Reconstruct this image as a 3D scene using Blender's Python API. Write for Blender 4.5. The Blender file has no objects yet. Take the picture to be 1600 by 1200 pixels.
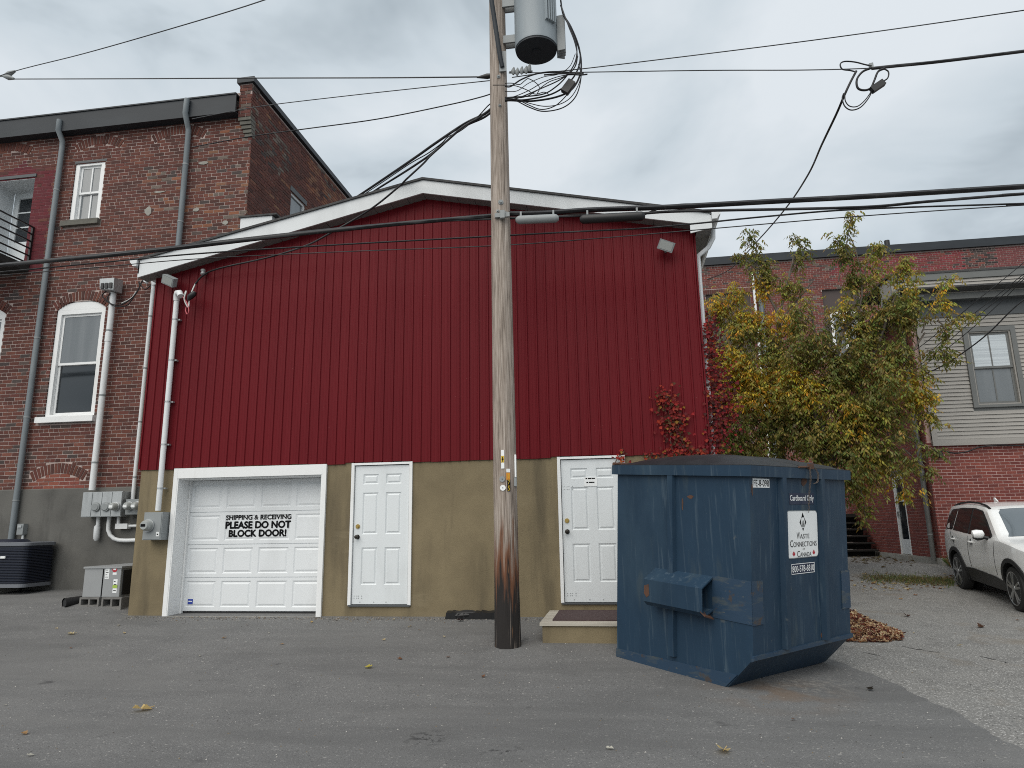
import bpy, math, random
import numpy as np
from mathutils import Matrix, Vector
random.seed(7)
rnd = random.Random(11)
SC = bpy.context.scene
COL = SC.collection
PI = math.pi

# ------------------------------------------------------------------ camera
F_PX, YAW, PITCH, ROLL = 1069.77, -0.148696, 0.2049176, -0.0157737
_fw = np.array([math.sin(YAW)*math.cos(PITCH), math.cos(YAW)*math.cos(PITCH), math.sin(PITCH)])
_r0 = np.array([math.cos(YAW), -math.sin(YAW), 0.0]); _u0 = np.cross(_r0, _fw)
_rt = _r0*math.cos(ROLL)+_u0*math.sin(ROLL); _up = -_r0*math.sin(ROLL)+_u0*math.cos(ROLL)
CAM = np.array([0.0, -10.0, 1.265])
cd = bpy.data.cameras.new("camera"); cam = bpy.data.objects.new("camera", cd); COL.objects.link(cam)
cd.sensor_fit = 'HORIZONTAL'; cd.sensor_width = 36; cd.lens = 36*F_PX/1600
cd.clip_start = 0.1; cd.clip_end = 2000
cam.matrix_world = Matrix(((_rt[0], _up[0], -_fw[0], CAM[0]), (_rt[1], _up[1], -_fw[1], CAM[1]),
                           (_rt[2], _up[2], -_fw[2], CAM[2]), (0, 0, 0, 1)))
SC.camera = cam

# ------------------------------------------------------------------ light
SUN_EL, SUN_AZ = math.radians(48), math.radians(200)      # veiled sun, behind the photographer
w = bpy.data.worlds.new("World"); SC.world = w; w.use_nodes = True
nt = w.node_tree; N = nt.nodes; L = nt.links; N.clear()
out = N.new('ShaderNodeOutputWorld')
sky = N.new('ShaderNodeTexSky'); sky.sky_type = 'NISHITA'; sky.sun_disc = False
sky.sun_elevation = SUN_EL; sky.sun_rotation = SUN_AZ
bg1 = N.new('ShaderNodeBackground'); bg1.inputs[1].default_value = 0.05; L.new(sky.outputs[0], bg1.inputs[0])
tc = N.new('ShaderNodeTexCoord'); sep = N.new('ShaderNodeSeparateXYZ'); L.new(tc.outputs['Generated'], sep.inputs[0])
def wmath(op, a, b=None, c=None):
    n = N.new('ShaderNodeMath'); n.operation = op
    for i, v in enumerate((a, b, c)):
        if v is None: continue
        if isinstance(v, (int, float)): n.inputs[i].default_value = v
        else: L.new(v, n.inputs[i])
    return n.outputs[0]
zc = wmath('ADD', wmath('MAXIMUM', sep.outputs[2], 0.0), 0.28)
cx = wmath('DIVIDE', sep.outputs[0], zc); cy = wmath('DIVIDE', sep.outputs[1], zc)
comb = N.new('ShaderNodeCombineXYZ'); L.new(cx, comb.inputs[0]); L.new(cy, comb.inputs[1])
def wnoise(scale, detail, rough, off):
    m = N.new('ShaderNodeVectorMath'); m.operation = 'ADD'; L.new(comb.outputs[0], m.inputs[0]); m.inputs[1].default_value = off
    n = N.new('ShaderNodeTexNoise'); n.inputs['Scale'].default_value = scale; n.inputs['Detail'].default_value = detail
    n.inputs['Roughness'].default_value = rough; n.inputs['Distortion'].default_value = 0.35
    L.new(m.outputs[0], n.inputs['Vector']); return n.outputs[0]
n1 = wnoise(1.0, 4, 0.5, (3.1, 1.2, 0)); n2 = wnoise(2.6, 5, 0.52, (9.2, 4.7, 0))
cl = wmath('ADD', wmath('MULTIPLY', n1, 0.55), wmath('MULTIPLY', n2, 0.45))
ramp = N.new('ShaderNodeValToRGB'); L.new(cl, ramp.inputs[0])
e = ramp.color_ramp.elements
e[0].position = 0.39; e[0].color = (0.345, 0.405, 0.45, 1)
e[1].position = 0.585; e[1].color = (0.735, 0.785, 0.825, 1)
m = ramp.color_ramp.elements.new(0.475); m.color = (0.58, 0.65, 0.70, 1)
grad = wmath('ADD', wmath('MULTIPLY', wmath('MAXIMUM', sep.outputs[2], 0.0), 0.12), 0.94)
mulc = N.new('ShaderNodeVectorMath'); mulc.operation = 'SCALE'
L.new(ramp.outputs[0], mulc.inputs[0]); L.new(grad, mulc.inputs['Scale'])
bg2 = N.new('ShaderNodeBackground'); bg2.inputs[1].default_value = 0.56; L.new(mulc.outputs[0], bg2.inputs[0])
add = N.new('ShaderNodeMixShader'); add.inputs[0].default_value = 0.93
L.new(bg1.outputs[0], add.inputs[1]); L.new(bg2.outputs[0], add.inputs[2]); L.new(add.outputs[0], out.inputs[0])

sd = bpy.data.lights.new("sun", 'SUN'); sd.energy = 1.3; sd.angle = math.radians(70); sd.color = (1.0, 0.94, 0.85)
so = bpy.data.objects.new("sun", sd); COL.objects.link(so); so.location = (-8, -30, 30)
sdir = Vector((math.sin(SUN_AZ)*math.cos(SUN_EL), math.cos(SUN_AZ)*math.cos(SUN_EL), math.sin(SUN_EL)))
so.rotation_euler = sdir.to_track_quat('Z', 'Y').to_euler()
SC.view_settings.view_transform = 'Standard'; SC.view_settings.look = 'None'
SC.view_settings.gamma = 1.0; SC.view_settings.use_curve_mapping = False
SC.view_settings.exposure = 0.94
SC.cycles.max_bounces = 6; SC.cycles.diffuse_bounces = 3; SC.cycles.glossy_bounces = 3; SC.cycles.transmission_bounces = 4
SC.cycles.use_denoising = False; SC.cycles.use_adaptive_sampling = False; SC.cycles.filter_width = 1.0; SC.cycles.sample_clamp_indirect = 4

# ------------------------------------------------------------------ survey helpers: where a measured line of sight meets a real plane
def ray(u, v): return _rt*(u-800)/F_PX + _up*(600-v)/F_PX + _fw
def at(u, v, x=None, y=None, z=None):
    d = ray(u, v)
    if x is not None: t = (x-CAM[0])/d[0]
    elif y is not None: t = (y-CAM[1])/d[1]
    else: t = (z-CAM[2])/d[2]
    return CAM+d*t
def px(P):
    q = np.array(P, float)-CAM; zz = q@_fw
    return 800+F_PX*(q@_rt)/zz, 600-F_PX*(q@_up)/zz, zz
def sm(a, b, x):
    t = min(1, max(0, (x-a)/(b-a))); return t*t*(3-2*t)
def lerp(pts, x):
    if x <= pts[0][0]: return pts[0][1]
    for (a, fa), (b, fb) in zip(pts, pts[1:]):
        if x <= b: return fa+(fb-fa)*(x-a)/(b-a)
    return pts[-1][1]
def gz(x, y):
    if y < 0:
        t = min(1, -y/3.6); lf = -.33*(1-(1-t)**1.35)
    else: lf = lerp([(0, 0), (.3, .10), (.62, .19), (1.75, .235), (4, .25)], y)*(1-sm(-8.3, -7.5, x))
    rg = lerp([(-2.2, -.33), (2.7, -.21), (5.3, -.10), (6.9, .22), (7.4, .27), (40, .4)], y)
    t = sm(0.6, 2.4, x)
    return lf*(1-t)+rg*t
def onG(u, v):
    d = ray(u, v); t = 3.0
    while t < 60:
        P = CAM+d*t
        if P[2] < gz(P[0], P[1]): break
        t += .01
    return P

# ------------------------------------------------------------------ materials
def ground_stain(N, L, pos, noise, cur):
    # rusty seepage on the asphalt where the dumpster drains, and a few oil drips by the kerb of the lot
    def near(c, r0, r1, amt, col, sc, lo, hi, cur):
        d = N.new('ShaderNodeVectorMath'); d.operation = 'DISTANCE'; L.new(pos, d.inputs[0]); d.inputs[1].default_value = c
        r = N.new('ShaderNodeMapRange'); r.inputs[1].default_value = r1; r.inputs[2].default_value = r0; r.inputs[3].default_value = 0; r.inputs[4].default_value = amt; L.new(d.outputs['Value'], r.inputs[0])
        q = N.new('ShaderNodeMapRange'); q.inputs[1].default_value = lo; q.inputs[2].default_value = hi; L.new(noise(sc, 5), q.inputs[0])
        m = N.new('ShaderNodeMath'); m.operation = 'MULTIPLY'; L.new(r.outputs[0], m.inputs[0]); L.new(q.outputs[0], m.inputs[1])
        x = N.new('ShaderNodeMix'); x.data_type = 'RGBA'; L.new(m.outputs[0], x.inputs[0]); L.new(cur, x.inputs[6]); x.inputs[7].default_value = (*col, 1); return x.outputs[2]
    cur = near(tuple(onG(1215, 1085)), .1, .8, .55, (.15, .095, .055), (3.2, 3.2, 3.2), .42, .6, cur)
    cur = near(tuple(onG(1260, 1070)), .1, .6, .55, (.30, .28, .25), (14, 14, 14), .5, .62, cur)
    cur = near(tuple(onG(668, 1157)), .05, .24, .95, (.028, .028, .029), (13, 13, 13), .52, .56, cur)
    cur = near(tuple(onG(785, 1178)), .04, .18, .95, (.028, .028, .029), (13, 13, 13), .53, .57, cur)
    return cur
def mat(name, col, rough=.6, metal=0.0, layers=(), bump=None, spec=.5, tint=None, coat=0, trans=0):
    """layers: (scale xyz, detail, lo, hi, colour, amount); world-space noise masks. tint: 'attr' or 'object'"""
    M = bpy.data.materials.new(name); M.use_nodes = True
    nt = M.node_tree; N = nt.nodes; L = nt.links
    b = N['Principled BSDF']
    geo = N.new('ShaderNodeNewGeometry'); pos = geo.outputs['Position']
    b.inputs['Roughness'].default_value = rough; b.inputs['Metallic'].default_value = metal
    b.inputs['Specular IOR Level'].default_value = spec
    if coat: b.inputs['Coat Weight'].default_value = coat; b.inputs['Coat Roughness'].default_value = .08
    if tint == 'attr':
        n = N.new('ShaderNodeAttribute'); n.attribute_name = 'tint'; cur = n.outputs['Color']
    elif tint == 'object':
        n = N.new('ShaderNodeObjectInfo'); cur = n.outputs['Color']
    else:
        n = N.new('ShaderNodeRGB'); n.outputs[0].default_value = (*col, 1); cur = n.outputs[0]
    def noise(sc, det):
        v = N.new('ShaderNodeVectorMath'); v.operation = 'MULTIPLY'; L.new(pos, v.inputs[0]); v.inputs[1].default_value = sc
        t = N.new('ShaderNodeTexNoise'); t.inputs['Scale'].default_value = 1.0; t.inputs['Detail'].default_value = det
        t.inputs['Roughness'].default_value = .6
        L.new(v.outputs[0], t.inputs['Vector']); return t.outputs[0]
    for i, lay in enumerate(layers):
        if lay == 'stain':
            cur = ground_stain(N, L, pos, noise, cur); continue
        sc, det, lo, hi, c, amt = lay
        if isinstance(sc, (int, float)): sc = (sc, sc, sc)
        r = N.new('ShaderNodeMapRange'); r.inputs[1].default_value = lo; r.inputs[2].default_value = hi
        r.inputs[3].default_value = 0; r.inputs[4].default_value = amt
        L.new(noise(sc, det), r.inputs[0])
        x = N.new('ShaderNodeMix'); x.data_type = 'RGBA'; L.new(r.outputs[0], x.inputs[0]); L.new(cur, x.inputs[6])
        x.inputs[7].default_value = (*c, 1)
        cur = x.outputs[2]
    L.new(cur, b.inputs['Base Color'])
    if bump:
        sc, st, dist = bump
        if isinstance(sc, (int, float)): sc = (sc, sc, sc)
        bp = N.new('ShaderNodeBump'); bp.inputs['Strength'].default_value = st; bp.inputs['Distance'].default_value = dist
        L.new(noise(sc, 4), bp.inputs['Height']); L.new(bp.outputs[0], b.inputs['Normal'])
    if trans:
        o = N['Material Output']; tr = N.new('ShaderNodeBsdfTranslucent'); L.new(cur, tr.inputs[0])
        mx = N.new('ShaderNodeMixShader'); mx.inputs[0].default_value = trans
        L.new(b.outputs[0], mx.inputs[1]); L.new(tr.outputs[0], mx.inputs[2]); L.new(mx.outputs[0], o.inputs[0])
    return M
def dk(c, f): return tuple(k*f for k in c)

ASPH = (.128, .128, .128)
M_asph = mat('dark asphalt', ASPH, .85, layers=[(.35, 4, .35, .7, (.150, .148, .145), .6), (1.6, 5, .5, .75, (.088, .088, .089), .7),
    (75, 3, .60, .68, (.34, .335, .325), .9), (60, 3, .42, .32, (.028, .028, .029), .8), (26, 2, .67, .70, (.36, .35, .33), .8), ((.35, 1.5, 1), 5, .46, .62, (.094, .094, .094), .7), ((.18, .9, 1), 4, .52, .66, (.160, .158, .154), .5), (150, 1, .55, .68, (.20, .197, .192), .6),
    ((2.2, 2.2, 2.2), 3, .70, .76, (.04, .04, .041), .7), 'stain'], bump=(70, .55, .012))
M_drive = mat('old pale asphalt', (.180, .177, .170), .9, layers=[(.5, 4, .4, .7, (.21, .203, .19), .7), (2.5, 5, .5, .72, (.115, .112, .108), .7),
    (65, 3, .56, .65, (.55, .54, .52), .85), (50, 3, .43, .33, (.050, .050, .050), .85), (24, 2, .66, .70, (.5, .49, .47), .7), (1.1, 4, .6, .72, (.19, .155, .115), .5)], bump=(60, .6, .014))
M_crack = mat('asphalt crack', (.015, .015, .015), .9)
RED = (.135, .0098, .0145)
M_red = mat('red painted steel siding', RED, .42, layers=[((.8, .8, .25), 3, .4, .7, (.112, .008, .0125), .8), ((9, 9, .6), 3, .55, .75, (.17, .016, .022), .35),
    (34, 2, .76, .80, (.36, .16, .15), .6)], bump=((3, 3, .5), .12, .01), spec=.10)
M_stucco = mat('tan stucco', (.222, .178, .105), .9, layers=[(1.3, 5, .4, .65, (.165, .131, .077), .85), ((2.4, 2.4, .35), 5, .52, .72, (.092, .075, .047), .85),
    ((.9, .9, 2.6), 4, .58, .7, (.245, .20, .125), .5), (70, 2, .55, .75, (.11, .09, .05), .5)], bump=(85, .5, .008))
M_parge = mat('grey cement parging', (.128, .125, .115), .92, layers=[(1.1, 5, .4, .65, (.085, .083, .077), .85), ((1.8, 1.8, .4), 5, .54, .70, (.05, .049, .045), .8),
    (60, 2, .6, .75, (.2, .195, .18), .4)], bump=(60, .4, .008))
M_white = mat('white painted trim', (.80, .81, .81), .5, layers=[((4, 4, .8), 4, .55, .75, (.62, .62, .60), .5), (30, 2, .68, .76, (.45, .44, .42), .35)])
M_whitemetal = mat('white aluminium', (.66, .685, .70), .42, layers=[((2, 2, .6), 3, .5, .75, (.53, .55, .56), .7)])
M_door = mat('white painted steel door', (.70, .735, .75), .42, layers=[((3, 3, .9), 4, .5, .75, (.60, .63, .64), .7), (26, 3, .70, .76, (.38, .38, .37), .5)], bump=(12, .05, .004))
M_garage = mat('white garage door paint', (.74, .765, .78), .45, layers=[((2, 2, .5), 4, .5, .75, (.64, .66, .67), .7), (40, 2, .72, .78, (.45, .44, .42), .4)])
M_soffit = mat('weathered grey soffit', (.20, .195, .19), .6, layers=[(3, 3, .4, .7, (.15, .146, .142), .7)])
M_shingle = mat('dark roof shingle', (.05, .05, .052), .9, layers=[(20, 3, .45, .65, (.09, .088, .085), .7)], bump=(40, .5, .01))
M_concrete = mat('weathered concrete', (.33, .32, .29), .9, layers=[(2, 5, .4, .65, (.22, .21, .185), .8), (50, 2, .55, .72, (.42, .41, .38), .5)], bump=(50, .5, .008))
M_block = mat('grey concrete block', (.20, .195, .185), .95, layers=[(5, 4, .4, .65, (.14, .136, .13), .8)], bump=(60, .6, .01))
M_black = mat('black plastic', (.012, .012, .013), .45)
M_cable = mat('black cable jacket', (.012, .012, .014), .55, layers=[(12, 2, .6, .75, (.05, .05, .052), .6)])
M_wire = mat('weathered bare wire', (.055, .058, .062), .5, metal=.3)
M_grey = mat('grey painted steel', (.26, .28, .285), .5, layers=[((3, 3, 1), 4, .45, .7, (.21, .225, .23), .8), (30, 2, .70, .78, (.13, .10, .08), .5)])
M_galv = mat('galvanised steel', (.45, .47, .475), .42, metal=.55, layers=[((6, 6, 1.5), 4, .4, .7, (.30, .315, .32), .8)])
M_tank = mat('pale blue grey tank paint', (.29, .33, .355), .4, layers=[((5, 5, .8), 4, .45, .7, (.22, .255, .28), .7)])
M_conduit = mat('pale grey conduit', (.72, .74, .75), .5, layers=[((4, 4, .7), 4, .5, .72, (.56, .575, .58), .7)])
M_spout = mat('slate grey downspout', (.17, .195, .21), .5, layers=[((4, 4, .6), 4, .5, .72, (.26, .29, .30), .6)])
M_fascia = mat('charcoal metal fascia', (.024, .029, .035), .5, layers=[((1, 1, 3), 3, .45, .7, (.036, .043, .051), .6)], spec=.3)
M_bricko = mat('old red brick face', (0, 0, 0), .9, tint='object', layers=[(30, 4, .52, .74, (.052, .027, .024), .55), (9, 3, .66, .75, (.28, .20, .17), .35)], bump=(45, .6, .008))
M_bricka = mat('old red brick', (0, 0, 0), .9, tint='attr', layers=[(30, 4, .52, .74, (.052, .027, .024), .55), (9, 3, .66, .75, (.28, .20, .17), .35)], bump=(45, .6, .008))
M_mortar = mat('pinkish lime mortar', (.44, .355, .325), .95, layers=[(2, 4, .4, .65, (.32, .255, .235), .7), (14, 3, .5, .7, (.19, .15, .14), .6)], bump=(60, .5, .006))
M_newbricko = mat('smooth red brick face', (0, 0, 0), .8, tint='object', layers=[(35, 3, .5, .75, (.09, .02, .018), .5)], bump=(50, .4, .005))
M_newbricka = mat('smooth red brick', (0, 0, 0), .8, tint='attr', layers=[(35, 3, .5, .75, (.09, .02, .018), .5)], bump=(50, .4, .005))
M_newmortar = mat('pale pink mortar', (.47, .32, .295), .95, layers=[(3, 4, .4, .65, (.37, .24, .22), .7)])
M_paintred = mat('flaking dark red paint', (.125, .014, .022), .6, layers=[(3, 5, .45, .65, (.085, .012, .017), .8), ((7, 7, 5), 5, .64, .68, (.30, .20, .19), .6)], bump=(18, .6, .01))
M_glass = mat('dark window glass', (.018, .022, .026), .06, spec=.9)
M_glassgrey = mat('pale curtained window glass', (.15, .165, .175), .12, spec=.8, layers=[((6, 6, .3), 3, .45, .7, (.21, .225, .235), .6)])
M_blind = mat('white blind behind glass', (.55, .60, .63), .15, spec=.8, layers=[((.2, .2, 26), 1, .45, .6, (.42, .46, .49), .7)])
M_clap = mat('warm grey clapboard paint', (.315, .300, .278), .6, layers=[((1.2, 1.2, 6), 3, .45, .7, (.275, .262, .243), .7)])
M_clapt = mat('slate grey trim paint', (.14, .145, .142), .55, layers=[(2, 3, .45, .7, (.11, .115, .113), .6)])
M_darkgrey = mat('dark grey painted soffit', (.080, .088, .094), .6)
M_stone = mat('dark stone sill', (.14, .135, .115), .9, layers=[(5, 4, .4, .65, (.09, .087, .075), .8)], bump=(30, .5, .01))
WOOD = (.36, .315, .27)
M_rust = mat('rusty steel', (.10, .045, .025), .8, layers=[(20, 4, .45, .65, (.05, .03, .022), .8)])
M_blue = mat('worn blue dumpster paint', (.020, .044, .076), .48, layers=[((1.5, 1.5, .5), 4, .45, .7, (.014, .031, .054), .8), ((1.6, 1.6, .55), 4, .52, .70, (.036, .066, .098), .6), ((16, 16, 1.1), 5, .57, .72, (.085, .12, .15), .65), ((30, 30, .9), 4, .60, .72, (.06, .09, .12), .5),
    ((5, 5, 1.0), 5, .60, .72, (.055, .075, .085), .55), (7, 5, .69, .74, (.09, .105, .11), .7), (4.5, 6, .73, .76, (.075, .040, .028), .8), (55, 2, .72, .78, (.11, .14, .17), .5)], bump=(5, .15, .02), spec=.2)
M_blueworn = mat('scraped blue paint', (.016, .042, .080), .55, layers=[((3, 3, 12), 5, .52, .66, (.060, .075, .080), .75), (6, 6, .60, .66, (.060, .042, .030), .8), ((10, 10, 30), 5, .62, .7, (.12, .12, .10), .6)], bump=(10, .3, .01))
M_lid = mat('dark grey plastic lid', (.014, .016, .019), .5, layers=[(3, 4, .45, .7, (.030, .032, .036), .7), (14, 4, .68, .75, (.08, .075, .068), .4)], spec=.25)
M_signwhite = mat('white sign face', (.82, .84, .84), .35)
M_navy = mat('navy decal', (.006, .014, .045), .4)
M_ink = mat('black print', (.005, .005, .0055), .7, spec=.1)
M_inkgrey = mat('dark grey print', (.02, .02, .022), .6)
M_redprint = mat('red print', (.42, .015, .03), .5)
M_yellow = mat('yellow print', (.62, .42, .03), .5)
M_orange = mat('orange plate', (.65, .27, .02), .5)
M_bluepr = mat('blue print', (.03, .06, .35), .5)
M_green = mat('green print', (.35, .5, .08), .5)
M_brass = mat('tarnished brass', (.42, .30, .10), .35, metal=.9)
M_knob = mat('dark bronze knob', (.03, .026, .022), .4, metal=.6)
M_ac = mat('navy enamel', (.012, .016, .030), .4, layers=[(3, 3, .5, .7, (.02, .025, .042), .6)])
M_actrim = mat('grey enamel', (.15, .16, .18), .45)
M_acbox = mat('light grey enamel', (.30, .31, .315), .45, layers=[(2, 3, .45, .7, (.26, .27, .275), .6)])
M_carpaint = mat('white car paint', (.82, .83, .83), .25, coat=.6, spec=.5)
M_carblack = mat('black car trim', (.012, .012, .013), .5)
M_carglass = mat('tinted car glass', (.006, .007, .008), .05, spec=.35)
M_tyre = mat('tyre rubber', (.014, .014, .014), .8)
M_rim = mat('machined alloy', (.42, .43, .44), .28, metal=.9)
M_leaf = mat('autumn leaves', (0, 0, 0), .55, tint='attr', trans=.42, spec=.25)
M_bark = mat('grey brown bark', (.11, .09, .072), .9, layers=[((16, 16, 3), 4, .45, .65, (.20, .175, .15), .7)], bump=((30, 30, 6), .7, .01))
M_deck = mat('weathered pale planks', (.46, .43, .37), .85, layers=[((1.5, 14, 14), 4, .45, .65, (.34, .31, .26), .8), (20, 3, .68, .74, (.16, .14, .11), .5)], bump=((2, 30, 30), .4, .006))
M_mat = mat('brown outdoor carpet', (.058, .035, .036), .95, layers=[(30, 3, .45, .65, (.085, .058, .056), .7)], bump=(90, .5, .006))
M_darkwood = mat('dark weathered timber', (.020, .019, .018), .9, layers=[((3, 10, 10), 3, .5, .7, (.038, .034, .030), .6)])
M_grassm = mat('dry grass', (0, 0, 0), .7, tint='attr', trans=.2)
M_glassm = mat('meter glass', (.35, .37, .36), .12, spec=.8)

# pole wood: silvery above, stripped reddish and blackened towards the foot
def pole_material():
    M = bpy.data.materials.new('weathered pole wood'); M.use_nodes = True
    nt = M.node_tree; N = nt.nodes; L = nt.links; b = N['Principled BSDF']
    geo = N.new('ShaderNodeNewGeometry')
    def noise(sc, det, ro=.6):
        v = N.new('ShaderNodeVectorMath'); v.operation = 'MULTIPLY'; L.new(geo.outputs['Position'], v.inputs[0]); v.inputs[1].default_value = sc
        t = N.new('ShaderNodeTexNoise'); t.inputs['Scale'].default_value = 1; t.inputs['Detail'].default_value = det; t.inputs['Roughness'].default_value = ro
        L.new(v.outputs[0], t.inputs['Vector']); return t.outputs[0]
    def ramp(fac, pts):
        r = N.new('ShaderNodeValToRGB'); L.new(fac, r.inputs[0]); el = r.color_ramp.elements
        el[0].position = pts[0][0]; el[0].color = (*pts[0][1], 1); el[1].position = pts[-1][0]; el[1].color = (*pts[-1][1], 1)
        for p_, c in pts[1:-1]: q = el.new(p_); q.color = (*c, 1)
        return r.outputs[0]
    grain = ramp(noise((55, 55, 2.2), 6), [(.30, (.11, .088, .074)), (.44, (.25, .205, .17)), (.60, (.39, .333, .288)), (.78, (.58, .525, .475))])
    crack = ramp(noise((70, 70, 1.3), 3), [(.30, (0, 0, 0)), (.37, (1, 1, 1))])
    sepz = N.new('ShaderNodeSeparateXYZ'); L.new(geo.outputs['Position'], sepz.inputs[0])
    def m2(op, a, bb):
        n = N.new('ShaderNodeMath'); n.operation = op
        for i, v in enumerate((a, bb)):
            if isinstance(v, (int, float)): n.inputs[i].default_value = v
            else: L.new(v, n.inputs[i])
        return n.outputs[0]
    def mix(f, a, bb):
        x = N.new('ShaderNodeMix'); x.data_type = 'RGBA'; L.new(f, x.inputs[0])
        for i, v in ((6, a), (7, bb)):
            if isinstance(v, tuple): x.inputs[i].default_value = (*v, 1)
            else: L.new(v, x.inputs[i])
        return x.outputs[2]
    hz = m2('ADD', sepz.outputs[2], m2('MULTIPLY', m2('SUBTRACT', noise((17, 17, 1.0), 5), .5), 2.6))   # ragged height
    def below(lo, hi):
        r = N.new('ShaderNodeMapRange'); r.inputs[1].default_value = hi; r.inputs[2].default_value = lo; L.new(hz, r.inputs[0]); return r.outputs[0]
    red = mix(below(.85, 1.25), grain, (.15, .062, .030))
    dark = mix(below(.42, .78), red, (.016, .013, .012))
    strip = m2('MULTIPLY', ramp(noise((26, 26, .8), 2), [(.60, (0, 0, 0)), (.66, (1, 1, 1))]), .55)
    dark2 = mix(strip, dark, grain)
    rm = N.new('ShaderNodeMapRange'); rm.inputs[1].default_value = 1.7; rm.inputs[2].default_value = 2.9; L.new(sepz.outputs[2], rm.inputs[0])
    lower = mix(rm.outputs[0], dark2, grain)
    patch = m2('MULTIPLY', ramp(noise((14, 14, 1.6), 4), [(.64, (0, 0, 0)), (.68, (1, 1, 1))]), .6)
    rp = N.new('ShaderNodeMapRange'); rp.inputs[1].default_value = 3.2; rp.inputs[2].default_value = 1.2; L.new(sepz.outputs[2], rp.inputs[0])
    lower = mix(m2('MULTIPLY', patch, rp.outputs[0]), lower, (.20, .10, .045))
    x = N.new('ShaderNodeMix'); x.data_type = 'RGBA'; x.blend_type = 'MULTIPLY'; x.inputs[0].default_value = .7
    L.new(lower, x.inputs[6]); L.new(crack, x.inputs[7]); L.new(x.outputs[2], b.inputs['Base Color'])
    b.inputs['Roughness'].default_value = .85
    bp = N.new('ShaderNodeBump'); bp.inputs['Strength'].default_value = .8; bp.inputs['Distance'].default_value = .012
    L.new(noise((60, 60, 1.8), 5), bp.inputs['Height']); L.new(bp.outputs[0], b.inputs['Normal'])
    return M
M_pole = pole_material()

# ------------------------------------------------------------------ mesh helpers
class MB:
    def __init__(s): s.v = []; s.f = []; s.c = []; s.m = []; s.col = None; s.mi = 0
    def face(s, idx):
        s.f.append(tuple(idx)); s.c.append(s.col); s.m.append(s.mi)
    def add(s, verts, faces):
        o = len(s.v); s.v += [tuple(map(float, p)) for p in verts]
        for f in faces: s.face([o+i for i in f])
        return s
    def quad(s, a, b, c, d): return s.add([a, b, c, d], [(0, 1, 2, 3)])
    def hexa(s, p):   # p: 8 points, 0-3 bottom loop, 4-7 top loop
        return s.add(p, [(3, 2, 1, 0), (4, 5, 6, 7), (0, 1, 5, 4), (1, 2, 6, 5), (2, 3, 7, 6), (3, 0, 4, 7)])
    def box(s, x0, x1, y0, y1, z0, z1):
        x0, x1 = sorted((x0, x1)); y0, y1 = sorted((y0, y1)); z0, z1 = sorted((z0, z1))
        return s.hexa([(x0, y0, z0), (x1, y0, z0), (x1, y1, z0), (x0, y1, z0), (x0, y0, z1), (x1, y0, z1), (x1, y1, z1), (x0, y1, z1)])
    def obox(s, c, ax, ay, az):   # oriented box, half-axis vectors
        c, ax, ay, az = map(np.array, (c, ax, ay, az))
        return s.hexa([c-ax-ay-az, c+ax-ay-az, c+ax+ay-az, c-ax+ay-az, c-ax-ay+az, c+ax-ay+az, c+ax+ay+az, c-ax+ay+az])
    def prism(s, poly, ext):  # poly: list of 3d points, extruded by vector ext
        n = len(poly); e = np.array(ext, float)
        P = [np.array(p, float) for p in poly]; o = len(s.v)
        s.v += [tuple(p) for p in P]+[tuple(p+e) for p in P]
        s.face([o+i for i in range(n)]); s.face([o+n+i for i in reversed(range(n))])
        for i in range(n):
            j = (i+1) % n; s.face((o+j, o+i, o+n+i, o+n+j))
        return s
    def tube(s, pts, r, seg=8, cap=True):
        P = [np.array(p, float) for p in pts]; n = len(P); o = len(s.v)
        R = r if hasattr(r, '__len__') else [r]*n
        prev = None
        for i in range(n):
            t = P[min(i+1, n-1)]-P[max(i-1, 0)]; t = t/(np.linalg.norm(t)+1e-9)
            if prev is None:
                a = np.array([0, 0, 1.]) if abs(t[2]) < .9 else np.array([1., 0, 0])
                nx = np.cross(t, a)
            else: nx = prev-t*(prev@t)
            nx = nx/(np.linalg.norm(nx)+1e-9); ny = np.cross(t, nx); prev = nx
            for k in range(seg):
                an = 2*PI*k/seg; s.v.append(tuple(P[i]+R[i]*(nx*math.cos(an)+ny*math.sin(an))))
        for i in range(n-1):
            for k in range(seg):
                k2 = (k+1) % seg
                s.face((o+i*seg+k, o+i*seg+k2, o+(i+1)*seg+k2, o+(i+1)*seg+k))
        if cap:
            s.face([o+k for k in reversed(range(seg))]); s.face([o+(n-1)*seg+k for k in range(seg)])
        return s
    def disc(s, c, axis, r, h, seg=20):  # short cylinder
        c = np.array(c, float); a = np.array(axis, float); a /= np.linalg.norm(a)
        return s.tube([c, c+a*h], r, seg)
    def grid(s, G):   # G: 2d list of points
        o = len(s.v); R, C = len(G), len(G[0])
        for row in G: s.v += [tuple(map(float, p)) for p in row]
        for i in range(R-1):
            for j in range(C-1):
                s.face((o+i*C+j, o+i*C+j+1, o+(i+1)*C+j+1, o+(i+1)*C+j))
        return s
    def mesh(s, name, mats, smooth=False):
        me = bpy.data.meshes.new(name); me.from_pydata(s.v, [], s.f)
        mats = mats if isinstance(mats, (list, tuple)) else [mats]
        for m in mats: me.materials.append(m)
        if any(s.m): me.polygons.foreach_set('material_index', s.m)
        if any(c is not None for c in s.c):
            a = me.attributes.new('tint', 'FLOAT_COLOR', 'FACE')
            flat = []
            for c in s.c: c = c or (.1, .1, .1); flat += [c[0], c[1], c[2], 1.0]
            a.data.foreach_set('color', flat)
        if smooth: me.polygons.foreach_set('use_smooth', [True]*len(s.f))
        me.update(); return me
def smooth_by_angle(me, deg=35):
    me.polygons.foreach_set('use_smooth', [True]*len(me.polygons))
    try: me.set_sharp_from_angle(angle=math.radians(deg))
    except Exception: pass

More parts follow.
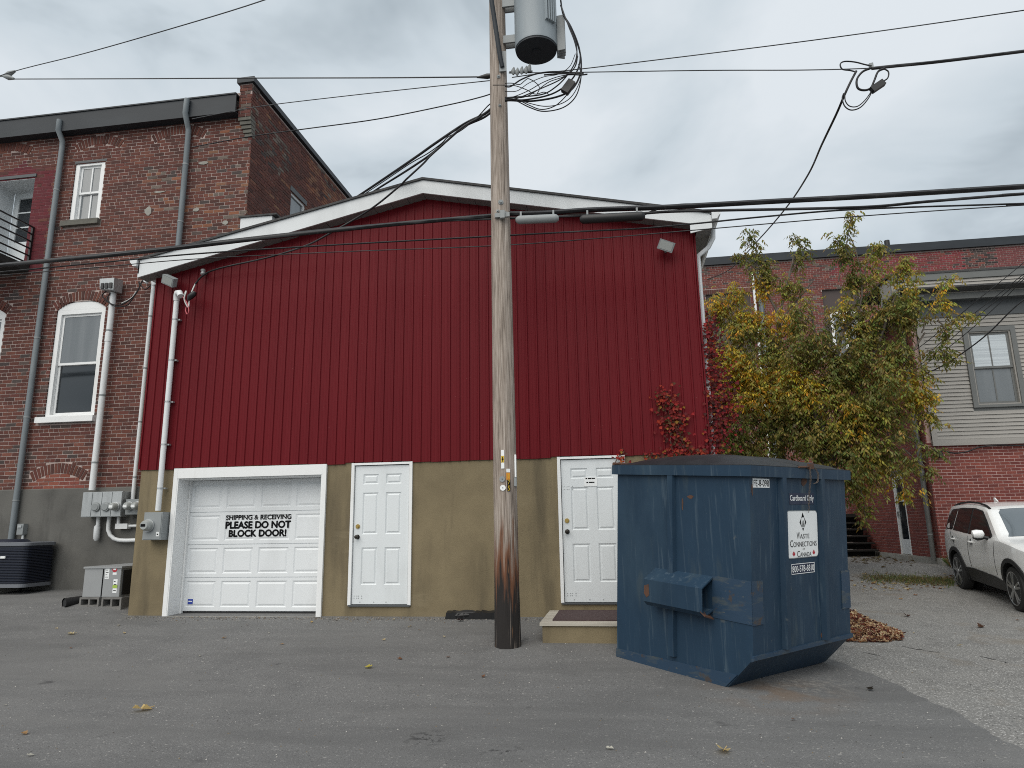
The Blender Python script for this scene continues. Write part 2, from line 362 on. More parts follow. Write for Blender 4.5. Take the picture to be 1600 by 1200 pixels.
WM = {}   # matrices of parents, known without a depsgraph update
def link(o, parent=None, local=False):
    COL.objects.link(o)
    if parent is not None:
        o.parent = parent
        if not local: o.matrix_parent_inverse = WM[parent.name].inverted()
        WM[o.name] = Matrix.Identity(4) if not local else WM[parent.name].copy()
    else: WM[o.name] = Matrix.Identity(4)
    return o
def part(name, mb, mats, parent=None, smooth=None, local=False, label=None, kind=None):
    me = mb if isinstance(mb, bpy.types.Mesh) else mb.mesh(name, mats)
    if smooth: smooth_by_angle(me, smooth)
    o = bpy.data.objects.new(name, me); link(o, parent, local)
    if label: o['label'] = label
    if kind: o['kind'] = kind
    return o
def tag(o, label, cat, group=None, kind=None):
    o['label'] = label; o['category'] = cat
    if group: o['group'] = group
    if kind: o['kind'] = kind
    return o
def thing(name, label, cat, loc=(0, 0, 0), group=None, M=None):
    o = bpy.data.objects.new(name, None); COL.objects.link(o); o.empty_display_size = .2
    o.matrix_world = M if M is not None else Matrix.Translation(Vector(tuple(map(float, loc))))
    WM[o.name] = o.matrix_world.copy(); return tag(o, label, cat, group)
def single(name, mb, mats, label, cat, group=None, smooth=None, kind=None):
    return tag(part(name, mb, mats, None, smooth), label, cat, group, kind)
def struct(name, mb, mats, label=None):
    o = part(name, mb, mats); o['kind'] = 'structure'
    if label: o['label'] = label
    return o

def text_mesh(body, bold=0.0, extrude=0.0):
    c = bpy.data.curves.new('lettering', 'FONT'); c.body = body; c.offset = bold; c.extrude = extrude; c.resolution_u = 3; c.align_x = 'CENTER'
    o = bpy.data.objects.new('lettering_source', c); COL.objects.link(o)
    dg = bpy.context.evaluated_depsgraph_get(); me = bpy.data.meshes.new_from_object(o.evaluated_get(dg))
    V = np.array([v.co[:] for v in me.vertices]); Fc = [tuple(p.vertices) for p in me.polygons]
    bpy.data.objects.remove(o); bpy.data.curves.remove(c); bpy.data.meshes.remove(me)
    return V, Fc
def put_text(mb, body, origin, ex, ez, x0, x1, z0, z1, nrm, bold=0.0):
    """letters fitted to the box [x0,x1]x[z0,z1] of a plane (origin, ex, ez); a hair proud along nrm"""
    V, Fc = text_mesh(body, bold)
    a, b = V.min(0), V.max(0); o = np.array(origin, float); ex, ez, nrm = map(lambda q: np.array(q, float), (ex, ez, nrm))
    P = []
    for v in V:
        s = x0+(v[0]-a[0])/(b[0]-a[0])*(x1-x0); t = z0+(v[1]-a[1])/(b[1]-a[1])*(z1-z0)
        P.append(o+ex*s+ez*t+nrm*.002)
    mb.add(P, Fc)

# ------------------------------------------------------------------ ground
def axis(lo, hi, fine_lo, fine_hi, step, far):
    a = list(np.arange(fine_lo, fine_hi+1e-6, step)); q = fine_lo; s = step
    L_ = []
    while q > lo: s *= 1.5; q -= s; L_.append(max(q, lo))
    q = fine_hi; s = step; R_ = []
    while q < hi: s *= 1.5; q += s; R_.append(min(q, hi))
    return L_[::-1]+a+R_
XS = axis(-150, 150, -14, 14, .25, 0); YS = axis(-60, 220, -8, 9, .2, 0)
mb = MB(); mb.grid([[(x, y, gz(x, y)) for x in XS] for y in YS])
o = struct('driveway', mb, M_drive, 'old pale asphalt lane running between the buildings'); smooth_by_angle(o.data, 60)
# newer dark asphalt laid over it, with a ragged edge along the lane
SEAM = [(-9.5, 2.3), (-4.6, 2.72), (-3.4, 2.70), (-2.3, 2.62), (-1.5, 2.45), (-.6, 2.12), (.1, 1.95), (1.0, 1.6), (9, 1.4)]
mb = MB(); ys = list(np.arange(-9.4, 2.6, .06))
xs0 = list(np.arange(-16, 1.01, .2))
G = []; edge = []
for y in ys:
    xe = lerp(SEAM, y)+.018*math.sin(y*5.1)+.010*math.sin(y*13+1)+rnd.uniform(-.012, .012)
    row = [(x, y, gz(x, y)+.016) for x in xs0]+[(x, y, gz(x, y)+.016) for x in np.linspace(1.0, xe, 9)[1:]]
    G.append(row+[(xe+.02, y, gz(xe+.02, y)-.02)])
mb.grid(G)
o = struct('asphalt_lot', mb, M_asph, 'dark asphalt parking lot in front of the red building'); smooth_by_angle(o.data, 50)
def asph_top(x, y): return gz(x, y)+(.016 if (x < lerp(SEAM, y) and -9.4 < y < 2.5) else 0)
# cracks in the lane
def crack(pts, wd):
    mb = MB(); G = []
    P = [onG(*p) for p in pts]; Q = []
    for a, b in zip(P, P[1:]):
        for t in np.linspace(0, 1, 7)[:-1]: Q.append(a+(b-a)*t+np.array([rnd.uniform(-.02, .02), rnd.uniform(-.02, .02), 0]))
    for q in Q:
        h = wd*rnd.uniform(.3, 1); G.append([(q[0]-.2*h, q[1]-h, gz(q[0], q[1]-h)+.005), (q[0]+.2*h, q[1]+h, gz(q[0], q[1]+h)+.005)])
    mb.grid(G); return mb
for pts in ([(1408, 1010), (1445, 1017), (1472, 1021)], [(1530, 1026), (1560, 1032), (1577, 1037)], [(1350, 1020), (1378, 1026)]):
    struct('pavement_crack', crack(pts, .013), M_crack, 'thin dark crack in the pale asphalt lane')

# ------------------------------------------------------------------ brickwork
def brick_tint(pal, r): 
    c = r.choice(pal); k = r.uniform(.84, 1.16); return tuple(q*k for q in c)
OLD = [(.112, .036, .026), (.124, .040, .028), (.100, .033, .024), (.090, .031, .024), (.138, .047, .031), (.074, .028, .022), (.114, .035, .027)]
ORANGE = [(.22, .085, .045), (.20, .095, .055), (.17, .068, .042)]
GREYB = [(.11, .085, .07), (.15, .12, .10), (.085, .06, .052), (.06, .045, .042)]
NEW = [(.195, .046, .034), (.175, .040, .031), (.215, .053, .038), (.16, .036, .029)]
def wall_bricks(parent, P, nrm, u0, u1, z0, z1, holes, colour, mats, bl=.222, bh=.0735, jt=.0135, header_row=8, limit=0, seen=None, seed=1, thick=.022):
    """P(u,z)->point on the brick face; holes(za,zb)->list of (a,b) not bricked. Nearest `limit` whole stretchers become parts, the rest one stuff part."""
    r = random.Random(seed); nrm = np.array(nrm, float); cand = []; rest = MB(); k = 0; z = z0
    while z+bh*.6 <= z1:
        zt = min(z+bh-jt, z1)
        hd = header_row and (k % header_row == header_row-1)
        L_ = bl/2 if hd else bl
        off = (.25 if k % 2 else .75)*bl if not hd else .1*bl
        ex = sorted(holes(z, zt)); free = []; a = u0
        for h0, h1 in ex:
            if h0 > a: free.append((a, min(h0, u1)))
            a = max(a, h1)
        if a < u1: free.append((a, u1))
        for f0, f1 in free:
            i = math.floor((f0-u0-off)/L_)
            while True:
                a = u0+off+i*L_; b = a+L_-jt; i += 1
                if a >= f1: break
                whole = a >= f0 and b <= f1
                a2, b2 = max(a, f0), min(b, f1)
                if b2-a2 < .035: continue
                cand.append((a2, b2, z, zt, whole and not hd, colour((a2+b2)/2, (z+zt)/2, r), r.uniform(-.002, .003)))
        z += bh; k += 1
    ind = set()
    if limit:
        sc = []
        for i, c in enumerate(cand):
            if not c[4]: continue
            uu, vv, dd = px(P((c[0]+c[1])/2, (c[2]+c[3])/2))
            if seen(uu, vv): sc.append((dd, i))
        sc.sort(); ind = {i for _, i in sc[:limit]}
    p0 = np.array(P(0, 0)); eu = np.array(P(1, 0))-p0; ez = np.array(P(0, 1))-p0
    W, H = bl-jt, bh-jt
    me = None
    if ind:
        b = MB(); b.add([eu*s*W/2+ez*t*H/2+nrm*q for q in (-thick, 0) for s, t in ((-1, -1), (1, -1), (1, 1), (-1, 1))],
                        [(4, 5, 6, 7), (0, 1, 5, 4), (1, 2, 6, 5), (2, 3, 7, 6), (3, 0, 4, 7)]); me = b.mesh('brick', mats[0])
    for i, (a, b_, za, zb, whole, col, d) in enumerate(cand):
        if i in ind:
            o = bpy.data.objects.new('brick', me); o.location = Vector(tuple(np.array(P((a+b_)/2, (za+zb)/2))+nrm*d)); o.color = (*col, 1); link(o, parent)
        else:
            rest.col = col; q = [np.array(P(*s))+nrm*e for e in (-thick, d) for s in ((a, za), (b_, za), (b_, zb), (a, zb))]
            rest.add(q, [(4, 5, 6, 7), (0, 1, 5, 4), (1, 2, 6, 5), (2, 3, 7, 6), (3, 0, 4, 7)])
    if rest.f: part('brickwork', rest, mats[1], parent, kind='stuff')
def arch_bricks(parent, xc, zs, hw, rise, P, nrm, mats, n=17, h=.2, seed=3, pal=OLD, thick=.03):
    """segmental arch of rowlock bricks over an opening"""
    r = random.Random(seed); R = (hw*hw+rise*rise)/(2*rise); zc = zs+rise-R; a0 = math.asin(hw/R); nrm = np.array(nrm, float)
    for i in range(n):
        t0 = -a0+2*a0*i/n+.0075/R; t1 = -a0+2*a0*(i+1)/n-.0075/R; d = r.uniform(.001, .007); b = MB()
        q = [np.array(P(xc+rr*math.sin(t), zc+rr*math.cos(t)))+nrm*e for e in (-thick, d) for rr, t in ((R, t0), (R, t1), (R+h, t1), (R+h, t0))]
        b.add(q, [(4, 5, 6, 7), (0, 1, 5, 4), (1, 2, 6, 5), (2, 3, 7, 6), (3, 0, 4, 7)])
        o = part('arch_brick', b, mats, parent); o.color = (*brick_tint(pal, r), 1)
    def hole(za, zb):
        zm = (za+zb)/2; out_ = []
        ro = R+h+.012
        if zs-.02 < zm < zc+ro:
            x = math.sqrt(max(0, ro*ro-(zm-zc)**2)); lim = hw+(zm-zs)*math.tan(a0)+.012
            x = min(x, lim); inner = math.sqrt(max(0, (R-.012)**2-(zm-zc)**2)) if zm < zc+R else 0
            if zm < zs+.0: inner = hw
            out_ = [(xc-x, xc-inner), (xc+inner, xc+x)]
        return out_
    return hole

# ------------------------------------------------------------------ RED BUILDING
RB = thing('red_building', 'building with red ribbed steel upper wall and tan stucco base', 'building', (-3.1, 0, 0))
XL, XR, YF = -7.535, 1.312, -.25
ap = at(660.5, 281, y=YF); lt = at(228, 404, y=YF); rt_ = at(1111, 333.5, y=YF)
apb = at(660, 301.3, y=YF); ltb = at(236, 427, y=YF); rtb = at(1077, 348.7, y=YF)
XA = float(ap[0])
def zroof(x): return ap[2]+(lt[2]-ap[2])/(lt[0]-ap[0])*(x-ap[0]) if x < XA else ap[2]+(rt_[2]-ap[2])/(rt_[0]-ap[0])*(x-ap[0])
def zfb(x): return apb[2]+(ltb[2]-apb[2])/(ltb[0]-apb[0])*(x-apb[0]) if x < apb[0] else apb[2]+(rtb[2]-apb[2])/(rtb[0]-apb[0])*(x-apb[0])
XEL, XER = float(at(217, 408, y=YF)[0]), float(rt_[0])
ZS = 2.232                                     # bottom of the siding
# stucco base with openings
GX0, GX1, GZ1, GD = -6.852, -4.440, 2.085, .30
D1 = (float(at(545, 900, y=0)[0])+.012, float(at(641.5, 900, y=0)[0]), .172, 2.215)
D2 = (float(at(877, 900, y=0)[0]), .115, .205, 2.215)
# plaster as one shell around the openings
mb = MB(); th = .24
def pl(x0, x1, z0, z1): mb.box(x0, x1, 0, th, z0, z1)
pl(XL+.012, GX0, -.3, ZS+.05); pl(GX1, D1[0], -.3, ZS+.05); pl(D1[0], D1[1], -.3, D1[2]); pl(D1[1], D2[0], -.3, ZS+.05)
pl(D2[0], D2[1], -.3, D2[2]); pl(D2[1], XR-.012, -.3, ZS+.05)
mb.box(GX0, GX1, .0, th, GZ1+.02, ZS+.05)
part('stucco_wall', mb, M_stucco, RB)
mb = MB(); mb.box(XL+.03, XL+.27, th, 9.5, -.3, 4.6); mb.box(XR-.27, XR-.03, th, 9.5, -.3, 4.6)
mb.box(XL+.03, XR-.03, 9.3, 9.5, -.3, 4.6)
part('rear_walls', mb, M_stucco, RB)
# upper backing wall behind the siding sheets
mb = MB(); mb.prism([(XL+.02, .0, ZS+.06), (XR-.02, .0, ZS+.06), (XR-.02, .0, zfb(XR)-.02), (XA, .0, zfb(XA)-.02), (XL+.02, .0, zfb(XL)-.02)], (0, .2, 0))
part('gable_backing', mb, M_darkgrey, RB)
# ribbed siding, one strip per rib
npan = 59; pw = (XR-XL)/npan
for i in range(npan):
    x0 = XL+i*pw; b = MB(); dz = rnd.uniform(-.004, .004)
    prof = [(0, -.020), (pw*.20, -.020), (pw*.24, -.0222), (pw*.30, -.0222), (pw*.34, -.020), (pw*.48, -.020), (pw*.52, -.0222), (pw*.58, -.0222), (pw*.62, -.020), (pw-.040, -.020), (pw-.032, -.036), (pw-.013, -.036), (pw-.004, -.020), (pw-.0006, -.020)]
    zb = ZS+dz
    if D1[0]-.05 < x0+pw/2 < D1[1]+.05 or D2[0]-.05 < x0+pw/2 < D2[1]+.05 or GX0-.08 < x0+pw/2 < GX1+.08: zb = ZS+.022+dz
    lo = [(x0+p, y, zb) for p, y in prof]; hi = [(x0+p, y, zfb(x0+p)+.015) for p, y in prof]
    b.grid([lo, hi]); b.grid([[(p[0], p[1]+.016, p[2]) for p in lo], lo])
    part('siding_panel', b, M_red, RB)
# corner trim of the siding
mb = MB(); mb.box(XL-.022, XL+.0, -.04, .10, ZS+.02, zfb(XL)-.0); part('corner_trim', mb, M_red, RB)
mb = MB(); mb.box(XR+.0005, XR+.022, -.04, .10, ZS+.02, zfb(XR)-.0); part('corner_trim', mb, M_red, RB)
# roof slabs
for x0, x1, yback, cut in ((XEL, XA, 9.6, True), (XA, XER, 9.6, False)):
    b = MB()
    if cut:
        b.prism([(XA, YF-.03, zroof(XA)+.035), (x0, YF-.03, zroof(x0)+.035), (x0, YF-.03, zroof(x0)+.0), (XA, YF-.03, zroof(XA)+.0)], (0, 1.55, 0))
        xm = float(at(392, 235, y=1.75)[0])+.09
        b.prism([(XA, YF+1.52, zroof(XA)+.035), (xm, YF+1.52, zroof(xm)+.035), (xm, YF+1.52, zroof(xm)), (XA, YF+1.52, zroof(XA))], (0, 8.3, 0))
    else: b.prism([(x1, YF-.03, zroof(x1)+.035), (XA, YF-.03, zroof(XA)+.035), (XA, YF-.03, zroof(XA)), (x1, YF-.03, zroof(x1))], (0, 9.8, 0))
    part('roof', b, M_shingle, RB)
# rake fascia boards
for x0, x1 in ((XEL, XA), (XA, XER)):
    b = MB(); b.prism([(x0, YF, zfb(x0)), (x1, YF, zfb(x1)), (x1, YF, zroof(x1)-.002), (x0, YF, zroof(x0)-.002)], (0, .025, 0)); part('rake_fascia', b, M_whitemetal, RB)
# soffit strips under the rake
for x0, x1, n in ((XEL, XA, 18), (XA, XER, 16)):
    for i in range(n):
        a, b_ = x0+(x1-x0)*i/n+.004, x0+(x1-x0)*(i+1)/n-.004
        b = MB(); b.prism([(a, YF+.026, zfb(a)+.004), (b_, YF+.026, zfb(b_)+.004), (b_, YF+.026, zfb(b_)+.016), (a, YF+.026, zfb(a)+.016)], (0, -YF-.03, 0)); part('soffit_panel', b, M_soffit, RB)
    b = MB(); b.prism([(x0, YF+.024, zfb(x0)+.017), (x1, YF+.024, zfb(x1)+.017), (x1, YF+.024, zfb(x1)+.03), (x0, YF+.024, zfb(x0)+.03)], (0, -YF-.03, 0)); part('soffit_backing', b, M_darkgrey, RB)
# boxed eaves with returns and gutters
zl_ = float(at(216, 427.5, y=YF)[2])+.05
b = MB(); b.box(XEL, XEL+.02, YF, 1.25, zl_-.05, zroof(XEL)-.01); b.prism([(XEL+.02, YF+.02, zl_-.05), (XL-.024, YF+.02, zl_-.05), (XL-.024, YF+.02, zl_-.035), (XEL+.02, YF+.02, zl_-.035)], (0, 1.5, 0)); part('eave_soffit', b, M_whitemetal, RB)
zr_ = zfb(XER); xr0 = float(at(1078, 350, y=YF)[0])
b = MB(); b.prism([(xr0, YF-.004, zr_-.09), (XER, YF-.004, zr_-.03), (XER, YF-.004, zroof(XER)-.02), (xr0, YF-.004, zfb(xr0)+.01)], (0, .022, 0)); part('eave_return', b, M_whitemetal, RB)
b = MB(); b.box(XER-.02, XER, YF, 8.6, zr_-.03, zroof(XER)-.01); b.prism([(XER-.02, YF+.02, zr_-.03), (XR+.024, YF+.02, zr_-.07), (XR+.024, YF+.02, zr_-.055), (XER-.02, YF+.02, zr_-.015)], (0, 8.6, 0)); part('eave_soffit', b, M_soffit, RB)
def gutter(xe, sgn, y0, y1, zt):
    b = MB(); s = sgn
    prof = [(0, 0), (.0, -.11), (.07*s, -.11), (.10*s, -.06), (.125*s, -.04), (.125*s, 0)]
    b.prism([(xe+p, y0, zt+q) for p, q in prof], (0, y1-y0, 0)); return b
part('gutter', gutter(XEL-.002, -1, YF-.05, 1.2, zroof(XEL)+.0), M_whitemetal, RB)
part('gutter', gutter(XER+.002, 1, YF-.05, 8.6, zroof(XER)+.005), M_whitemetal, RB)
b = MB(); zt = zroof(XER)-.1
b.tube([(XER+.06, .05, zt), (XER+.05, .06, zt-.16), (XER-.03, .07, zt-.30), (XR+.06, .08, zt-.42), (XR+.055, .08, zt-.55), (XR+.055, .08, .1)], .036, 8); part('downspout', b, M_whitemetal, RB, smooth=40)
# small boxed eave of the roof part standing against the brick wall
b = MB(); pA = at(376, 341, y=1.25); pB = at(424, 357, y=1.25); b.box(pA[0], pB[0], 1.25, 3.0, pB[2]-.02, pA[2]); part('rear_fascia', b, M_whitemetal, RB)
b = MB(); b.box(pA[0]-.03, pB[0]+.1, 1.22, 3.0, pA[2]+.002, pA[2]+.035); part('rear_roof', b, M_shingle, RB)

# garage door --------------------------------------------------------------
b = MB(); tx0, tx1 = GX0-.068, GX1+.062
b.box(tx0, GX0, -.045, .0-.002, gz(GX0, 0)-.05, 2.243); b.box(GX1, tx1, -.045, -.002, -.05, 2.243); b.box(GX0+.001, GX1-.001, -.044, -.002, GZ1, 2.242)
GF = part('garage_frame', b, M_white, RB)
b = MB(); b.box(GX0, GX0+.018, -.04, GD+.03, -.05, GZ1); b.box(GX1-.018, GX1, -.04, GD+.03, -.05, GZ1); b.box(GX0+.019, GX1-.019, -.0, GD+.03, GZ1-.018, GZ1); b.box(GX0+.02, GX0+.045, GD-.05, GD, .0, GZ1-.02); b.box(GX1-.045, GX1-.02, GD-.05, GD, .0, GZ1-.02)
part('door_jamb', b, M_white, GF)
gx0, gx1 = GX0+.02, GX1-.02
GDOOR = part('garage_door', MB().box(gx0, gx1, GD+.012, GD+.05, .03, GZ1-.02), M_garage, RB)
rows = [.045, .045+.505, .045+1.01, .045+1.515, .045+2.02]
def raised_panel(x0, x1, z0, z1, y, dirs=(0, 1, 0), dep=.012, i1=.018, i2=.05):
    """pressed panel: a groove round a raised field, open on the plane y (towards -y)"""
    b = MB(); R_ = []
    for ins, d in ((0, 0), (i1, dep), (i1+.006, dep), (i2, .001)):
        R_.append([(x0+ins, y+d, z0+ins), (x1-ins, y+d, z0+ins), (x1-ins, y+d, z1-ins), (x0+ins, y+d, z1-ins)])
    for A, B in zip(R_, R_[1:]):
        for k in range(4): b.quad(A[k], A[(k+1) % 4], B[(k+1) % 4], B[k])
    b.quad(*R_[-1]); return b
pwid = (gx1-gx0)/4
for r_ in range(4):
    z0, z1 = rows[r_]+.006, rows[r_+1]-.006
    # section face as a frame around four pressed panels
    b = MB(); xs_ = [gx0]
    cells = []
    for c_ in range(4):
        cells.append((gx0+pwid*c_+.045, gx0+pwid*(c_+1)-.045))
    pz0, pz1 = z0+.055, z1-.045
    b.box(gx0, gx1, GD, GD+.011, z0, pz0); b.box(gx0, gx1, GD, GD+.011, pz1, z1)
    last = gx0
    for a, c_ in cells+[(gx1, gx1)]:
        b.box(last, a, GD, GD+.011, pz0, pz1); last = c_
    part('door_section', b, M_garage, GDOOR)
    for a, c_ in cells: part('door_panel', raised_panel(a, c_, pz0, pz1, GD+.0005, dep=.0105), M_garage, GDOOR)
part('bottom_seal', MB().box(gx0, gx1, GD+.005, GD+.045, .012, .044), M_black, GDOOR)
b = MB()
def gtext(body, u0, v0, u1, v1, bold):
    A = at(u0, v1, y=GD); B = at(u1, v0, y=GD); put_text(b, body, (0, GD-.001, 0), (1, 0, 0), (0, 0, 1), A[0], B[0], A[2], B[2], (0, -1, 0), bold)
    for q in (1, -1):
        put_text(b, body, (q*gw_, GD-.001, 0), (1, 0, 0), (0, 0, 1), A[0], B[0], A[2], B[2], (0, -1-.05*q, 0), bold); put_text(b, body, (0, GD-.001, q*gw_), (1, 0, 0), (0, 0, 1), A[0], B[0], A[2], B[2], (0, -1.2-.05*q, 0), bold)
gw_ = .0035
gtext('SHIPPING & RECEIVING', 353.5, 803.5, 455.5, 812.5, .0); gw_ = .0055; gtext('PLEASE DO NOT', 352.5, 813.5, 454.5, 826, .012); gtext('BLOCK DOOR!', 357.5, 827, 447.5, 838.8, .012)
part('lettering', b, M_ink, GDOOR)
A = at(293, 944, y=GD); B = at(301.5, 936, y=GD)
part('sticker', MB().box(A[0], B[0], GD-.002, GD, A[2], B[2]), M_bluepr, GDOOR)
b = MB(); put_text(b, 'FIX', (0, GD-.0025, 0), (1, 0, 0), (0, 0, 1), A[0]+.01, B[0]-.01, A[2]+.02, B[2]-.015, (0, -1, 0), .01)
b = MB(); b.box(A[0]+.012, B[0]-.012, GD-.0032, GD-.0021, A[2]+.035, A[2]+.05); part('sticker_stripe', b, M_signwhite, GDOOR)
b = MB(); b.box(GX0+.02, GX1-.02, -.055, GD+.3, -.1, .012); b.box(GX0+.02, GX1-.02, -.07, -.055, -.1, .004); part('garage_sill', b, M_concrete, RB)

# the two steel entry doors -------------------------------------------------
def entry_door(D, knob_col, plank):
    x0, x1, z0, z1 = D; f = .034
    fr = MB(); fr.box(x0-.012, x0+f, -.028, .05, z0, z1+.03); fr.box(x1-f, x1+.012, -.028, .05, z0, z1+.03); fr.box(x0+f+.001, x1-f-.001, -.027, .05, z1-.005, z1+.028)
    F_ = part('door_frame', fr, M_white, RB)
    fr = MB().box(x0+f+.001, x1-f-.001, .041, .055, z0, z1); part('gap_shadow', fr, M_ink, F_)  # black sheet paints in the shadow of the gap round the door slab
    a0, a1, b0, b1 = x0+f+.009, x1-f-.012, z0+.012, z1-.016
    y = .004
    d = part('door', MB().box(a0, a1, y+.014, y+.04, b0, b1), M_door, RB)
    W, H = a1-a0, b1-b0
    cols = [(.15, .44), (.575, .865)]; rws = [(.135, .40), (.495, .80), (.862, .937)]
    fc = MB(); zs = [0]+[q for r_ in rws for q in r_]+[1]; xs_ = [0]+[q for c_ in cols for q in c_]+[1]
    for i in range(len(zs)-1):
        for j in range(len(xs_)-1):
            if i % 2 == 1 and j % 2 == 1: continue
            fc.box(a0+xs_[j]*W, a0+xs_[j+1]*W, y, y+.013, b0+zs[i]*H, b0+zs[i+1]*H)
    part('door_face', fc, M_door, d)
    for r_ in rws:
        for c_ in cols: part('door_panel', raised_panel(a0+c_[0]*W, a0+c_[1]*W, b0+r_[0]*H, b0+r_[1]*H, y+.0005, dep=.0115, i1=.016, i2=.042), M_door, d)
    kx = a0+.062
    k = MB(); k.disc((kx, y, b0+.962), (0, -1, 0), .034, .008, 18); k.tube([(kx, y-.006, b0+.962), (kx, y-.035, b0+.962), (kx, y-.045, b0+.962), (kx, y-.07, b0+.962), (kx, y-.076, b0+.962)], [.014, .014, .027, .027, .012], 16); part('door_knob', k, knob_col, d, smooth=40)
    k = MB(); k.disc((kx, y, b0+1.115), (0, -1, 0), .033, .012, 18); k.disc((kx, y-.012, b0+1.115), (0, -1, 0), .02, .012, 14); part('deadbolt', k, M_brass, d, smooth=40)
    k = MB()
    for sx in (.035, .075, .10, .15):
        for sz in (.085, .115, 1.56, 1.60):
            if plank or sz < 1: k.disc((a0+sx*W*1.2, y, b0+sz), (0, -1, 0), .007, .003, 8)
    for sx in (.15, .4, .62): k.disc((a0+sx*W, y, b0+.03), (0, -1, 0), .008, .003, 8)
    part('screws', k, M_galv, d)
    part('threshold', MB().box(x0, x1, -.03, .04, z0-.018, z0+.005), M_darkgrey, F_)
    return d
DOOR1 = entry_door(D1, M_knob, False); DOOR2 = entry_door(D2, M_knob, True)
A = at(912.8, 760, y=-.004); B = at(932.5, 745, y=-.004)
N_ = part('paper_notice', MB().box(A[0], B[0], -.0035, .003, A[2], B[2]), M_signwhite, DOOR2)
b = MB(); w_ = B[0]-A[0]; h_ = B[2]-A[2]
for zz, segs in ((.84, ((.12, .25), (.31, .56), (.59, .86))), (.42, ((.18, .33), (.38, .8)))):
    for s0, s1 in segs: b.box(A[0]+w_*s0, A[0]+w_*s1, -.0052, -.0036, A[2]+h_*(zz-.06), A[2]+h_*(zz+.06))
part('notice_print', b, M_ink, DOOR2)

# ------------------------------------------------------------------ LEFT BRICK BUILDING
YB = 1.75; XC = float(at(392, 235, y=YB)[0])
BB = thing('brick_building', 'three storey old red brick building with blind arches and charcoal fascia', 'building', (-10, YB, .2))
Pf = lambda u, z: (u, YB, z)
Ps = lambda u, z: (XC, YB+u, z)
zft = float(at(60, 765.5, y=YB)[2]); ztop = float(at(372, 172, y=YB)[2])
zpar = float(at(390, 137, y=YB)[2])
# measured openings
wl = at(69, 650, y=YB)[0]; wr = at(147, 648, y=YB)[0]; wb = at(105, 651, y=YB)[2]; ws_ = at(124, 483, y=YB)[2]; wt_ = at(124, 471, y=YB)[2]
wxc, whw = (wl+wr)/2, (wr-wl)/2
w0r = at(5, 520, y=YB)[0]; w0xc = w0r-whw
ul = at(108, 340, y=YB)[0]; ur = at(155, 338, y=YB)[0]; ub = at(130, 345, y=YB)[2]; ut = at(140, 254, y=YB)[2]
dr_ = at(52, 300, y=YB)[0]; dl_ = dr_-1.05; dt_ = at(40, 278, y=YB)[2]; db_ = at(36, 425, y=YB)[2]
prx0, prx1 = -14.5, float(at(77, 330, y=YB)[0]); prz0, prz1 = float(at(40, 425, y=YB)[2]), float(at(40, 262, y=YB)[2])
hole_fns = []
def A_(xc, zs, hw, rise, n, seed, h=.19): hole_fns.append(arch_bricks(BB, xc, zs, hw, rise, Pf, (0, -1, 0), M_bricko, n, h, seed))
A_(wxc, ws_, whw+.01, wt_-ws_+.03, 19, 1); A_(w0xc, ws_, whw+.01, wt_-ws_+.03, 19, 2)
uxl = at(122, 237, y=YB); uxr = at(187, 229, y=YB); uhw = (uxr[0]-uxl[0])/2; uxc = (uxr[0]+uxl[0])/2; uzs = (uxl[2]+uxr[2])/2-.02
A_(uxc, uzs, uhw, .14, 16, 4)
vxl = at(242, 223, y=YB); vxr = at(317, 213, y=YB); vhw = (vxr[0]-vxl[0])/2; vxc = (vxr[0]+vxl[0])/2; vzs = (vxl[2]+vxr[2])/2-.02
A_(vxc, vzs, vhw, .15, 18, 5)
txr = at(46, 238, y=YB); A_(txr[0]-.62, float(txr[2])-.05, .62, .14, 16, 6)
bxl = at(52, 748, y=YB); bxr = at(130, 742, y=YB); bhw = (bxr[0]-bxl[0])/2; bxc = (bxr[0]+bxl[0])/2; bzs = zft+.16
A_(bxc, bzs, bhw, .15, 17, 7)
def holes_front(za, zb):
    zm = (za+zb)/2; H = []
    for f in hole_fns: H += f(za, zb)
    if wb < zm < ws_+.0: H += [(wl, wr), (w0xc-whw, w0r)]
    elif ws_ <= zm < wt_+.04:
        q = max(0, 1-((zm-ws_)/(wt_+.04-ws_))**2)**.5*whw; H += [(wxc-q, wxc+q), (w0xc-q, w0xc+q)]
    if wb-.13 < zm <= wb: H += [(wl-.13, wr+.05), (w0xc-whw-.1, w0r+.1)]
    if ub < zm < ut: H.append((ul, ur))
    if ub-.13 < zm <= ub: H.append((ul-.11, ur+.06))
    if db_ < zm < dt_: H.append((dl_, dr_))
    return H
def col_front(x, z, r):
    u, v, _ = px((x, YB, z))
    if x < prx1 and prz0 < z < prz1+.15*math.sin(x*6) and r.random() < .97: return (.115*r.uniform(.85, 1.1), .014, .021)
    if 228 < u < 300 and 258 < v < 330 and r.random() < .4: return brick_tint(ORANGE if r.random() < .45 else GREYB, r)
    if u > 300 and v < 370 and r.random() < .25: return brick_tint(ORANGE if r.random() < .4 else GREYB, r)
    if bzs-.2 < z < bzs+.2 and abs(x-bxc) < bhw: return brick_tint([(.20, .055, .04), (.23, .07, .045)], r)
    if v > 630 and r.random() < .2: return brick_tint([(.16, .056, .038), (.14, .05, .037)], r)
    if v > 345 and u < 160 and r.random() < .12: return brick_tint(GREYB[2:], r)
    return brick_tint(OLD, r)
vis = lambda u, v: 0 < u < 390 and 150 < v < 765 and not (u > 205 and v > 412-(u-205)*.33-4) and not (u > 212-(v-765)*-.09 and v > 440)
mb = MB(); 
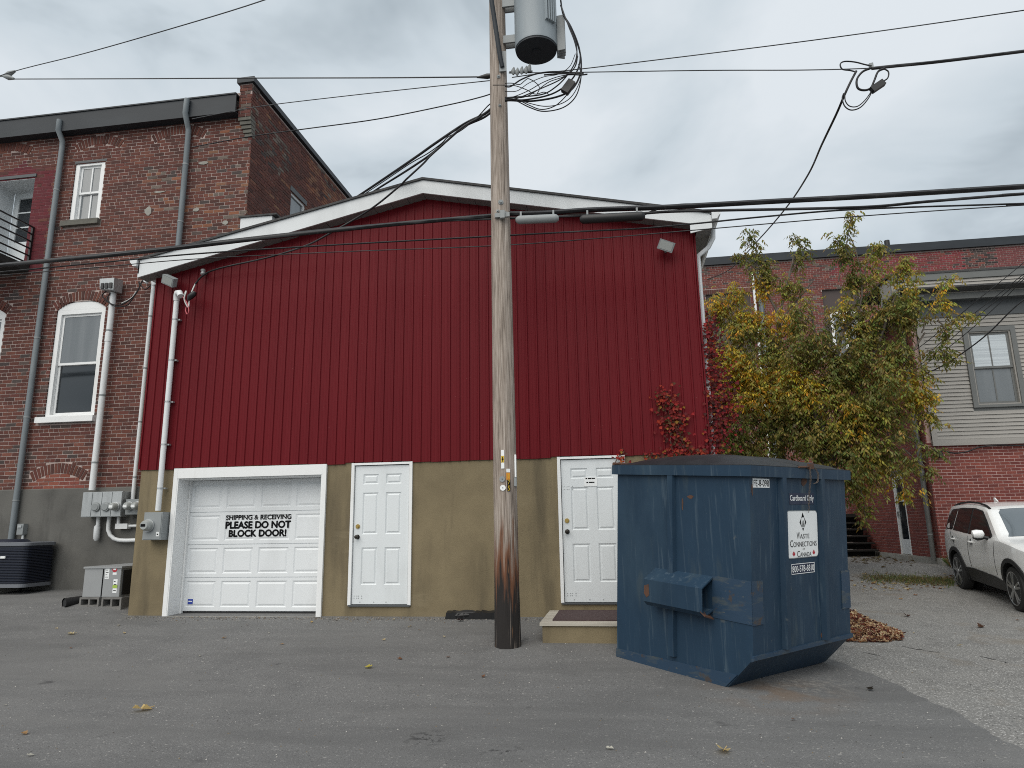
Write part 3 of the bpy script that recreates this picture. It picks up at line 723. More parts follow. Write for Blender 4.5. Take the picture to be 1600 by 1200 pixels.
# mortar bed (recessed) cut round the openings, as horizontal bands
levels = sorted({zft-.05, ztop+.4, wb-.13, ws_, wt_, ub-.0, ut, db_, dt_})
for za, zb in zip(levels, levels[1:]):
    zm = (za+zb)/2; H = []
    if wb < zm < ws_: H += [(wl, wr), (w0xc-whw, w0r)]
    if ws_ < zm < wt_+.01: H += [(wl+.004, wr-.004), (w0xc-whw+.004, w0r-.004)]; mb.box(wl-.01, wr+.01, YB+.15, YB+.24, za, zb); mb.box(w0xc-whw-.01, w0r+.01, YB+.15, YB+.24, za, zb)
    if ub < zm < ut: H.append((ul, ur))
    if db_ < zm < dt_: H.append((dl_, dr_))
    a = -15.0
    for h0, h1 in sorted(H)+[(XC-.012, XC-.012)]:
        if h0 > a: mb.box(a, h0, YB+.005, YB+.25, za, zb)
        a = h1
part('mortar_bed', mb, M_mortar, BB)
for x0, x1, z0, z1 in ((prx0, dl_, prz0, prz1), (dr_, prx1, prz0, prz1), (dl_, dr_, dt_, prz1), (dl_, dr_, prz0, db_)):
    if z1 > z0: part('painted_pointing', MB().box(x0, x1, YB+.0025, YB+.0045, z0, z1), M_paintred, BB)
wall_bricks(BB, Pf, (0, -1, 0), -14.6, XC-.004, zft+.01, ztop+.1, holes_front, col_front, (M_bricko, M_bricka), limit=300, seen=vis, seed=21)
mb = MB(); mb.box(-15, XC-.01, YB-.015, YB+.25, -.3, zft); mb.prism([(-15, YB-.015, zft), (XC-.01, YB-.015, zft), (XC-.01, YB+.01, zft+.03), (-15, YB+.01, zft+.03)], (0, .02, 0)); part('foundation', mb, M_parge, BB)
# side wall over the red roof
swy = [float(at(455, 300, x=XC)[1])-YB, float(at(477, 330, x=XC)[1])-YB]; swz = float(at(456, 299, x=XC)[2]), float(at(456, 345, x=XC)[2])
def holes_side(za, zb):
    zm = (za+zb)/2
    return [(swy[0], swy[1])] if swz[1]-1 < zm < swz[0] else []
def col_side(u, z, r):
    k = math.sin(u*2.1+z*1.3)+math.sin(z*2.9-u*.8)
    if z > zpar-1.0 and u > 2.5 and r.random() < .5: return brick_tint(ORANGE, r)
    if k > .8 and r.random() < .5: return brick_tint(GREYB, r)
    if r.random() < .06: return brick_tint(ORANGE, r)
    return brick_tint(OLD, r)
mb = MB(); mb.box(XC-.25, XC-.009, YB+.012, 14, 4.2, swz[1]-1); mb.box(XC-.25, XC-.009, YB+.012, YB+swy[0], swz[1]-1, swz[0]); mb.box(XC-.25, XC-.009, YB+swy[1], 14, swz[1]-1, swz[0]); mb.box(XC-.25, XC-.009, YB+.012, 14, swz[0], zpar)
part('side_mortar_bed', mb, M_mortar, BB)
wall_bricks(BB, Ps, (1, 0, 0), .004, 11.5, 4.3, zpar, holes_side, col_side, (M_bricko, M_bricka), seed=5)
b = MB(); yA, yB_ = YB+swy[0], YB+swy[1]; b.box(XC-.12, XC-.04, yA, yA+.06, swz[1]-1, swz[0]); b.box(XC-.12, XC-.04, yB_-.06, yB_, swz[1]-1, swz[0]); b.box(XC-.12, XC-.04, yA+.06, yB_-.06, swz[0]-.06, swz[0])
SW = part('side_window', b, M_white, BB); part('pane', MB().box(XC-.10, XC-.07, yA+.06, yB_-.06, swz[1]-1, swz[0]-.06), M_glassgrey, SW)
b = MB(); b.box(XC-.2, XC+.01, yA-.05, yB_+.05, swz[0]+.003, swz[0]+.12); part('window_lintel', b, M_darkgrey, BB)
# parapet pier with corbels, capping, fascia
pxl = float(at(374, 160, y=YB-.1)[0])
zf0, zf1 = float(at(372, 174, y=YB-.22)[2]), float(at(372, 146.5, y=YB-.22)[2])
pal = OLD+GREYB
def pier_col(u, z, r): return brick_tint(pal, r)
mb = MB(); mb.box(pxl, XC-.002, YB-.10, YB+.2, zf0-.05, zpar+.02)
part('pier_core', mb, M_mortar, BB)
wall_bricks(BB, lambda u, z: (u, YB-.11, z), (0, -1, 0), pxl, XC, zf0-.05, zpar, lambda a, b: [], pier_col, (M_bricko, M_bricka), seed=8)
wall_bricks(BB, lambda u, z: (XC+.01, YB-.10+u, z), (1, 0, 0), 0, .28, zf0-.05, zpar, lambda a, b: [], pier_col, (M_bricko, M_bricka), seed=9)
for i in range(5):
    q = MB(); d = .10-.02*i; z1 = zf0-.055-.085*i; q.box(pxl+.03*i, XC+.004, YB-d, YB+.1, z1-.07, z1); part('corbel', q, M_stone, BB)
b = MB(); b.box(pxl-.05, XC+.06, YB-.16, YB+.1, zpar+.022, zpar+.14); b.box(XC-.3, XC+.06, YB+.1, 14, zpar+.022, zpar+.14); part('parapet_cap', b, M_fascia, BB)
b = MB(); b.box(-15, pxl-.004, YB-.22, YB-.19, zf0, zf1); b.box(-15, pxl-.004, YB-.24, YB+.2, zf1+.001, zf1+.03); b.box(-15, pxl-.004, YB-.19, YB+.0, zf0+.01, zf0+.03); part('roof_fascia', b, M_fascia, BB)
b = MB(); b.box(-15, XC-.3, YB+.2, 14, zf1-.1, zf1+.0); part('flat_roof', b, M_shingle, BB)
# windows
def sash_window(parent, xl, xr, zb, zs, zt, mat_top, mat_bot, arched, sill):
    fw_ = .095; y0 = YB+.02
    b = MB(); b.box(xl, xl+fw_, y0, y0+.12, zb, zs); b.box(xr-fw_, xr, y0, y0+.12, zb, zs); b.box(xl+fw_, xr-fw_, y0, y0+.12, zb, zb+.05)
    if arched:
        xc, hw = (xl+xr)/2, (xr-xl)/2; n = 12
        top = [(xc-hw*math.cos(PI*k/n), y0, zs+(zt-zs)*math.sin(PI*k/n)) for k in range(n+1)]
        b.prism(top[::-1], (0, .12, 0)); b.box(xl+fw_, xr-fw_, y0+.001, y0+.12, zs-.09, zs+.001)
    else: b.box(xl+fw_, xr-fw_, y0, y0+.12, zs-fw_*.6, zs)
    F_ = part('window', b, M_white, parent)
    a0, a1 = xl+fw_+.004, xr-fw_-.004; z0, z1 = zb+.052, (zs-.092 if arched else zs-fw_*.6-.002); zm = z0+(z1-z0)*.5
    s = MB(); f = .045
    for (p, q, yy) in ((z0, zm+.02, y0+.075), (zm-.02, z1, y0+.045)):
        s.box(a0, a0+f, yy, yy+.028, p, q); s.box(a1-f, a1, yy, yy+.028, p, q); s.box(a0+f, a1-f, yy, yy+.028, p, p+f); s.box(a0+f, a1-f, yy, yy+.028, q-f, q)
    part('sash', s, M_white, F_)
    part('pane', MB().box(a0+f, a1-f, y0+.092, y0+.098, z0+f, zm), mat_bot, F_); part('pane', MB().box(a0+f, a1-f, y0+.056, y0+.062, zm-.0, z1-f), mat_top, F_)
    part('window_sill', MB().box(xl-.12, xr+.045, YB-.09, YB+.1, zb-.115, zb-.002), sill, F_)
    return F_, (a0+f, a1-f, zm, z1-f, z0+f)
sash_window(BB, wl, wr, wb, ws_, wt_, M_glassgrey, M_glass, True, M_white)
sash_window(BB, w0xc-whw, w0r, wb, ws_, wt_, M_glassgrey, M_glass, True, M_white)
fo, (a0, a1, zm, z1, z0) = sash_window(BB, ul, ur, ub, ut, ut, M_glassgrey, M_glassgrey, False, M_stone)
b = MB(); xm = (a0+a1)/2+.02; b.box(xm-.015, xm+.015, YB+.06, YB+.075, zm, z1); b.box(xm-.015, xm+.015, YB+.095, YB+.11, z0, zm); part('glazing_bar', b, M_white, fo)
b = MB(); b.box(ul-.02, ur+.03, YB-.004, YB+.1, ut+.003, ut+.05); part('window_lintel', b, M_darkgrey, BB)
# recessed balcony door
b = MB(); rd = .55
b.box(dl_, dl_+.03, YB+.01, YB+rd, db_, dt_); b.box(dr_-.012, dr_, YB+.02, YB+rd, db_, dt_); b.box(dl_+.03, dr_-.012, YB+.01, YB+rd, dt_-.03, dt_); b.box(dl_+.03, dr_-.012, YB+.01, YB+rd, db_-.04, db_)
RC = part('door_recess', b, M_whitemetal, BB)
dd0, dd1 = dl_+.04, dr_-.02; b = MB(); dzm = db_+.95
b.box(dd0, dd1, YB+rd, YB+rd+.04, db_, dzm); b.box(dd0, dd0+.13, YB+rd, YB+rd+.04, dzm, dt_-.03); b.box(dd1-.13, dd1, YB+rd, YB+rd+.04, dzm, dt_-.03); b.box(dd0+.13, dd1-.13, YB+rd, YB+rd+.04, dt_-.15, dt_-.03)
gx_, gw = dd0+.13, (dd1-dd0-.26); gh = (dt_-.15-dzm)
for i in (1, 2): b.box(gx_, gx_+gw, YB+rd+.002, YB+rd+.03, dzm+gh*i/3-.015, dzm+gh*i/3+.015)
b.box(gx_+gw/2-.015, gx_+gw/2+.015, YB+rd+.001, YB+rd+.031, dzm, dzm+gh)
BD = part('balcony_door', b, M_door, BB)
for i in range(3):
    for j in range(2): part('pane', MB().box(gx_+gw*j/2+.016, gx_+gw*(j+1)/2-.016, YB+rd+.015, YB+rd+.022, dzm+gh*i/3+.016, dzm+gh*(i+1)/3-.016), M_glass, BD)
b = MB(); b.box(dl_-.1, dr_+.03, YB-.02, YB+.1, dt_+.003, dt_+.07); part('door_lintel', b, M_darkgrey, BB)
# mortar patches and tie anchor on the front
for (u, v, wd, ht) in ((232, 330, .17, .2), (318, 255, .26, .08), (352, 348, .14, .11), (307, 328, .14, .1), (250, 300, .3, .05)):
    P_ = at(u, v, y=YB); b = MB(); n = 9
    poly = [(P_[0]+wd/2*math.cos(2*PI*k/n)*rnd.uniform(.7, 1.1), YB-.011, P_[2]+ht/2*math.sin(2*PI*k/n)*rnd.uniform(.7, 1.1)) for k in range(n)]
    b.prism(poly[::-1], (0, .02, 0)); part('mortar_patch', b, M_concrete, BB)
# balcony in front of the recessed door
bx1 = float(at(47, 385, y=YB-.04)[0]); bzt, bzb = float(at(49, 355, y=YB-.04)[2]), float(at(45, 413, y=YB-.04)[2]); by0 = YB-1.35
BAL = thing('balcony', 'black steel balcony with open side rails on the upper brick wall', 'balcony', (bx1-1, YB, bzb))
part('deck', MB().box(bx1-2.4, bx1+.02, by0, YB-.02, bzb-.16, bzb-.02), M_darkwood, BAL)
for x, y in ((bx1, YB-.05), (bx1, by0), (bx1-2.38, by0)): part('rail_post', MB().box(x-.02, x+.02, y, y+.04, bzb-.02, bzt+.01), M_black, BAL)
for i in range(6):
    z = bzt-(bzt-bzb)*i/5.2; part('side_rail', MB().box(bx1-.012, bx1+.012, by0+.04, YB-.05, z-.013, z+.013), M_black, BAL); part('front_rail', MB().box(bx1-2.36, bx1-.02, by0+.008, by0+.032, z-.013, z+.013), M_black, BAL)

# downspouts -----------------------------------------------------------------
def pipe_thing(name, pts, r, m, label, cat, group=None, straps=0, seg=12):
    t = thing(name, label, cat, pts[-1], group); part('pipe', MB().tube(pts, r, seg), m, t, smooth=40)
    P = [np.array(p) for p in pts]
    a, b_ = max(zip(P, P[1:]), key=lambda s: np.linalg.norm(s[1]-s[0])); d = (b_-a)/np.linalg.norm(b_-a)
    for k in range(straps):
        q = a+(b_-a)*((k+.6)/(straps)); part('pipe_strap', MB().tube([q-d*.014, q+d*.014], (r if not hasattr(r, '__len__') else r[0])*1.1, seg), M_grey, t, smooth=40)
    return t
def straight(u0, v0, u1, v1, y):
    A, B = at(u0, v0, y=y), at(u1, v1, y=y); x = (A[0]+B[0])/2; return (x, y, A[2]), (x, y, B[2])
a, b_ = straight(97, 232, 18, 836, YB-.09)
pipe_thing('downspout', [(a[0], YB-.24, zf0+.25), (a[0], YB-.24, zf0+.02), (a[0], YB-.1, zf0-.16), a, b_, (b_[0], YB-.12, .3)], .055, M_spout, 'slate grey downspout beside the arched window, running down to the ground', 'downspout', 'downspouts on the brick wall', 5)
a, b_ = straight(294, 205, 279, 388, YB-.09)
pipe_thing('downspout', [(a[0]+.03, YB-.27, zf0+.38), (a[0]+.02, YB-.27, zf0+.06), (a[0], YB-.12, zf0-.16), a, (b_[0], b_[1], b_[2]-1.2)], .055, M_spout, 'slate grey downspout crossing a blind arch near the parapet corner', 'downspout', 'downspouts on the brick wall', 3)

# electric service on the brick wall -----------------------------------------
ymb = YB-.13
a, b_ = straight(178, 458, 143, 766, ymb)
MA = pipe_thing('service_mast', [a, b_], .058, M_conduit, 'thick pale service mast with a boxy weatherhead beside the arched window', 'service mast', 'electric service masts', 3)
wa = at(168, 436, y=ymb-.1)
b = MB(); b.hexa([(a[0]-.15, ymb-.19, a[2]+.03), (a[0]+.15, ymb-.19, a[2]+.0), (a[0]+.14, ymb+.06, a[2]+.0), (a[0]-.14, ymb+.06, a[2]+.03), (a[0]-.17, ymb-.2, a[2]+.24), (a[0]+.15, ymb-.2, a[2]+.24), (a[0]+.14, ymb+.06, a[2]+.28), (a[0]-.16, ymb+.06, a[2]+.28)])
part('weatherhead', b, M_galv, MA)
b = MB()
for k in range(3): b.box(a[0]-.12+.09*k, a[0]-.06+.09*k, ymb-.215, ymb-.19, a[2]+.03, a[2]+.14)
part('cable_slots', b, M_black, MA)
part('mast_collar', MB().tube([(a[0], ymb, a[2]-1.0), (a[0], ymb, a[2]-.82)], .066, 12), M_conduit, MA, smooth=40)
a2, b2 = straight(238, 447, 209, 781, YB-.08)
MB2 = pipe_thing('service_mast', [(a2[0], a2[1]-.02, a2[2]+.08), a2, b2], .036, M_conduit, 'thin pale conduit mast squeezed against the red siding edge', 'service mast', 'electric service masts', 4)
part('weatherhead', MB().tube([(a2[0]+.02, a2[1], a2[2]+.02), (a2[0]+.0, a2[1]-.03, a2[2]+.13), (a2[0]-.09, a2[1]-.06, a2[2]+.12), (a2[0]-.13, a2[1]-.08, a2[2]+.05)], .05, 10), M_conduit, MB2, smooth=40)
def round_meter(parent, x, z, y, glass):
    b = MB(); b.tube([(x, y, z), (x, y-.03, z), (x, y-.032, z)], [.085, .085, .075], 20); o = part('meter_ring', b, M_galv if glass else M_grey, parent, smooth=40)
    if glass:
        part('meter_glass', MB().tube([(x, y-.03, z), (x, y-.11, z), (x, y-.135, z)], [.072, .068, .045], 20), M_glassm, o, smooth=40)
        part('meter_face', MB().box(x-.04, x+.035, y-.139, y-.1355, z-.022, z+.02), M_signwhite, o)
    else: part('blank_cover', MB().tube([(x, y-.03, z), (x, y-.045, z)], [.075, .06], 20), M_grey, o, smooth=40)
yf = YB-.27
A = at(125.5, 809, y=yf); B = at(191.5, 767.5, y=yf); mbx0, mbx1, mbz0, mbz1 = A[0], B[0], A[2]+.01, B[2]
BK = thing('meter_bank', 'wide galvanised meter cabinet with three round sockets on the grey foundation', 'meter box', ((mbx0+mbx1)/2, YB, mbz0))
part('cabinet', MB().box(mbx0, mbx1, yf+.012, YB-.015, mbz0, mbz1), M_galv, BK)
cw = (mbx1-mbx0)/4
for k in range(4): part('cover_panel', MB().box(mbx0+cw*k+.006, mbx0+cw*(k+1)-.006, yf, yf+.011, mbz0+.01, mbz1-.01), M_galv, BK)
zmm = at(160, 792, y=yf)[2]
for k, g in ((1, 0), (2, 0), (3, 1)): round_meter(BK, mbx0+cw*(k+.5), zmm, yf, g)
A = at(195, 804, y=yf+.05); B = at(222, 779.5, y=yf+.05)
BK2 = thing('meter_socket', 'small grey two-meter box half hidden behind the stucco corner', 'meter box', (A[0], YB, A[2]))
part('cabinet', MB().box(A[0], B[0], yf+.05, YB-.015, A[2], B[2]), M_grey, BK2)
for k in (.28, .78): round_meter(BK2, A[0]+(B[0]-A[0])*k, at(200, 791, y=yf+.05)[2], yf+.05, True)
# conduits below the cabinet
def P2(u, v, y=YB-.1): return tuple(at(u, v, y=y))
t = thing('conduit', 'short conduit ending in a rounded pale fitting below the meter cabinet', 'conduit', P2(152, 842), 'conduits under the meter cabinet')
part('pipe', MB().tube([P2(154, 808), P2(153, 822)], .035, 10), M_conduit, t, smooth=40)
part('fitting', MB().tube([P2(153, 820), P2(152, 823), P2(150.5, 841), P2(150, 845)], [.03, .055, .055, .025], 10), M_whitemetal, t, smooth=40)
t = thing('conduit', 'pale conduit curving from the meter cabinet into the stucco corner', 'conduit', P2(180, 843), 'conduits under the meter cabinet')
part('pipe', MB().tube([P2(171, 808), P2(169.5, 820), P2(169, 828), P2(172, 836), P2(178, 841.5), P2(186, 844), P2(196, 844.5), P2(225, 843.5)], .036, 10), M_conduit, t, smooth=40)
t = thing('conduit', 'small junction box on a conduit just under the meter cabinet', 'conduit', P2(190, 822), 'conduits under the meter cabinet')
part('pipe', MB().tube([P2(185.5, 808), P2(185, 820)], .03, 10), M_conduit, t, smooth=40); part('pipe', MB().tube([P2(198, 822), P2(225, 821)], .026, 10), M_conduit, t, smooth=40)
A = at(180, 826.5, y=YB-.14); B = at(199.5, 818, y=YB-.14); part('junction_box', MB().box(A[0], B[0], YB-.15, YB-.04, A[2], B[2]), M_conduit, t)

# electric service on the red wall --------------------------------------------
a, b_ = straight(277, 468, 246, 798, -.11)
MR = thing('service_mast', 'pale conduit mast with a hooked top on the red siding', 'service mast', b_, 'electric service masts')
part('pipe', MB().tube([a, b_], .042, 12), M_conduit, MR, smooth=40)
part('weatherhead', MB().tube([(a[0], -.11, a[2]-.02), (a[0], -.12, a[2]+.06), (a[0]+.03, -.15, a[2]+.10), (a[0]+.09, -.18, a[2]+.09), (a[0]+.13, -.2, a[2]+.02)], .05, 10), M_conduit, MR, smooth=40)
for k in range(5):
    z = a[2]+(b_[2]-a[2])*(k+.5)/5; q = MB(); q.tube([(a[0], -.11, z-.012), (a[0], -.11, z+.012)], .046, 12); q.box(a[0]-.02, a[0]+.075, -.09, -.035, z-.012, z+.012); part('pipe_strap', q, M_galv, MR)
A = at(222, 844, y=-.2); B = at(254.5, 800, y=-.2)
MS = thing('meter_socket', 'grey electric meter box on the tan stucco left of the garage', 'meter box', (A[0], 0, A[2]))
part('cabinet', MB().box(A[0], B[0], -.2, -.003, A[2], B[2]), M_grey, MS)
part('cover', MB().box(A[0]+.012, B[0]-.012, -.208, -.2005, A[2]+.012, B[2]-.012), M_grey, MS)
mx, mz = at(232.5, 821, y=-.21)[0], at(232.5, 821, y=-.21)[2]
q = MB(); q.tube([(mx, -.208, mz), (mx, -.235, mz)], .098, 22); rg = part('meter_ring', q, M_galv, MS, smooth=40)
part('meter_glass', MB().tube([(mx, -.236, mz), (mx, -.30, mz), (mx, -.335, mz)], [.085, .08, .06], 22), M_glassm, rg, smooth=40)
part('meter_display', MB().box(mx-.045, mx+.03, -.34, -.3355, mz-.018, mz+.022), M_ink, rg)
q = MB(); A2 = at(243.5, 838, y=-.21); B2 = at(248.5, 831, y=-.21); q.box(A2[0], B2[0], -.2105, -.2082, A2[2], B2[2]); part('label_sticker', q, M_signwhite, MS)
q = MB(); q.box(A2[0]+.012, B2[0]-.012, -.2118, -.2106, A2[2]+.02, A2[2]+.04); part('sticker_print', q, M_ink, MS)
# loose service wires at the mast head
def ext(P, a=0, b=14.0):
    P = [np.array(p, float) for p in P]
    if b: d = P[-1]-P[-2]; P = P+[P[-1]+d/np.linalg.norm(d)*b]
    if a: d = P[0]-P[1]; P = [P[0]+d/np.linalg.norm(d)*a]+P
    return P
def spline(pts, n=6):
    P = [np.array(p, float) for p in pts]; P = [2*P[0]-P[1]]+P+[2*P[-1]-P[-2]]; out_ = []
    for i in range(1, len(P)-2):
        for k in range(n):
            t = k/n; a, b, c, d = P[i-1:i+3]
            out_.append(.5*((2*b)+(-a+c)*t+(2*a-5*b+4*c-d)*t*t+(-a+3*b-3*c+d)*t**3))
    out_.append(P[-2]); return out_
def cable(name, pts, r, m, label, cat='cable', group=None, n=6, seg=6):
    return single(name, MB().tube(spline(pts, n), r, seg), m, label, cat, group, smooth=60)
M_whitewire = mat('white wire jacket', (.6, .6, .58), .5); M_redwire = mat('pink red wire jacket', (.5, .10, .12), .5)
Q = lambda u, v, y: tuple(at(u, v, y=y))
cable('service_wire', [Q(287, 461, -.2), Q(291, 455, -.22), Q(288, 468, -.25), Q(294, 480, -.25), Q(296, 470, -.22), Q(300, 455, -.2), Q(306, 442, -.15)], .011, M_whitewire, 'white looping wire at the hooked mast head on the red wall')
cable('service_wire', [Q(286, 464, -.2), Q(292, 473, -.24), Q(295, 485, -.26), Q(292.5, 491, -.26), Q(290, 484, -.24), Q(293, 476, -.22)], .009, M_redwire, 'pink red wire loop hanging under the mast head on the red wall')
single('splice_block', MB().tube([Q(294, 469, -.24), Q(297, 464, -.24), Q(303, 459, -.24), Q(305, 456, -.24)], [.02, .05, .05, .03], 10), M_black, 'black splice block on the service wires at the red wall', 'splice', smooth=40)
q = MB(); P_ = at(318, 425.5, y=-.1)
q.tube([(P_[0], -.03, P_[2]), (P_[0], -.1, P_[2]), (P_[0], -.1, P_[2]-.0)], .02, 8); q.tube([(P_[0], -.11, P_[2]-.05), (P_[0], -.11, P_[2]-.03), (P_[0], -.11, P_[2]), (P_[0], -.11, P_[2]+.03), (P_[0], -.11, P_[2]+.05)], [.03, .045, .03, .045, .03], 12)
single('wall_insulator', q, M_galv, 'small grey spool insulator screwed to the red siding', 'insulator', smooth=40)
# tangle between the two masts on brick
for k, (pts, m, lb) in enumerate((([(172, 458), (168, 468), (178, 478), (196, 478), (205, 470), (216, 452), (222, 440), (228, 433)], M_cable, 'black wire sagging from the boxy weatherhead across the brick'),
        ([(166, 455), (160, 462), (172, 474), (190, 476), (210, 462), (218, 448), (217, 440), (226, 452), (236, 446)], M_cable, 'looped black wire between the two masts on the brick'),
        ([(190, 474), (205, 466), (213, 455)], M_whitewire, 'pale wire stub crossing the brick between the two masts'))):
    cable('service_wire', [Q(u, v, YB-.2) for u, v in pts], .011, m, lb)

# floodlights -----------------------------------------------------------------
def floodlight(u, v, ang, label):
    P_ = at(u, v, y=-.2); t = thing('floodlight', label, 'light', P_, 'floodlights under the eaves')
    c, s = math.cos(ang), math.sin(ang); ex = np.array([c, 0, s]); ez = np.array([-s*.8, -.35, c*.8]); ey = np.cross(ez, ex); ez /= np.linalg.norm(ez); ey /= np.linalg.norm(ey)
    q = MB(); q.obox(P_, ex*.115, ey*.05, ez*.075); part('housing', q, M_grey, t)
    q = MB(); q.obox(P_-ey*.052*np.sign(ey[1]) if False else P_-ey*.051*(1 if ey[1] > 0 else -1), ex*.095, ey*.003, ez*.058); part('lens', q, M_glassm, t)
    part('bracket', MB().tube([tuple(P_+np.array([0, .04, -.0])), (P_[0], -.12, P_[2]-.02), (P_[0], -.02, P_[2]-.02)], .02, 8), M_grey, t, smooth=40)
floodlight(265, 438.5, -.45, 'grey floodlight tilted under the low eave above the meter mast')
floodlight(1041, 384, -.42, 'grey floodlight below the eave above the dumpster side of the red wall')

# ------------------------------------------------------------------ condenser and heat pump
gx0_, gx1_ = at(-70, 900, y=.75)[0], at(84, 900, y=.55)[0]
CW = 1.3; CDY = .36; cyf = .98; cxr = float(at(84, 870, y=cyf+2*CDY-.1)[0]); czb, czt = float(at(70, 924, y=cyf)[2])+.06, float(at(50, 848, y=cyf)[2])
cc = np.array([cxr-CW/2, cyf+CDY])
AC = thing('condenser', 'large dark navy condenser unit on a pale pad by the grey foundation', 'air conditioner', (cc[0], cc[1], czb))
def rounded_sq(hw, r, n=6):
    P = []; hy = hw-CW/2+CDY
    for (sx, sy, a0) in ((1, 1, 0), (-1, 1, PI/2), (-1, -1, PI), (1, -1, 1.5*PI)):
        for k in range(n+1):
            a = a0+PI/2*k/n; P.append((sx*(hw-r)+r*math.cos(a), sy*(hy-r)+r*math.sin(a)))
    return P
def ring_shell(b, prof, zoff=0):   # prof: list of (half width, z)
    rows_ = [[(cc[0]+x, cc[1]+y, z) for x, y in rounded_sq(h, .12)] for h, z in prof]
    rows_ = [r_+[r_[0]] for r_ in rows_]; b.grid(rows_)
b = MB(); H_ = CW/2-.04; ring_shell(b, [(H_, czb+.05), (H_, czt-.05)]); part('cabinet', b, M_ac, AC, smooth=30)
for k in range(22):
    z = czb+.09+(czt-czb-.2)*k/21; b = MB(); ring_shell(b, [(H_+.002, z), (H_+.022, z-.004), (H_+.022, z+.008), (H_+.002, z+.016)]); part('louvre', b, M_ac, AC)
b = MB(); ring_shell(b, [(H_, czt-.055), (H_+.035, czt-.05), (H_+.035, czt-.0), (H_, czt+.012)]); b.add([(cc[0]+x, cc[1]+y, czt+.011) for x, y in rounded_sq(H_, .12)], [tuple(range(28))]); part('top_rim', b, M_actrim, AC)
b = MB(); n = 24; G = [[(cc[0]+r_*math.cos(2*PI*k/n), cc[1]+r_*math.sin(2*PI*k/n), czt+z) for k in range(n+1)] for r_, z in ((CDY-.07, .01), (CDY-.12, .05), (.2, .065), (.05, .065))]; b.grid(G); part('fan_guard', b, M_ac, AC, smooth=50)
b = MB(); ring_shell(b, [(H_, czb+.06), (H_+.035, czb+.055), (H_+.035, czb+.0), (CW/2-.2, czb)]); part('base_pan', b, M_actrim, AC)
q = at(1.5, 871, y=cyf-.05); part('maker_badge', MB().box(q[0]-.06, q[0]+.03, cc[1]-CDY-.004, cc[1]-CDY+.02, q[2]-.02, q[2]+.02), M_signwhite, AC)
single('equipment_pad', MB().box(cc[0]-.8, cc[0]-.02, cc[1]-CDY-.06, cc[1]+.3, gz(cc[0], cc[1])-.15, czb-.002), M_concrete, 'pale concrete pad under the navy condenser', 'pad')
P_ = at(33, 826, y=YB-.1); t = thing('disconnect_box', 'small grey switch box on the foundation above the navy condenser', 'switch box', P_)
part('box', MB().box(P_[0]-.07, P_[0]+.06, YB-.12, YB-.016, P_[2]-.11, P_[2]+.09), M_grey, t); part('flip_cover', MB().box(P_[0]-.05, P_[0]+.03, YB-.135, YB-.121, P_[2]+.02, P_[2]+.06), M_galv, t)
part('pipe', MB().tube([(P_[0]+.03, YB-.07, P_[2]-.11), (P_[0]+.03, YB-.07, P_[2]-.4)], .02, 8), M_conduit, t, smooth=40)
# heat pump on blocks
yh = .32; A = at(128, 933, y=yh); B = at(190, 888, y=yh)
hx0, hx1, hz0, hz1 = float(A[0]), float(B[0]), float(A[2]), float(B[2])
HP = thing('heat_pump', 'light grey heat pump unit with stickers, standing on concrete blocks', 'air conditioner', ((hx0+hx1)/2, yh+.3, hz0))
part('cabinet', MB().box(hx0, hx1, yh+.006, YB-.3, hz0, hz1), M_acbox, HP)
xm = float(at(160, 910, y=yh)[0])
part('front_panel', MB().box(hx0+.004, xm-.012, yh, yh+.0055, hz0+.006, hz1-.006), M_acbox, HP); part('front_panel', MB().box(xm+.012, hx1-.004, yh, yh+.0055, hz0+.006, hz1-.006), M_acbox, HP); part('panel_gap', MB().box(xm-.011, xm+.011, yh+.0035, yh+.0055, hz0+.006, hz1-.006), M_ink, HP)
b = MB(); b.prism([(hx0-.015, yh-.015, hz1+.001), (hx1+.015, yh-.015, hz1+.001), (hx1+.015, yh-.015, hz1+.03), (hx0-.015, yh-.015, hz1+.03)], (0, YB-.27-yh, 0)); part('top_cover', b, M_acbox, HP)
part('side_grille', MB().box(hx1+.0005, hx1+.012, yh+.05, YB-.35, hz0+.03, hz1-.03), M_carblack, HP)
def stick(u0, v0, u1, v1, m, mm=None):
    A = at(u0, v1, y=yh); B = at(u1, v0, y=yh); o = part('sticker', MB().box(A[0], B[0], yh-.0015, yh-.0002, A[2], B[2]), m, HP)
    if mm:
        b = MB(); h = B[2]-A[2]
        for k in range(4): b.box(A[0]+.01, B[0]-.012-.02*(k % 2), yh-.0026, yh-.0016, A[2]+h*(.14+.22*k), A[2]+h*(.20+.22*k))
        part('sticker_print', b, mm, o)
stick(163.5, 888, 171.5, 904.5, M_signwhite, M_inkgrey); stick(176, 894.5, 182.5, 898, M_signwhite); stick(175.5, 905, 184, 926.5, M_signwhite, M_inkgrey)
q = MB(); P_ = at(179.5, 889.5, y=yh); q.disc((P_[0], yh-.0002, P_[2]), (0, -1, 0), .045, .0018, 16); o = part('sticker', q, M_redprint, HP); part('sticker_print', MB().box(P_[0]-.025, P_[0]+.025, yh-.0032, yh-.0021, P_[2]-.012, P_[2]+.012), M_signwhite, o)
A = at(175.5, 919, y=yh); B = at(184, 914, y=yh); part('sticker_band', MB().box(A[0]+.003, B[0]-.003, yh-.004, yh-.0028, A[2], B[2]), M_green, HP)
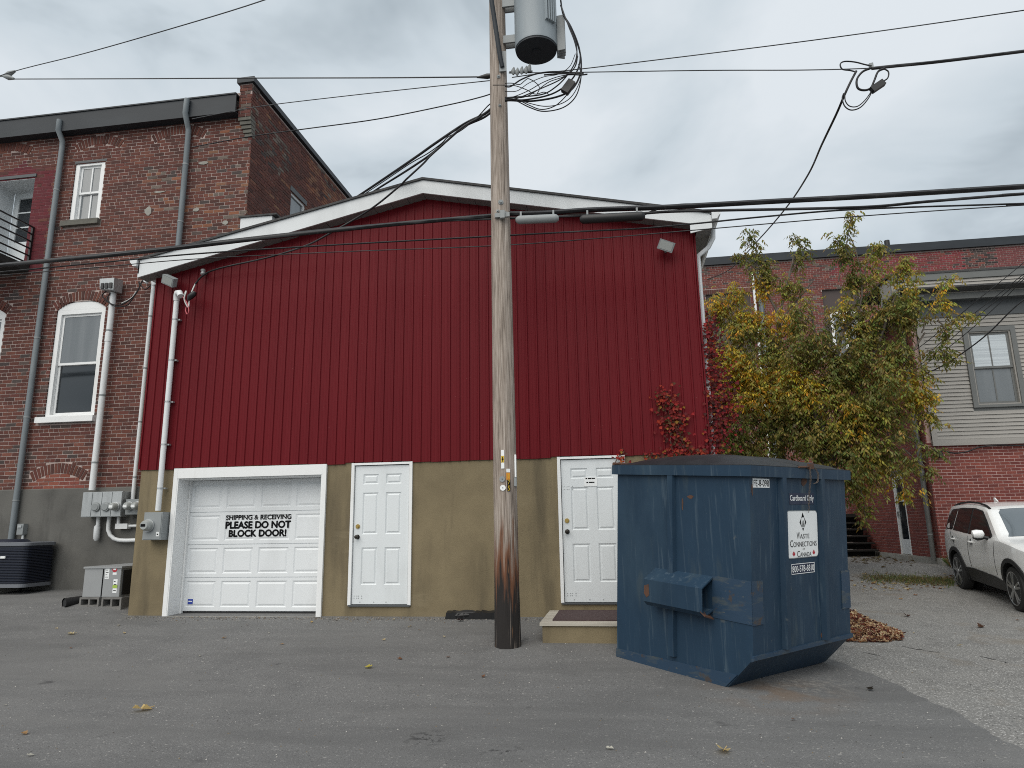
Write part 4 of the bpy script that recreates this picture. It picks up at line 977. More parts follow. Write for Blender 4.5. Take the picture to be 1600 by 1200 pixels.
# concrete blocks below it
bl_ = [(123.5, 155.5), (158, 190.5)]
for k, (u0, u1) in enumerate(bl_):
    A = at(u0, 950, y=yh-.02); B = at(u1, 935, y=yh-.02); x0, x1 = float(A[0]), float(B[0]); z1 = hz0-.003; z0 = gz((x0+x1)/2, yh)-.02
    q = MB(); wq = .03; y0, y1 = yh-.03, yh+.30
    q.box(x0, x1, y0, y1, z1-.028, z1); q.box(x0, x1, y0, y1, z0, z0+.05)
    for xx in (x0, (x0+x1)/2-wq/2, x1-wq): q.box(xx, xx+wq, y0, y1, z0+.05, z1-.028)
    q.box(x0+wq, (x0+x1)/2-wq/2, y1-.03, y1-.003, z0+.05, z1-.028); q.box((x0+x1)/2+wq/2, x1-wq, y1-.03, y1-.003, z0+.05, z1-.028)
    single('concrete_block', q, M_block, ('hollow concrete block under the sticker side of the heat pump' if k else 'hollow concrete block under the plain side of the heat pump, beside the black pipe'), 'block', 'hollow blocks under the heat pump')
A = at(116, 942, y=yh+.05); zz = gz(A[0], yh)+.075
q = MB(); q.tube([(A[0]-.09, yh-.06, zz-.01), (A[0]-.02, yh+.1, zz), (A[0]+.25, yh+.7, zz+.02)], [.075, .075, .075], 12, cap=False); q.tube([(A[0]-.085, yh-.05, zz-.01), (A[0]-.083, yh-.045, zz-.01)], .06, 12)
single('drain_pipe', q, M_black, 'short black corrugated pipe lying beside the concrete blocks', 'pipe', smooth=40)
q = MB(); A = at(108, 955, y=-.02); B = at(198, 957, y=-.02); q.prism([(A[0], .10, gz(A[0], .1)+.001), (B[0], .06, gz(B[0], .06)+.001), (B[0], .10, gz(B[0], .1)+.012), (A[0], .14, gz(A[0], .14)+.012)], (0, .02, .004)); single('plank_offcut', q, M_deck, 'thin pale wooden strip on the asphalt in front of the blocks', 'plank')

# ------------------------------------------------------------------ step, mat, hose
fl = at(843, 973.5, z=.105); bl2 = at(862.6, 946, z=.17)
sx0, sy0, sz1 = float(fl[0]), float(fl[1]), .105
STX1 = .42
ST = thing('door_step', 'low wooden step with pale plank edges at the second white door', 'step', (sx0, sy0, gz(sx0, sy0)))
part('step_base', MB().box(sx0+.03, STX1, sy0+.03, -.003, gz(sx0, sy0)-.1, sz1-.036), M_stucco, ST)
for k in range(4):
    y0 = sy0+(-sy0-.005)*k/4; y1 = sy0+(-sy0-.005)*(k+1)/4
    part('step_board', MB().box(sx0, STX1+.02, y0+.003, y1-.003, sz1-.034, sz1-.001*(k % 2)), M_deck, ST)
A = at(865, 961, z=sz1+.01)
single('door_mat', MB().box(sx0+.14, STX1-.08, sy0+.20, -.06, sz1+.001, sz1+.014), M_mat, 'brown carpet strip lying on the wooden step', 'mat')
hp = [(700, 964), (706, 961.5), (716, 958.5), (728, 957.5), (738, 959), (748, 961.5), (758, 962.5), (768, 961), (778, 960)]
q = MB(); q.tube([(float(at(u, v, y=-.09)[0]), -.09+rnd.uniform(-.01, .01), gz(0, -.09)+.06+rnd.uniform(-.006, .008)) for u, v in hp], [.02, .05, .06, .068, .06, .05, .05, .045, .04], 10)
for k in range(9):
    u = 703+9*k; P_ = at(u, 960, y=-.1); q.obox((P_[0], -.10, gz(0, -.1)+.06), (.05, .01, .01*rnd.uniform(-1, 1)), (0, .05, .01), (.01, 0, .04+.012*rnd.random()))
single('drain_wrap', q, M_black, 'crumpled black plastic lying along the foot of the stucco wall', 'plastic', smooth=30)

# ------------------------------------------------------------------ utility pole
pb = onG(791, 1016); PX, PY = float(pb[0]), float(pb[1])+.14; PZ = gz(PX, PY)
def pole_r(z): return lerp([(-1, .166), (PZ, .162), (PZ+.7, .152), (3, .143), (6, .129), (9, .115), (12, .105)], z)
UP = thing('utility_pole', 'tall weathered wooden utility pole standing in the dark asphalt', 'utility pole', (PX, PY, PZ))
b = MB(); G = []; nseg = 40; ph = [rnd.uniform(0, 6.28) for _ in range(8)]
def lean(z): return PX-.004*(z-PZ), PY
for z in list(np.arange(PZ-.2, 12.2, .18)):
    row = []; cx_, cy_ = lean(z)
    for k in range(nseg+1):
        an = 2*PI*k/nseg; q = 1+.012*math.sin(3*an+ph[0])+.012*math.sin(7*an+ph[1]+z*.3)+.010*math.sin(13*an+ph[2]+z*.2)
        if z < PZ+.5: q += .03*math.sin(9*an+ph[3])*(PZ+.5-z)
        r_ = pole_r(z)*q; row.append((cx_+r_*math.cos(an), cy_+r_*math.sin(an), z))
    G.append(row)
b.grid(G); b.add(G[-1][:-1], [tuple(range(nseg))])
part('shaft', b, M_pole, UP, smooth=60)
def on_pole(u, v, out_=0.0):
    """the point on the pole's near side seen along a line of sight, and its outward normal"""
    d = ray(u, v); z = CAM[2]+d[2]*((PY-CAM[1])/d[1]); cx_, cy_ = lean(z); r_ = pole_r(z)+out_
    o2 = CAM[:2]-np.array([cx_, cy_]); A_2 = d[0]**2+d[1]**2; B_2 = 2*(o2@d[:2]); C_2 = o2@o2-r_*r_; dis = B_2*B_2-4*A_2*C_2
    t = (-B_2-math.sqrt(max(0, dis)))/(2*A_2); P_ = CAM+d*t; n = np.array([P_[0]-cx_, P_[1]-cy_, 0]); return P_, n/np.linalg.norm(n)
def plate(name, u0, v0, u1, v1, m, thick=.004, lab=None):
    P_, n = on_pole((u0+u1)/2, (v0+v1)/2, .004); ex = np.array([-n[1], n[0], 0])
    if ex[0] < 0: ex = -ex
    dd = px(P_)[2]; hw, hh = (u1-u0)/2*dd/F_PX, (v1-v0)/2*dd/F_PX
    q = MB(); q.obox(P_+n*thick/2, ex*hw, n*thick/2, (0, 0, hh)); o = part(name, q, m, UP, label=lab); return P_, n, ex, hw, hh
def pole_text(body, pl_, s, m, frac=(.8, .8)):
    P_, n, ex, hw, hh = pl_; q = MB(); put_text(q, body, P_+n*.0045, ex, (0, 0, 1), -hw*frac[0], hw*frac[0], -hh*frac[1], hh*frac[1], n, s); part('plate_number', q, m, UP)
p_ = plate('marker_strip', 783, 703, 788, 732, M_signwhite); P_, n, ex, hw, hh = p_
q = MB(); q.obox(P_+n*.0055, ex*hw*.95, n*.001, (0, 0, hh*.36)); part('marker_band', q, M_yellow, UP)
q = MB(); q.obox(P_+n*.007, ex*hw*.25, n*.0006, (0, 0, hh*.27)); q.obox(P_+n*.0072, ex*hw*.6, n*.0006, (0, 0, hh*.06)); part('marker_symbol', q, M_ink, UP)
plate('number_plate', 791, 732.5, 797, 738, M_signwhite)
p_ = plate('number_plate', 791, 738.5, 797, 749.5, M_orange); pole_text('I', p_, .0, M_yellow, (.15, .6))
p_ = plate('number_plate', 792.5, 750, 797.3, 757.5, M_ink); pole_text('7', p_, .0, M_yellow)
p_ = plate('number_plate', 792.5, 758, 797.3, 767.5, M_ink); pole_text('5', p_, .0, M_yellow)
for (u, v, m) in ((784.8, 748.5, M_grey), (785.8, 762.2, M_signwhite)):
    P_, n = on_pole(u, v, .002); o = part('round_tag', MB().disc(P_, n, .036, .006, 18), m, UP, smooth=40); part('nail', MB().disc(P_+n*.006, n, .006, .004, 8), M_ink, UP)
P_, n = on_pole(804.2, 728, .0); q = MB(); q.obox(P_+np.array([.012, -.01, 0]), (.010, 0, 0), (0, .02, 0), (0, 0, .14)); part('guard_strip', q, M_signwhite, UP)
q = MB(); q.obox(P_+np.array([.008, -.01, -.2]), (.016, 0, 0), (0, .02, 0), (0, 0, .055)); part('guard_bracket', q, M_grey, UP)
for (u, v, r_) in ((782.5, 316, .028), (784, 338, .03), (778, 330, .018), (790, 333, .018), (779, 120, .02), (781, 165, .016)):
    P_, n = on_pole(u, v, 0); q = MB(); q.disc(P_, n, r_*1.3, .008, 12); q.disc(P_+n*.008, n, r_*.7, .022, 6); part('bolt', q, M_grey, UP)
P_, n = on_pole(784, 338, 0); ex = np.array([1., 0, 0]); q = MB(); q.obox(P_+n*.03, ex*.1, n*.02, (0, 0, .03)); q.obox(P_+n*.05, ex*.03, n*.03, (0, 0, .055)); part('cable_clamp', q, M_grey, UP)
# street light arm rising out of the picture
A1 = on_pole(785, 105, .04)[0]; A0 = on_pole(782, 92, .05)[0]
q = MB(); q.tube([A1, A0, at(777, 60, y=PY-.2), at(771, 20, y=PY-.24), at(765, -20, y=PY-.3), at(750, -90, y=PY-.4)], [.03, .034, .034, .034, .034, .034], 10); part('lamp_arm', q, M_fascia, UP, smooth=50)
q = MB(); P_, n = on_pole(784, 98, .0); q.obox(P_+n*.02, (.05, 0, 0), n*.02, (0, 0, .16)); part('arm_plate', q, M_grey, UP)
# transformer hung on the pole
tz0 = float(at(838, 82, y=PY)[2])-.02; tc_ = at(838, 80, y=PY-.05); TX, TY = float(tc_[0]), PY-.05; TR = .305
TF = thing('transformer', 'grey pole mounted transformer drum hanging from brackets on the pole', 'transformer', (TX, TY, tz0))
q = MB(); q.tube([(TX, TY, tz0+.03), (TX, TY, tz0+.06), (TX, TY, tz0+1.1), (TX, TY, tz0+1.14), (TX, TY, tz0+1.18)], [TR-.005, TR, TR, TR+.02, TR-.1], 40); part('tank', q, M_tank, TF, smooth=40)
q = MB(); q.tube([(TX, TY, tz0), (TX, TY, tz0+.029)], TR-.012, 40); q.tube([(TX, TY, tz0-.012), (TX, TY, tz0)], .06, 16); part('tank_bottom', q, M_fascia, TF, smooth=40)
for k in range(5):
    a = -1.0+.11*k; q = MB(); c_ = np.array([math.cos(a), math.sin(a), 0]); q.obox((TX+c_[0]*(TR+.02), TY+c_[1]*(TR+.02), tz0+.62), c_*.03, np.array([-c_[1], c_[0], 0])*.009, (0, 0, .34)); part('cooling_rib', q, M_tank, TF)
for k in range(4):
    a = -.12+.16*k; q = MB(); c_ = np.array([math.cos(a), math.sin(a), 0]); q.obox((TX+c_[0]*(TR+.06), TY+c_[1]*(TR+.06), tz0+.22), c_*.055, np.array([-c_[1], c_[0], 0])*.009, (0, 0, .28)); part('cooling_fin', q, M_grey, TF)
for z in (tz0+.22, tz0+.82):
    cx_, _y = lean(z); q = MB(); q.box(cx_+pole_r(z)*.8, TX-TR*.9, TY-.05, TY-.02, z-.06, z+.06); q.box(cx_+pole_r(z)*.8, TX-TR*.9, TY+.06, TY+.09, z-.06, z+.06); part('hanger_bracket', q, M_grey, TF)

# ------------------------------------------------------------------ overhead cables
YP = PY-.02
def K(u, v, y=None): return tuple(at(u, v, y=YP if y is None else y))
def sagline(pts, y0=None, y1=None):
    n = len(pts); y0 = YP if y0 is None else y0; y1 = YP if y1 is None else y1
    return [K(u, v, y0+(y1-y0)*i/(n-1)) for i, (u, v) in enumerate(pts)]
G1 = 'telephone cables along the pole line'
cable('telephone_cable', ext(sagline([(-160, 432), (0, 415), (220, 394), (420, 371), (600, 352), (700, 343), (783, 336)]), 12, 0), .030, M_cable, 'thick black telephone cable from the pole to the left past the brick wall', 'cable', G1)
cable('telephone_cable', ext(sagline([(-160, 428), (0, 412.5), (220, 391), (420, 368), (600, 350), (700, 345), (783, 342)]), 12, 0), .013, M_cable, 'thinner black strand lashed along the thick telephone cable beside the pole', 'cable', G1)
cable('telephone_cable', ext(sagline([(-160, 436), (0, 425), (150, 411), (300, 397), (500, 384), (680, 374), (772, 369), (900, 362), (1000, 357), (1090, 349), (1200, 338), (1340, 327), (1600, 318), (1760, 312)]), 12, 14), .011, M_cable, 'lower thin black cable crossing the red wall at mid gable', 'cable', G1)
cable('telephone_cable', ext(sagline([(-160, 441), (0, 430), (150, 418), (300, 405), (520, 394), (772, 384), (940, 372), (1115, 357), (1340, 338), (1600, 320.5), (1760, 313)]), 12, 14), .007, M_cable, 'lowest thin wire crossing the red wall under the other cables', 'cable', G1)
cable('telephone_cable', ext(sagline([(790, 334), (850, 333), (920, 328), (1010, 325), (1080, 321.7), (1210, 314.5), (1340, 307.6), (1480, 299), (1600, 291.5), (1760, 282)])), .034, M_cable, 'thickest black telephone cable from the pole to the right over the gable eave', 'cable', G1)
cable('telephone_cable', ext(sagline([(790, 341), (880, 338), (980, 335), (1040, 331), (1110, 329), (1340, 324), (1449, 315), (1600, 303), (1760, 293)])), .018, M_cable, 'second black cable below the thickest one to the right of the pole', 'cable', G1)
cable('telephone_cable', sagline([(1005, 336), (1030, 326), (1060, 320), (1085, 319)]), .013, M_cable, 'short black jumper joining two cables near the gable eave', 'cable')
def closure(u0, v0, u1, v1, r, m, label):
    A, B = np.array(K(u0, v0, YP-.05)), np.array(K(u1, v1, YP-.05)); d = (B-A)/np.linalg.norm(B-A)
    t = thing('cable_closure', label, 'cable splice', A, 'cable splice cases')
    part('case', MB().tube([A, A+d*.03, A+d*.05, B-d*.05, B-d*.03, B], [r*.5, r*.9, r, r, r*.9, r*.5], 16), m, t, smooth=40)
    for q_ in (.12, .88): P_ = A+(B-A)*q_; part('hanger', MB().obox(P_+np.array([0, 0, r+.015]), (.012, 0, 0), (0, .012, 0), (0, 0, .045)), M_grey, t)
closure(806, 344, 873, 341, .058, M_grey, 'light grey splice case hanging just right of the pole')
closure(906, 343, 1008, 337.5, .062, M_black, 'black splice case hanging from the cable under the gable fascia')
G2 = 'power wires on the pole line'
cable('power_wire', ext(sagline([(-60, 140), (20, 112), (130, 84), (260, 47), (413, 0), (600, -70)], .6, -3.5), 8, 8), .008, M_wire, 'thin wire rising from the strain insulator to the top of the frame', 'wire', G2)
cable('power_wire', sagline([(22, 123.5), (200, 123), (400, 122), (600, 121.5), (760, 120)], .6, YP), .010, M_wire, 'level wire from the strain insulator to the pole above the brick roof', 'wire', G2)
q = MB(); A = np.array(K(-30, 120, .6)); B = np.array(K(22, 123, .6)); C_ = np.array(K(24, 111, .6)); H0 = np.array(K(6, 119, .6)); q.tube([A, H0], .016, 8); q.tube([H0, H0+(B-H0)*.5, B], [.03, .055, .02], 10); q.tube([H0, H0+(C_-H0)*.5, C_], [.03, .05, .02], 10)
single('strain_insulator', q, M_grey, 'grey forked strain insulator on the wires over the brick roof', 'insulator', smooth=40)
cable('power_wire', sagline([(300, 186), (372, 172), (430, 163), (540, 150), (650, 138), (765, 126)], .2, YP), .007, M_wire, 'thin wire from the pole passing in front of the parapet corner', 'wire', G2)
cable('power_wire', sagline([(300, 230), (392, 213), (480, 201), (590, 186), (700, 164), (750, 152), (772, 145)], .2, YP), .009, M_cable, 'sagging black wire from the pole towards the parapet below the thin one', 'wire', G2)
cable('power_wire', ext(sagline([(800, 121), (850, 114), (940, 104), (1200, 72), (1400, 45), (1600, 16), (1760, -8)], YP, YP-.3)), .007, M_wire, 'thin wire running up to the right from behind the transformer', 'wire', G2)
cable('power_wire', sagline([(795, 114), (900, 113), (1100, 110), (1250, 109.5), (1350, 107), (1382, 104)], YP, YP-.2), .007, M_wire, 'level thin wire from the pole to the looped splice on the right', 'wire', G2)
yR = YP-.2
cable('power_wire', ext([K(1362, 107, yR), K(1400, 103, yR), K(1470, 96, yR), K(1600, 80, yR), K(1760, 60, yR)]), .020, M_cable, 'thick black insulated wire running off to the right from the looped splice', 'wire', G2)
G3 = 'service drop to the red and brick walls'
cable('service_drop', [K(778, 160), K(757, 178), K(725, 194, YP+.1), K(680, 224, YP+.3), K(654, 242.5, YP+.5), K(616, 268.5, YP+.9), K(560, 306, 1.2), K(500, 345, 3.0)], .019, M_cable, 'upper twisted black service cable from the pole over the gable roof', 'cable', G3)
cable('service_drop', [K(778, 166), K(757, 183), K(725, 198, YP+.1), K(695, 223, YP+.2), K(672, 242, YP+.4), K(654, 254.5, YP+.6), K(631, 269.5, YP+.9), K(575, 305, 1.2), K(512, 350, 3.0)], .016, M_cable, 'middle twisted black service cable from the pole over the gable roof', 'cable', G3)
cable('service_drop', [K(778, 163), K(750, 183), K(722, 199, YP), K(692, 226, YP+.1), K(672, 244, YP+.15), K(661, 256, YP+.2), K(635, 280, YP+.3), K(624, 291, YP+.35), K(590, 319, YP+.5), K(560, 339, YP+.7), K(520, 362, -.7), K(480, 383, -.5), K(420, 402, -.35), K(344, 419, -.2), K(318, 430, -.14), K(304, 446, -.16), K(296, 464, -.2)], .014, M_cable, 'lower black service cable from the pole down to the hooked mast on the red wall', 'cable', G3)
cable('service_drop', [K(778, 158), K(765, 163), K(745, 184, YP), K(720, 204, YP+.05), K(700, 214, YP+.1), K(690, 224, YP+.2), K(668, 240, YP+.4), K(640, 256, YP+.7), K(600, 283, YP+1.1), K(556, 312, 1.2), K(500, 348, 3.0)], .008, M_cable, 'thin black wire twisted loosely along the service cables by the pole', 'cable', G3)
# wire bundle looping from the transformer back to the pole
G4 = 'tangled drop loops under the transformer'
loops = [([(876, 0), (880, 22), (892, 42), (903, 70), (908, 95), (906, 118), (893, 140), (868, 152), (830, 158), (798, 157)], 'outermost black loop from the transformer bushing down to the pole', .013),
 ([(876, 8), (884, 30), (896, 50), (906, 80), (904, 105), (890, 128), (862, 147), (820, 156), (798, 155)], 'black loop just inside the outermost one under the transformer', .011),
 ([(880, 24), (893, 48), (901, 72), (899, 96), (886, 118), (868, 136), (845, 148), (798, 152)], 'inner black loop from the transformer side back to the pole', .009),
 ([(904, 100), (908, 120), (900, 150), (880, 168), (850, 174), (828, 168), (808, 158), (796, 154)], 'lowest drooping black loop below the splice block', .008),
 ([(895, 135), (886, 148), (868, 165), (846, 171), (826, 164), (808, 156)], 'shallow drooping black loop beside the lowest one', .007),
 ([(798, 135), (815, 124), (840, 115), (870, 112), (912, 115)], 'flat black wire arching below the transformer drum', .010),
 ([(800, 152), (825, 142), (850, 128), (880, 118), (914, 117)], 'slanting thin wire from the pole to the taps right of the transformer', .006),
 ([(903, 88), (896, 108), (880, 120), (858, 128), (838, 142), (818, 152)], 'thin crossing wire inside the loops beneath the drum', .006),
 ([(770, 133), (790, 133), (805, 134), (822, 140), (836, 147), (850, 144), (858, 148)], 'thin wire wrapped round the pole face to the loops', .006),
 ([(878, 12), (888, 40), (898, 66), (902, 90), (896, 108), (876, 124), (846, 138), (818, 150), (800, 156)], 'slack black loop crossing behind the others by the transformer', .008),
 ([(899, 84), (890, 104), (872, 116), (850, 120), (826, 130), (808, 142)], 'thin slack wire from the taps to the pole under the drum', .005),
 ([(907, 96), (909, 112), (904, 132), (892, 152), (874, 163), (850, 166), (826, 161), (806, 155)], 'wide slack loop hanging past the splice block', .006),
 ([(850, 117), (880, 115), (905, 117), (918, 116)], 'short stub of wire at the taps right of the loops', .010),
 ([(800, 130), (812, 132), (820, 126), (826, 123), (838, 130), (843, 138), (839, 147)], 'small curled wire tail right beside the pole', .006)]
for i, (pts, lb, r_) in enumerate(loops):
    if pts[-1][0] < 822: pts = pts+[(789, pts[-1][1]+1)]
    if pts[0][0] in (798, 800): pts = [(789, pts[0][1])]+pts
    cable('drop_loop', [K(u, v, YP-.12-.02*i) for u, v in pts], r_, M_cable, lb, 'cable', G4)
P_ = at(888, 136, y=YP-.2); q = MB(); d = np.array([.6, 0, .8]); e_ = np.array([.8, 0, -.6]); q.obox(P_, d*.095, (0, .04, 0), e_*.055)
single('splice_block', q, M_black, 'black splice block in the loops under the transformer', 'splice')
q = MB()
for k, (u, v) in enumerate(((802, 112), (808, 113), (815, 111), (822, 110), (827, 107))):
    P_ = at(u, v, y=YP-.05); q.tube([(P_[0], P_[1], P_[2]-.05), (P_[0], P_[1], P_[2]-.02), (P_[0], P_[1], P_[2]+.02), (P_[0]+.01, P_[1], P_[2]+.07)], [.012, .03, .03, .008], 8)
A, B = np.array(K(796, 113)), np.array(K(832, 112)); q.tube([A, B], .018, 8)
single('wire_rack', q, M_grey, 'cluster of grey wire connectors on the pole beneath the transformer', 'connector', smooth=40)
q = MB(); A, B = np.array(K(745, 121)), np.array(K(772, 118)); q.tube([A, A+(B-A)*.4, A+(B-A)*.6, B], [.01, .03, .04, .03], 10); single('strain_insulator', q, M_black, 'black dead-end clamp holding the level wire at the pole', 'insulator', smooth=40)
# right-hand loops and drop
loops = [([(1336, 112), (1328, 110), (1316, 108), (1313, 100), (1320, 96), (1336, 97), (1352, 101), (1362, 103)], 'thin wire loop left of the splice on the right-hand wire', .009),
 ([(1362, 106), (1348, 112), (1339, 124), (1340, 137), (1349, 141), (1360, 138), (1366, 126), (1372, 112), (1382, 107)], 'thick black loop hanging from the right-hand wire', .014),
 ([(1380, 107), (1388, 112), (1387, 122), (1378, 128)], 'small black loop above the right-hand splice block', .009),
 ([(1364, 140), (1356, 155), (1344, 168), (1330, 172), (1320, 166), (1316, 154), (1318, 146)], 'lower slack black loop between the splice block and the drop wire', .008),
 ([(1362, 142), (1352, 156), (1340, 166), (1328, 166), (1321, 158), (1320, 146)], 'inner slack loop beside the drop wire on the right', .007)]
for pts, lb, r_ in loops: cable('drop_loop', [K(u, v, yR-.03) for u, v in pts], r_, M_cable, lb, 'cable', 'loops on the right-hand wire')
P_ = at(1371, 135, y=yR-.05); q = MB(); d = np.array([.8, 0, .5]); e_ = np.array([.5, 0, -.8]); q.obox(P_, d*.095, (0, .035, 0), e_*.042); single('splice_block', q, M_black, 'black splice block in the loops on the right-hand wire', 'splice')
single('wire_clamp', MB().obox(at(1361, 103, y=yR), (.025, 0, .004), (0, .015, 0), (0, 0, .035)), M_grey, 'small grey clamp where the right-hand wire meets its loops', 'clamp')
cable('service_drop', [K(1338, 111, yR), K(1328, 130, yR), K(1318, 152, yR+.05), K(1306, 180, yR+.4), K(1284, 226, yR+1.5), K(1262, 274, 2), K(1228, 325, 5), K(1185, 375, 9), K(1140, 421, 13.5), K(1105, 437, 16.9)], .016, M_cable, 'black service drop slanting from the right-hand splice down behind the leaves', 'cable')

# ------------------------------------------------------------------ GREY HOUSE
YH = 7.2
HX = float(at(1450, 715, y=YH)[0]); CX = float(at(1455, 680, y=YH)[0]); ZSB = float(at(1457, 695.5, y=YH)[2]); ZTOP = float(at(1438, 499, y=YH)[2])
HZ0 = float(at(1466, 872, y=YH)[2])
GH = thing('grey_house', 'two storey house with grey clapboard over red brick and a boxed cornice', 'house', (HX+3, YH+3, HZ0))
HXR = 15.0
# lower brick front
Pf2 = lambda u, z: (u, YH, z)
Ps2 = lambda u, z: (HX, YH+u, z)
part('front_mortar_bed', MB().box(HX+.008, HXR, YH+.0045, YH+.25, HZ0-.4, ZSB+.3), M_newmortar, GH)
wall_bricks(GH, Pf2, (0, -1, 0), HX, HXR, HZ0, ZSB+.05, lambda a, b: [], lambda u, z, r: brick_tint(NEW, r), (M_newbricko, M_newbricka), bl=.209, bh=.071, jt=.0145, header_row=0, limit=230, seen=lambda u, v: 1455 < u < 1600 and 695 < v < 880, seed=31)
# side wall with the glazed door
sdy0, sdy1 = float(at(1425, 860, x=HX)[1])-YH, float(at(1409, 866, x=HX)[1])-YH; sdz0, sdz1 = float(at(1410, 866, x=HX)[2]), float(at(1396, 744, x=HX)[2])
sdz0 = max(sdz0, gz(HX, YH+1.5)+.1)
e1 = at(1408, 466, x=HX-.35); e2 = at(1337, 549, x=HX-.35)
def zeave(y): return float(e1[2]+(e2[2]-e1[2])/(e2[1]-e1[1])*(y-e1[1]))
def side_holes(za, zb):
    zm = (za+zb)/2; H = []
    if sdz0-.25 < zm < sdz1: H.append((sdy0, sdy1))
    yb = e1[1]+(zm+.05-e1[2])*(e2[1]-e1[1])/(e2[2]-e1[2])-YH     # wall stops under the sloping eave
    if zm > zeave(13.5) and yb < 6.5: H.append((max(0, yb), 7))
    return H
b = MB(); 
for y0, y1 in ((YH+.26, YH+sdy0), (YH+sdy1, 13.2)): b.prism([(HX+.009, y0, HZ0-.5), (HX+.009, y1, HZ0-.5), (HX+.009, y1, zeave(y1)-.02), (HX+.009, y0, zeave(y0)-.02)], (.2, 0, 0))
b.prism([(HX+.009, YH+sdy0, sdz1), (HX+.009, YH+sdy1, sdz1), (HX+.009, YH+sdy1, zeave(YH+sdy1)-.02), (HX+.009, YH+sdy0, zeave(YH+sdy0)-.02)], (.2, 0, 0))
b.box(HX+.0085, HX+.2, YH+.011, YH+.26, HZ0-.5, ZTOP)
part('side_mortar_bed', b, M_newmortar, GH)
wall_bricks(GH, Ps2, (-1, 0, 0), .0, 6.0, HZ0, ZTOP+.3, side_holes, lambda u, z, r: brick_tint(NEW, r), (M_newbricko, M_newbricka), bl=.209, bh=.071, jt=.0145, header_row=0, seed=32)
part('foundation', MB().box(HX-.03, HXR, YH-.03, YH+.3, HZ0-.7, HZ0-.003), M_concrete, GH); part('foundation', MB().box(HX-.03, HX+.2, YH+.3, 13.2, HZ0-.7, HZ0-.003), M_concrete, GH)
# side door
yA, yB_ = YH+sdy0, YH+sdy1; b = MB(); xf = HX-.005
b.box(xf, HX+.12, yA, yA+.05, sdz0, sdz1); b.box(xf, HX+.12, yB_-.05, yB_, sdz0, sdz1); b.box(xf, HX+.12, yA+.05, yB_-.05, sdz1-.05, sdz1)
SF = part('side_door_frame', b, M_white, GH)
b = MB(); q0, q1 = yA+.055, yB_-.055; zk = sdz0+.38; zm = sdz0+(sdz1-sdz0)*.68
b.box(HX+.02, HX+.06, q0, q1, sdz0+.02, zk); b.box(HX+.02, HX+.06, q0, q0+.06, zk, sdz1-.055); b.box(HX+.02, HX+.06, q1-.06, q1, zk, sdz1-.055); b.box(HX+.02, HX+.06, q0+.06, q1-.06, zm-.03, zm+.03); b.box(HX+.02, HX+.06, q0+.06, q1-.06, sdz1-.11, sdz1-.055)
SD = part('side_door', b, M_whitemetal, GH); part('pane', MB().box(HX+.035, HX+.045, q0+.06, q1-.06, zk, zm-.03), M_glass, SD); part('pane', MB().box(HX+.035, HX+.045, q0+.06, q1-.06, zm+.03, sdz1-.11), M_glass, SD)
part('handle', MB().box(HX-.02, HX+.02, q1-.05, q1-.03, sdz0+.95, sdz0+1.08), M_galv, SD)
part('door_lintel', MB().box(HX-.012, HX+.1, yA-.1, yB_+.1, sdz1+.003, sdz1+.12), M_darkgrey, GH)
part('door_sill', MB().box(HX-.12, HX+.1, yA-.03, yB_+.03, HZ0-.3, sdz0-.003), M_concrete, GH)
# clapboards, each lapped over the next
wxl, wxr = float(at(1509, 560, y=YH-.05)[0]), float(at(1592, 560, y=YH-.05)[0]); wzb, wzt = float(at(1560, 636, y=YH-.05)[2]), float(at(1540, 511, y=YH-.05)[2])
part('sheathing', MB().box(CX, wxl+.02, YH-.03, YH+.1, ZSB+.01, ZTOP), M_clapt, GH); part('sheathing', MB().box(wxr-.02, HXR, YH-.03, YH+.1, ZSB+.01, ZTOP), M_clapt, GH)
part('sheathing', MB().box(wxl+.02, wxr-.02, YH-.03, YH+.1, ZSB+.01, wzb), M_clapt, GH); part('sheathing', MB().box(wxl+.02, wxr-.02, YH-.03, YH+.1, wzt, ZTOP), M_clapt, GH)
part('sill_board', MB().box(CX-.02, HXR, YH-.085, YH-.031, ZSB-.03, ZSB+.11), M_clap, GH)
nb = 32; ch = (ZTOP-ZSB-.11)/nb
def clap(x0, x1, z): 
    q = MB(); q.prism([(x0, YH-.031, z+ch*1.02), (x0, YH-.036, z+ch*1.02), (x0, YH-.060, z+.004), (x0, YH-.031, z+.004)], (x1-x0, 0, 0)); part('clapboard', q, M_clap, GH)
for k in range(nb):
    z = ZSB+.112+ch*k
    if z+ch > wzb and z < wzt: clap(CX+.105, wxl-.002, z); clap(wxr+.002, HXR, z)
    else: clap(CX+.105, HXR, z)
part('corner_board', MB().box(CX-.022, CX+.10, YH-.075, YH-.032, ZSB+.112, ZTOP), M_clap, GH); part('corner_board', MB().box(CX-.022, CX-.001, YH-.0745, YH+.1, ZSB+.012, ZTOP), M_clap, GH)
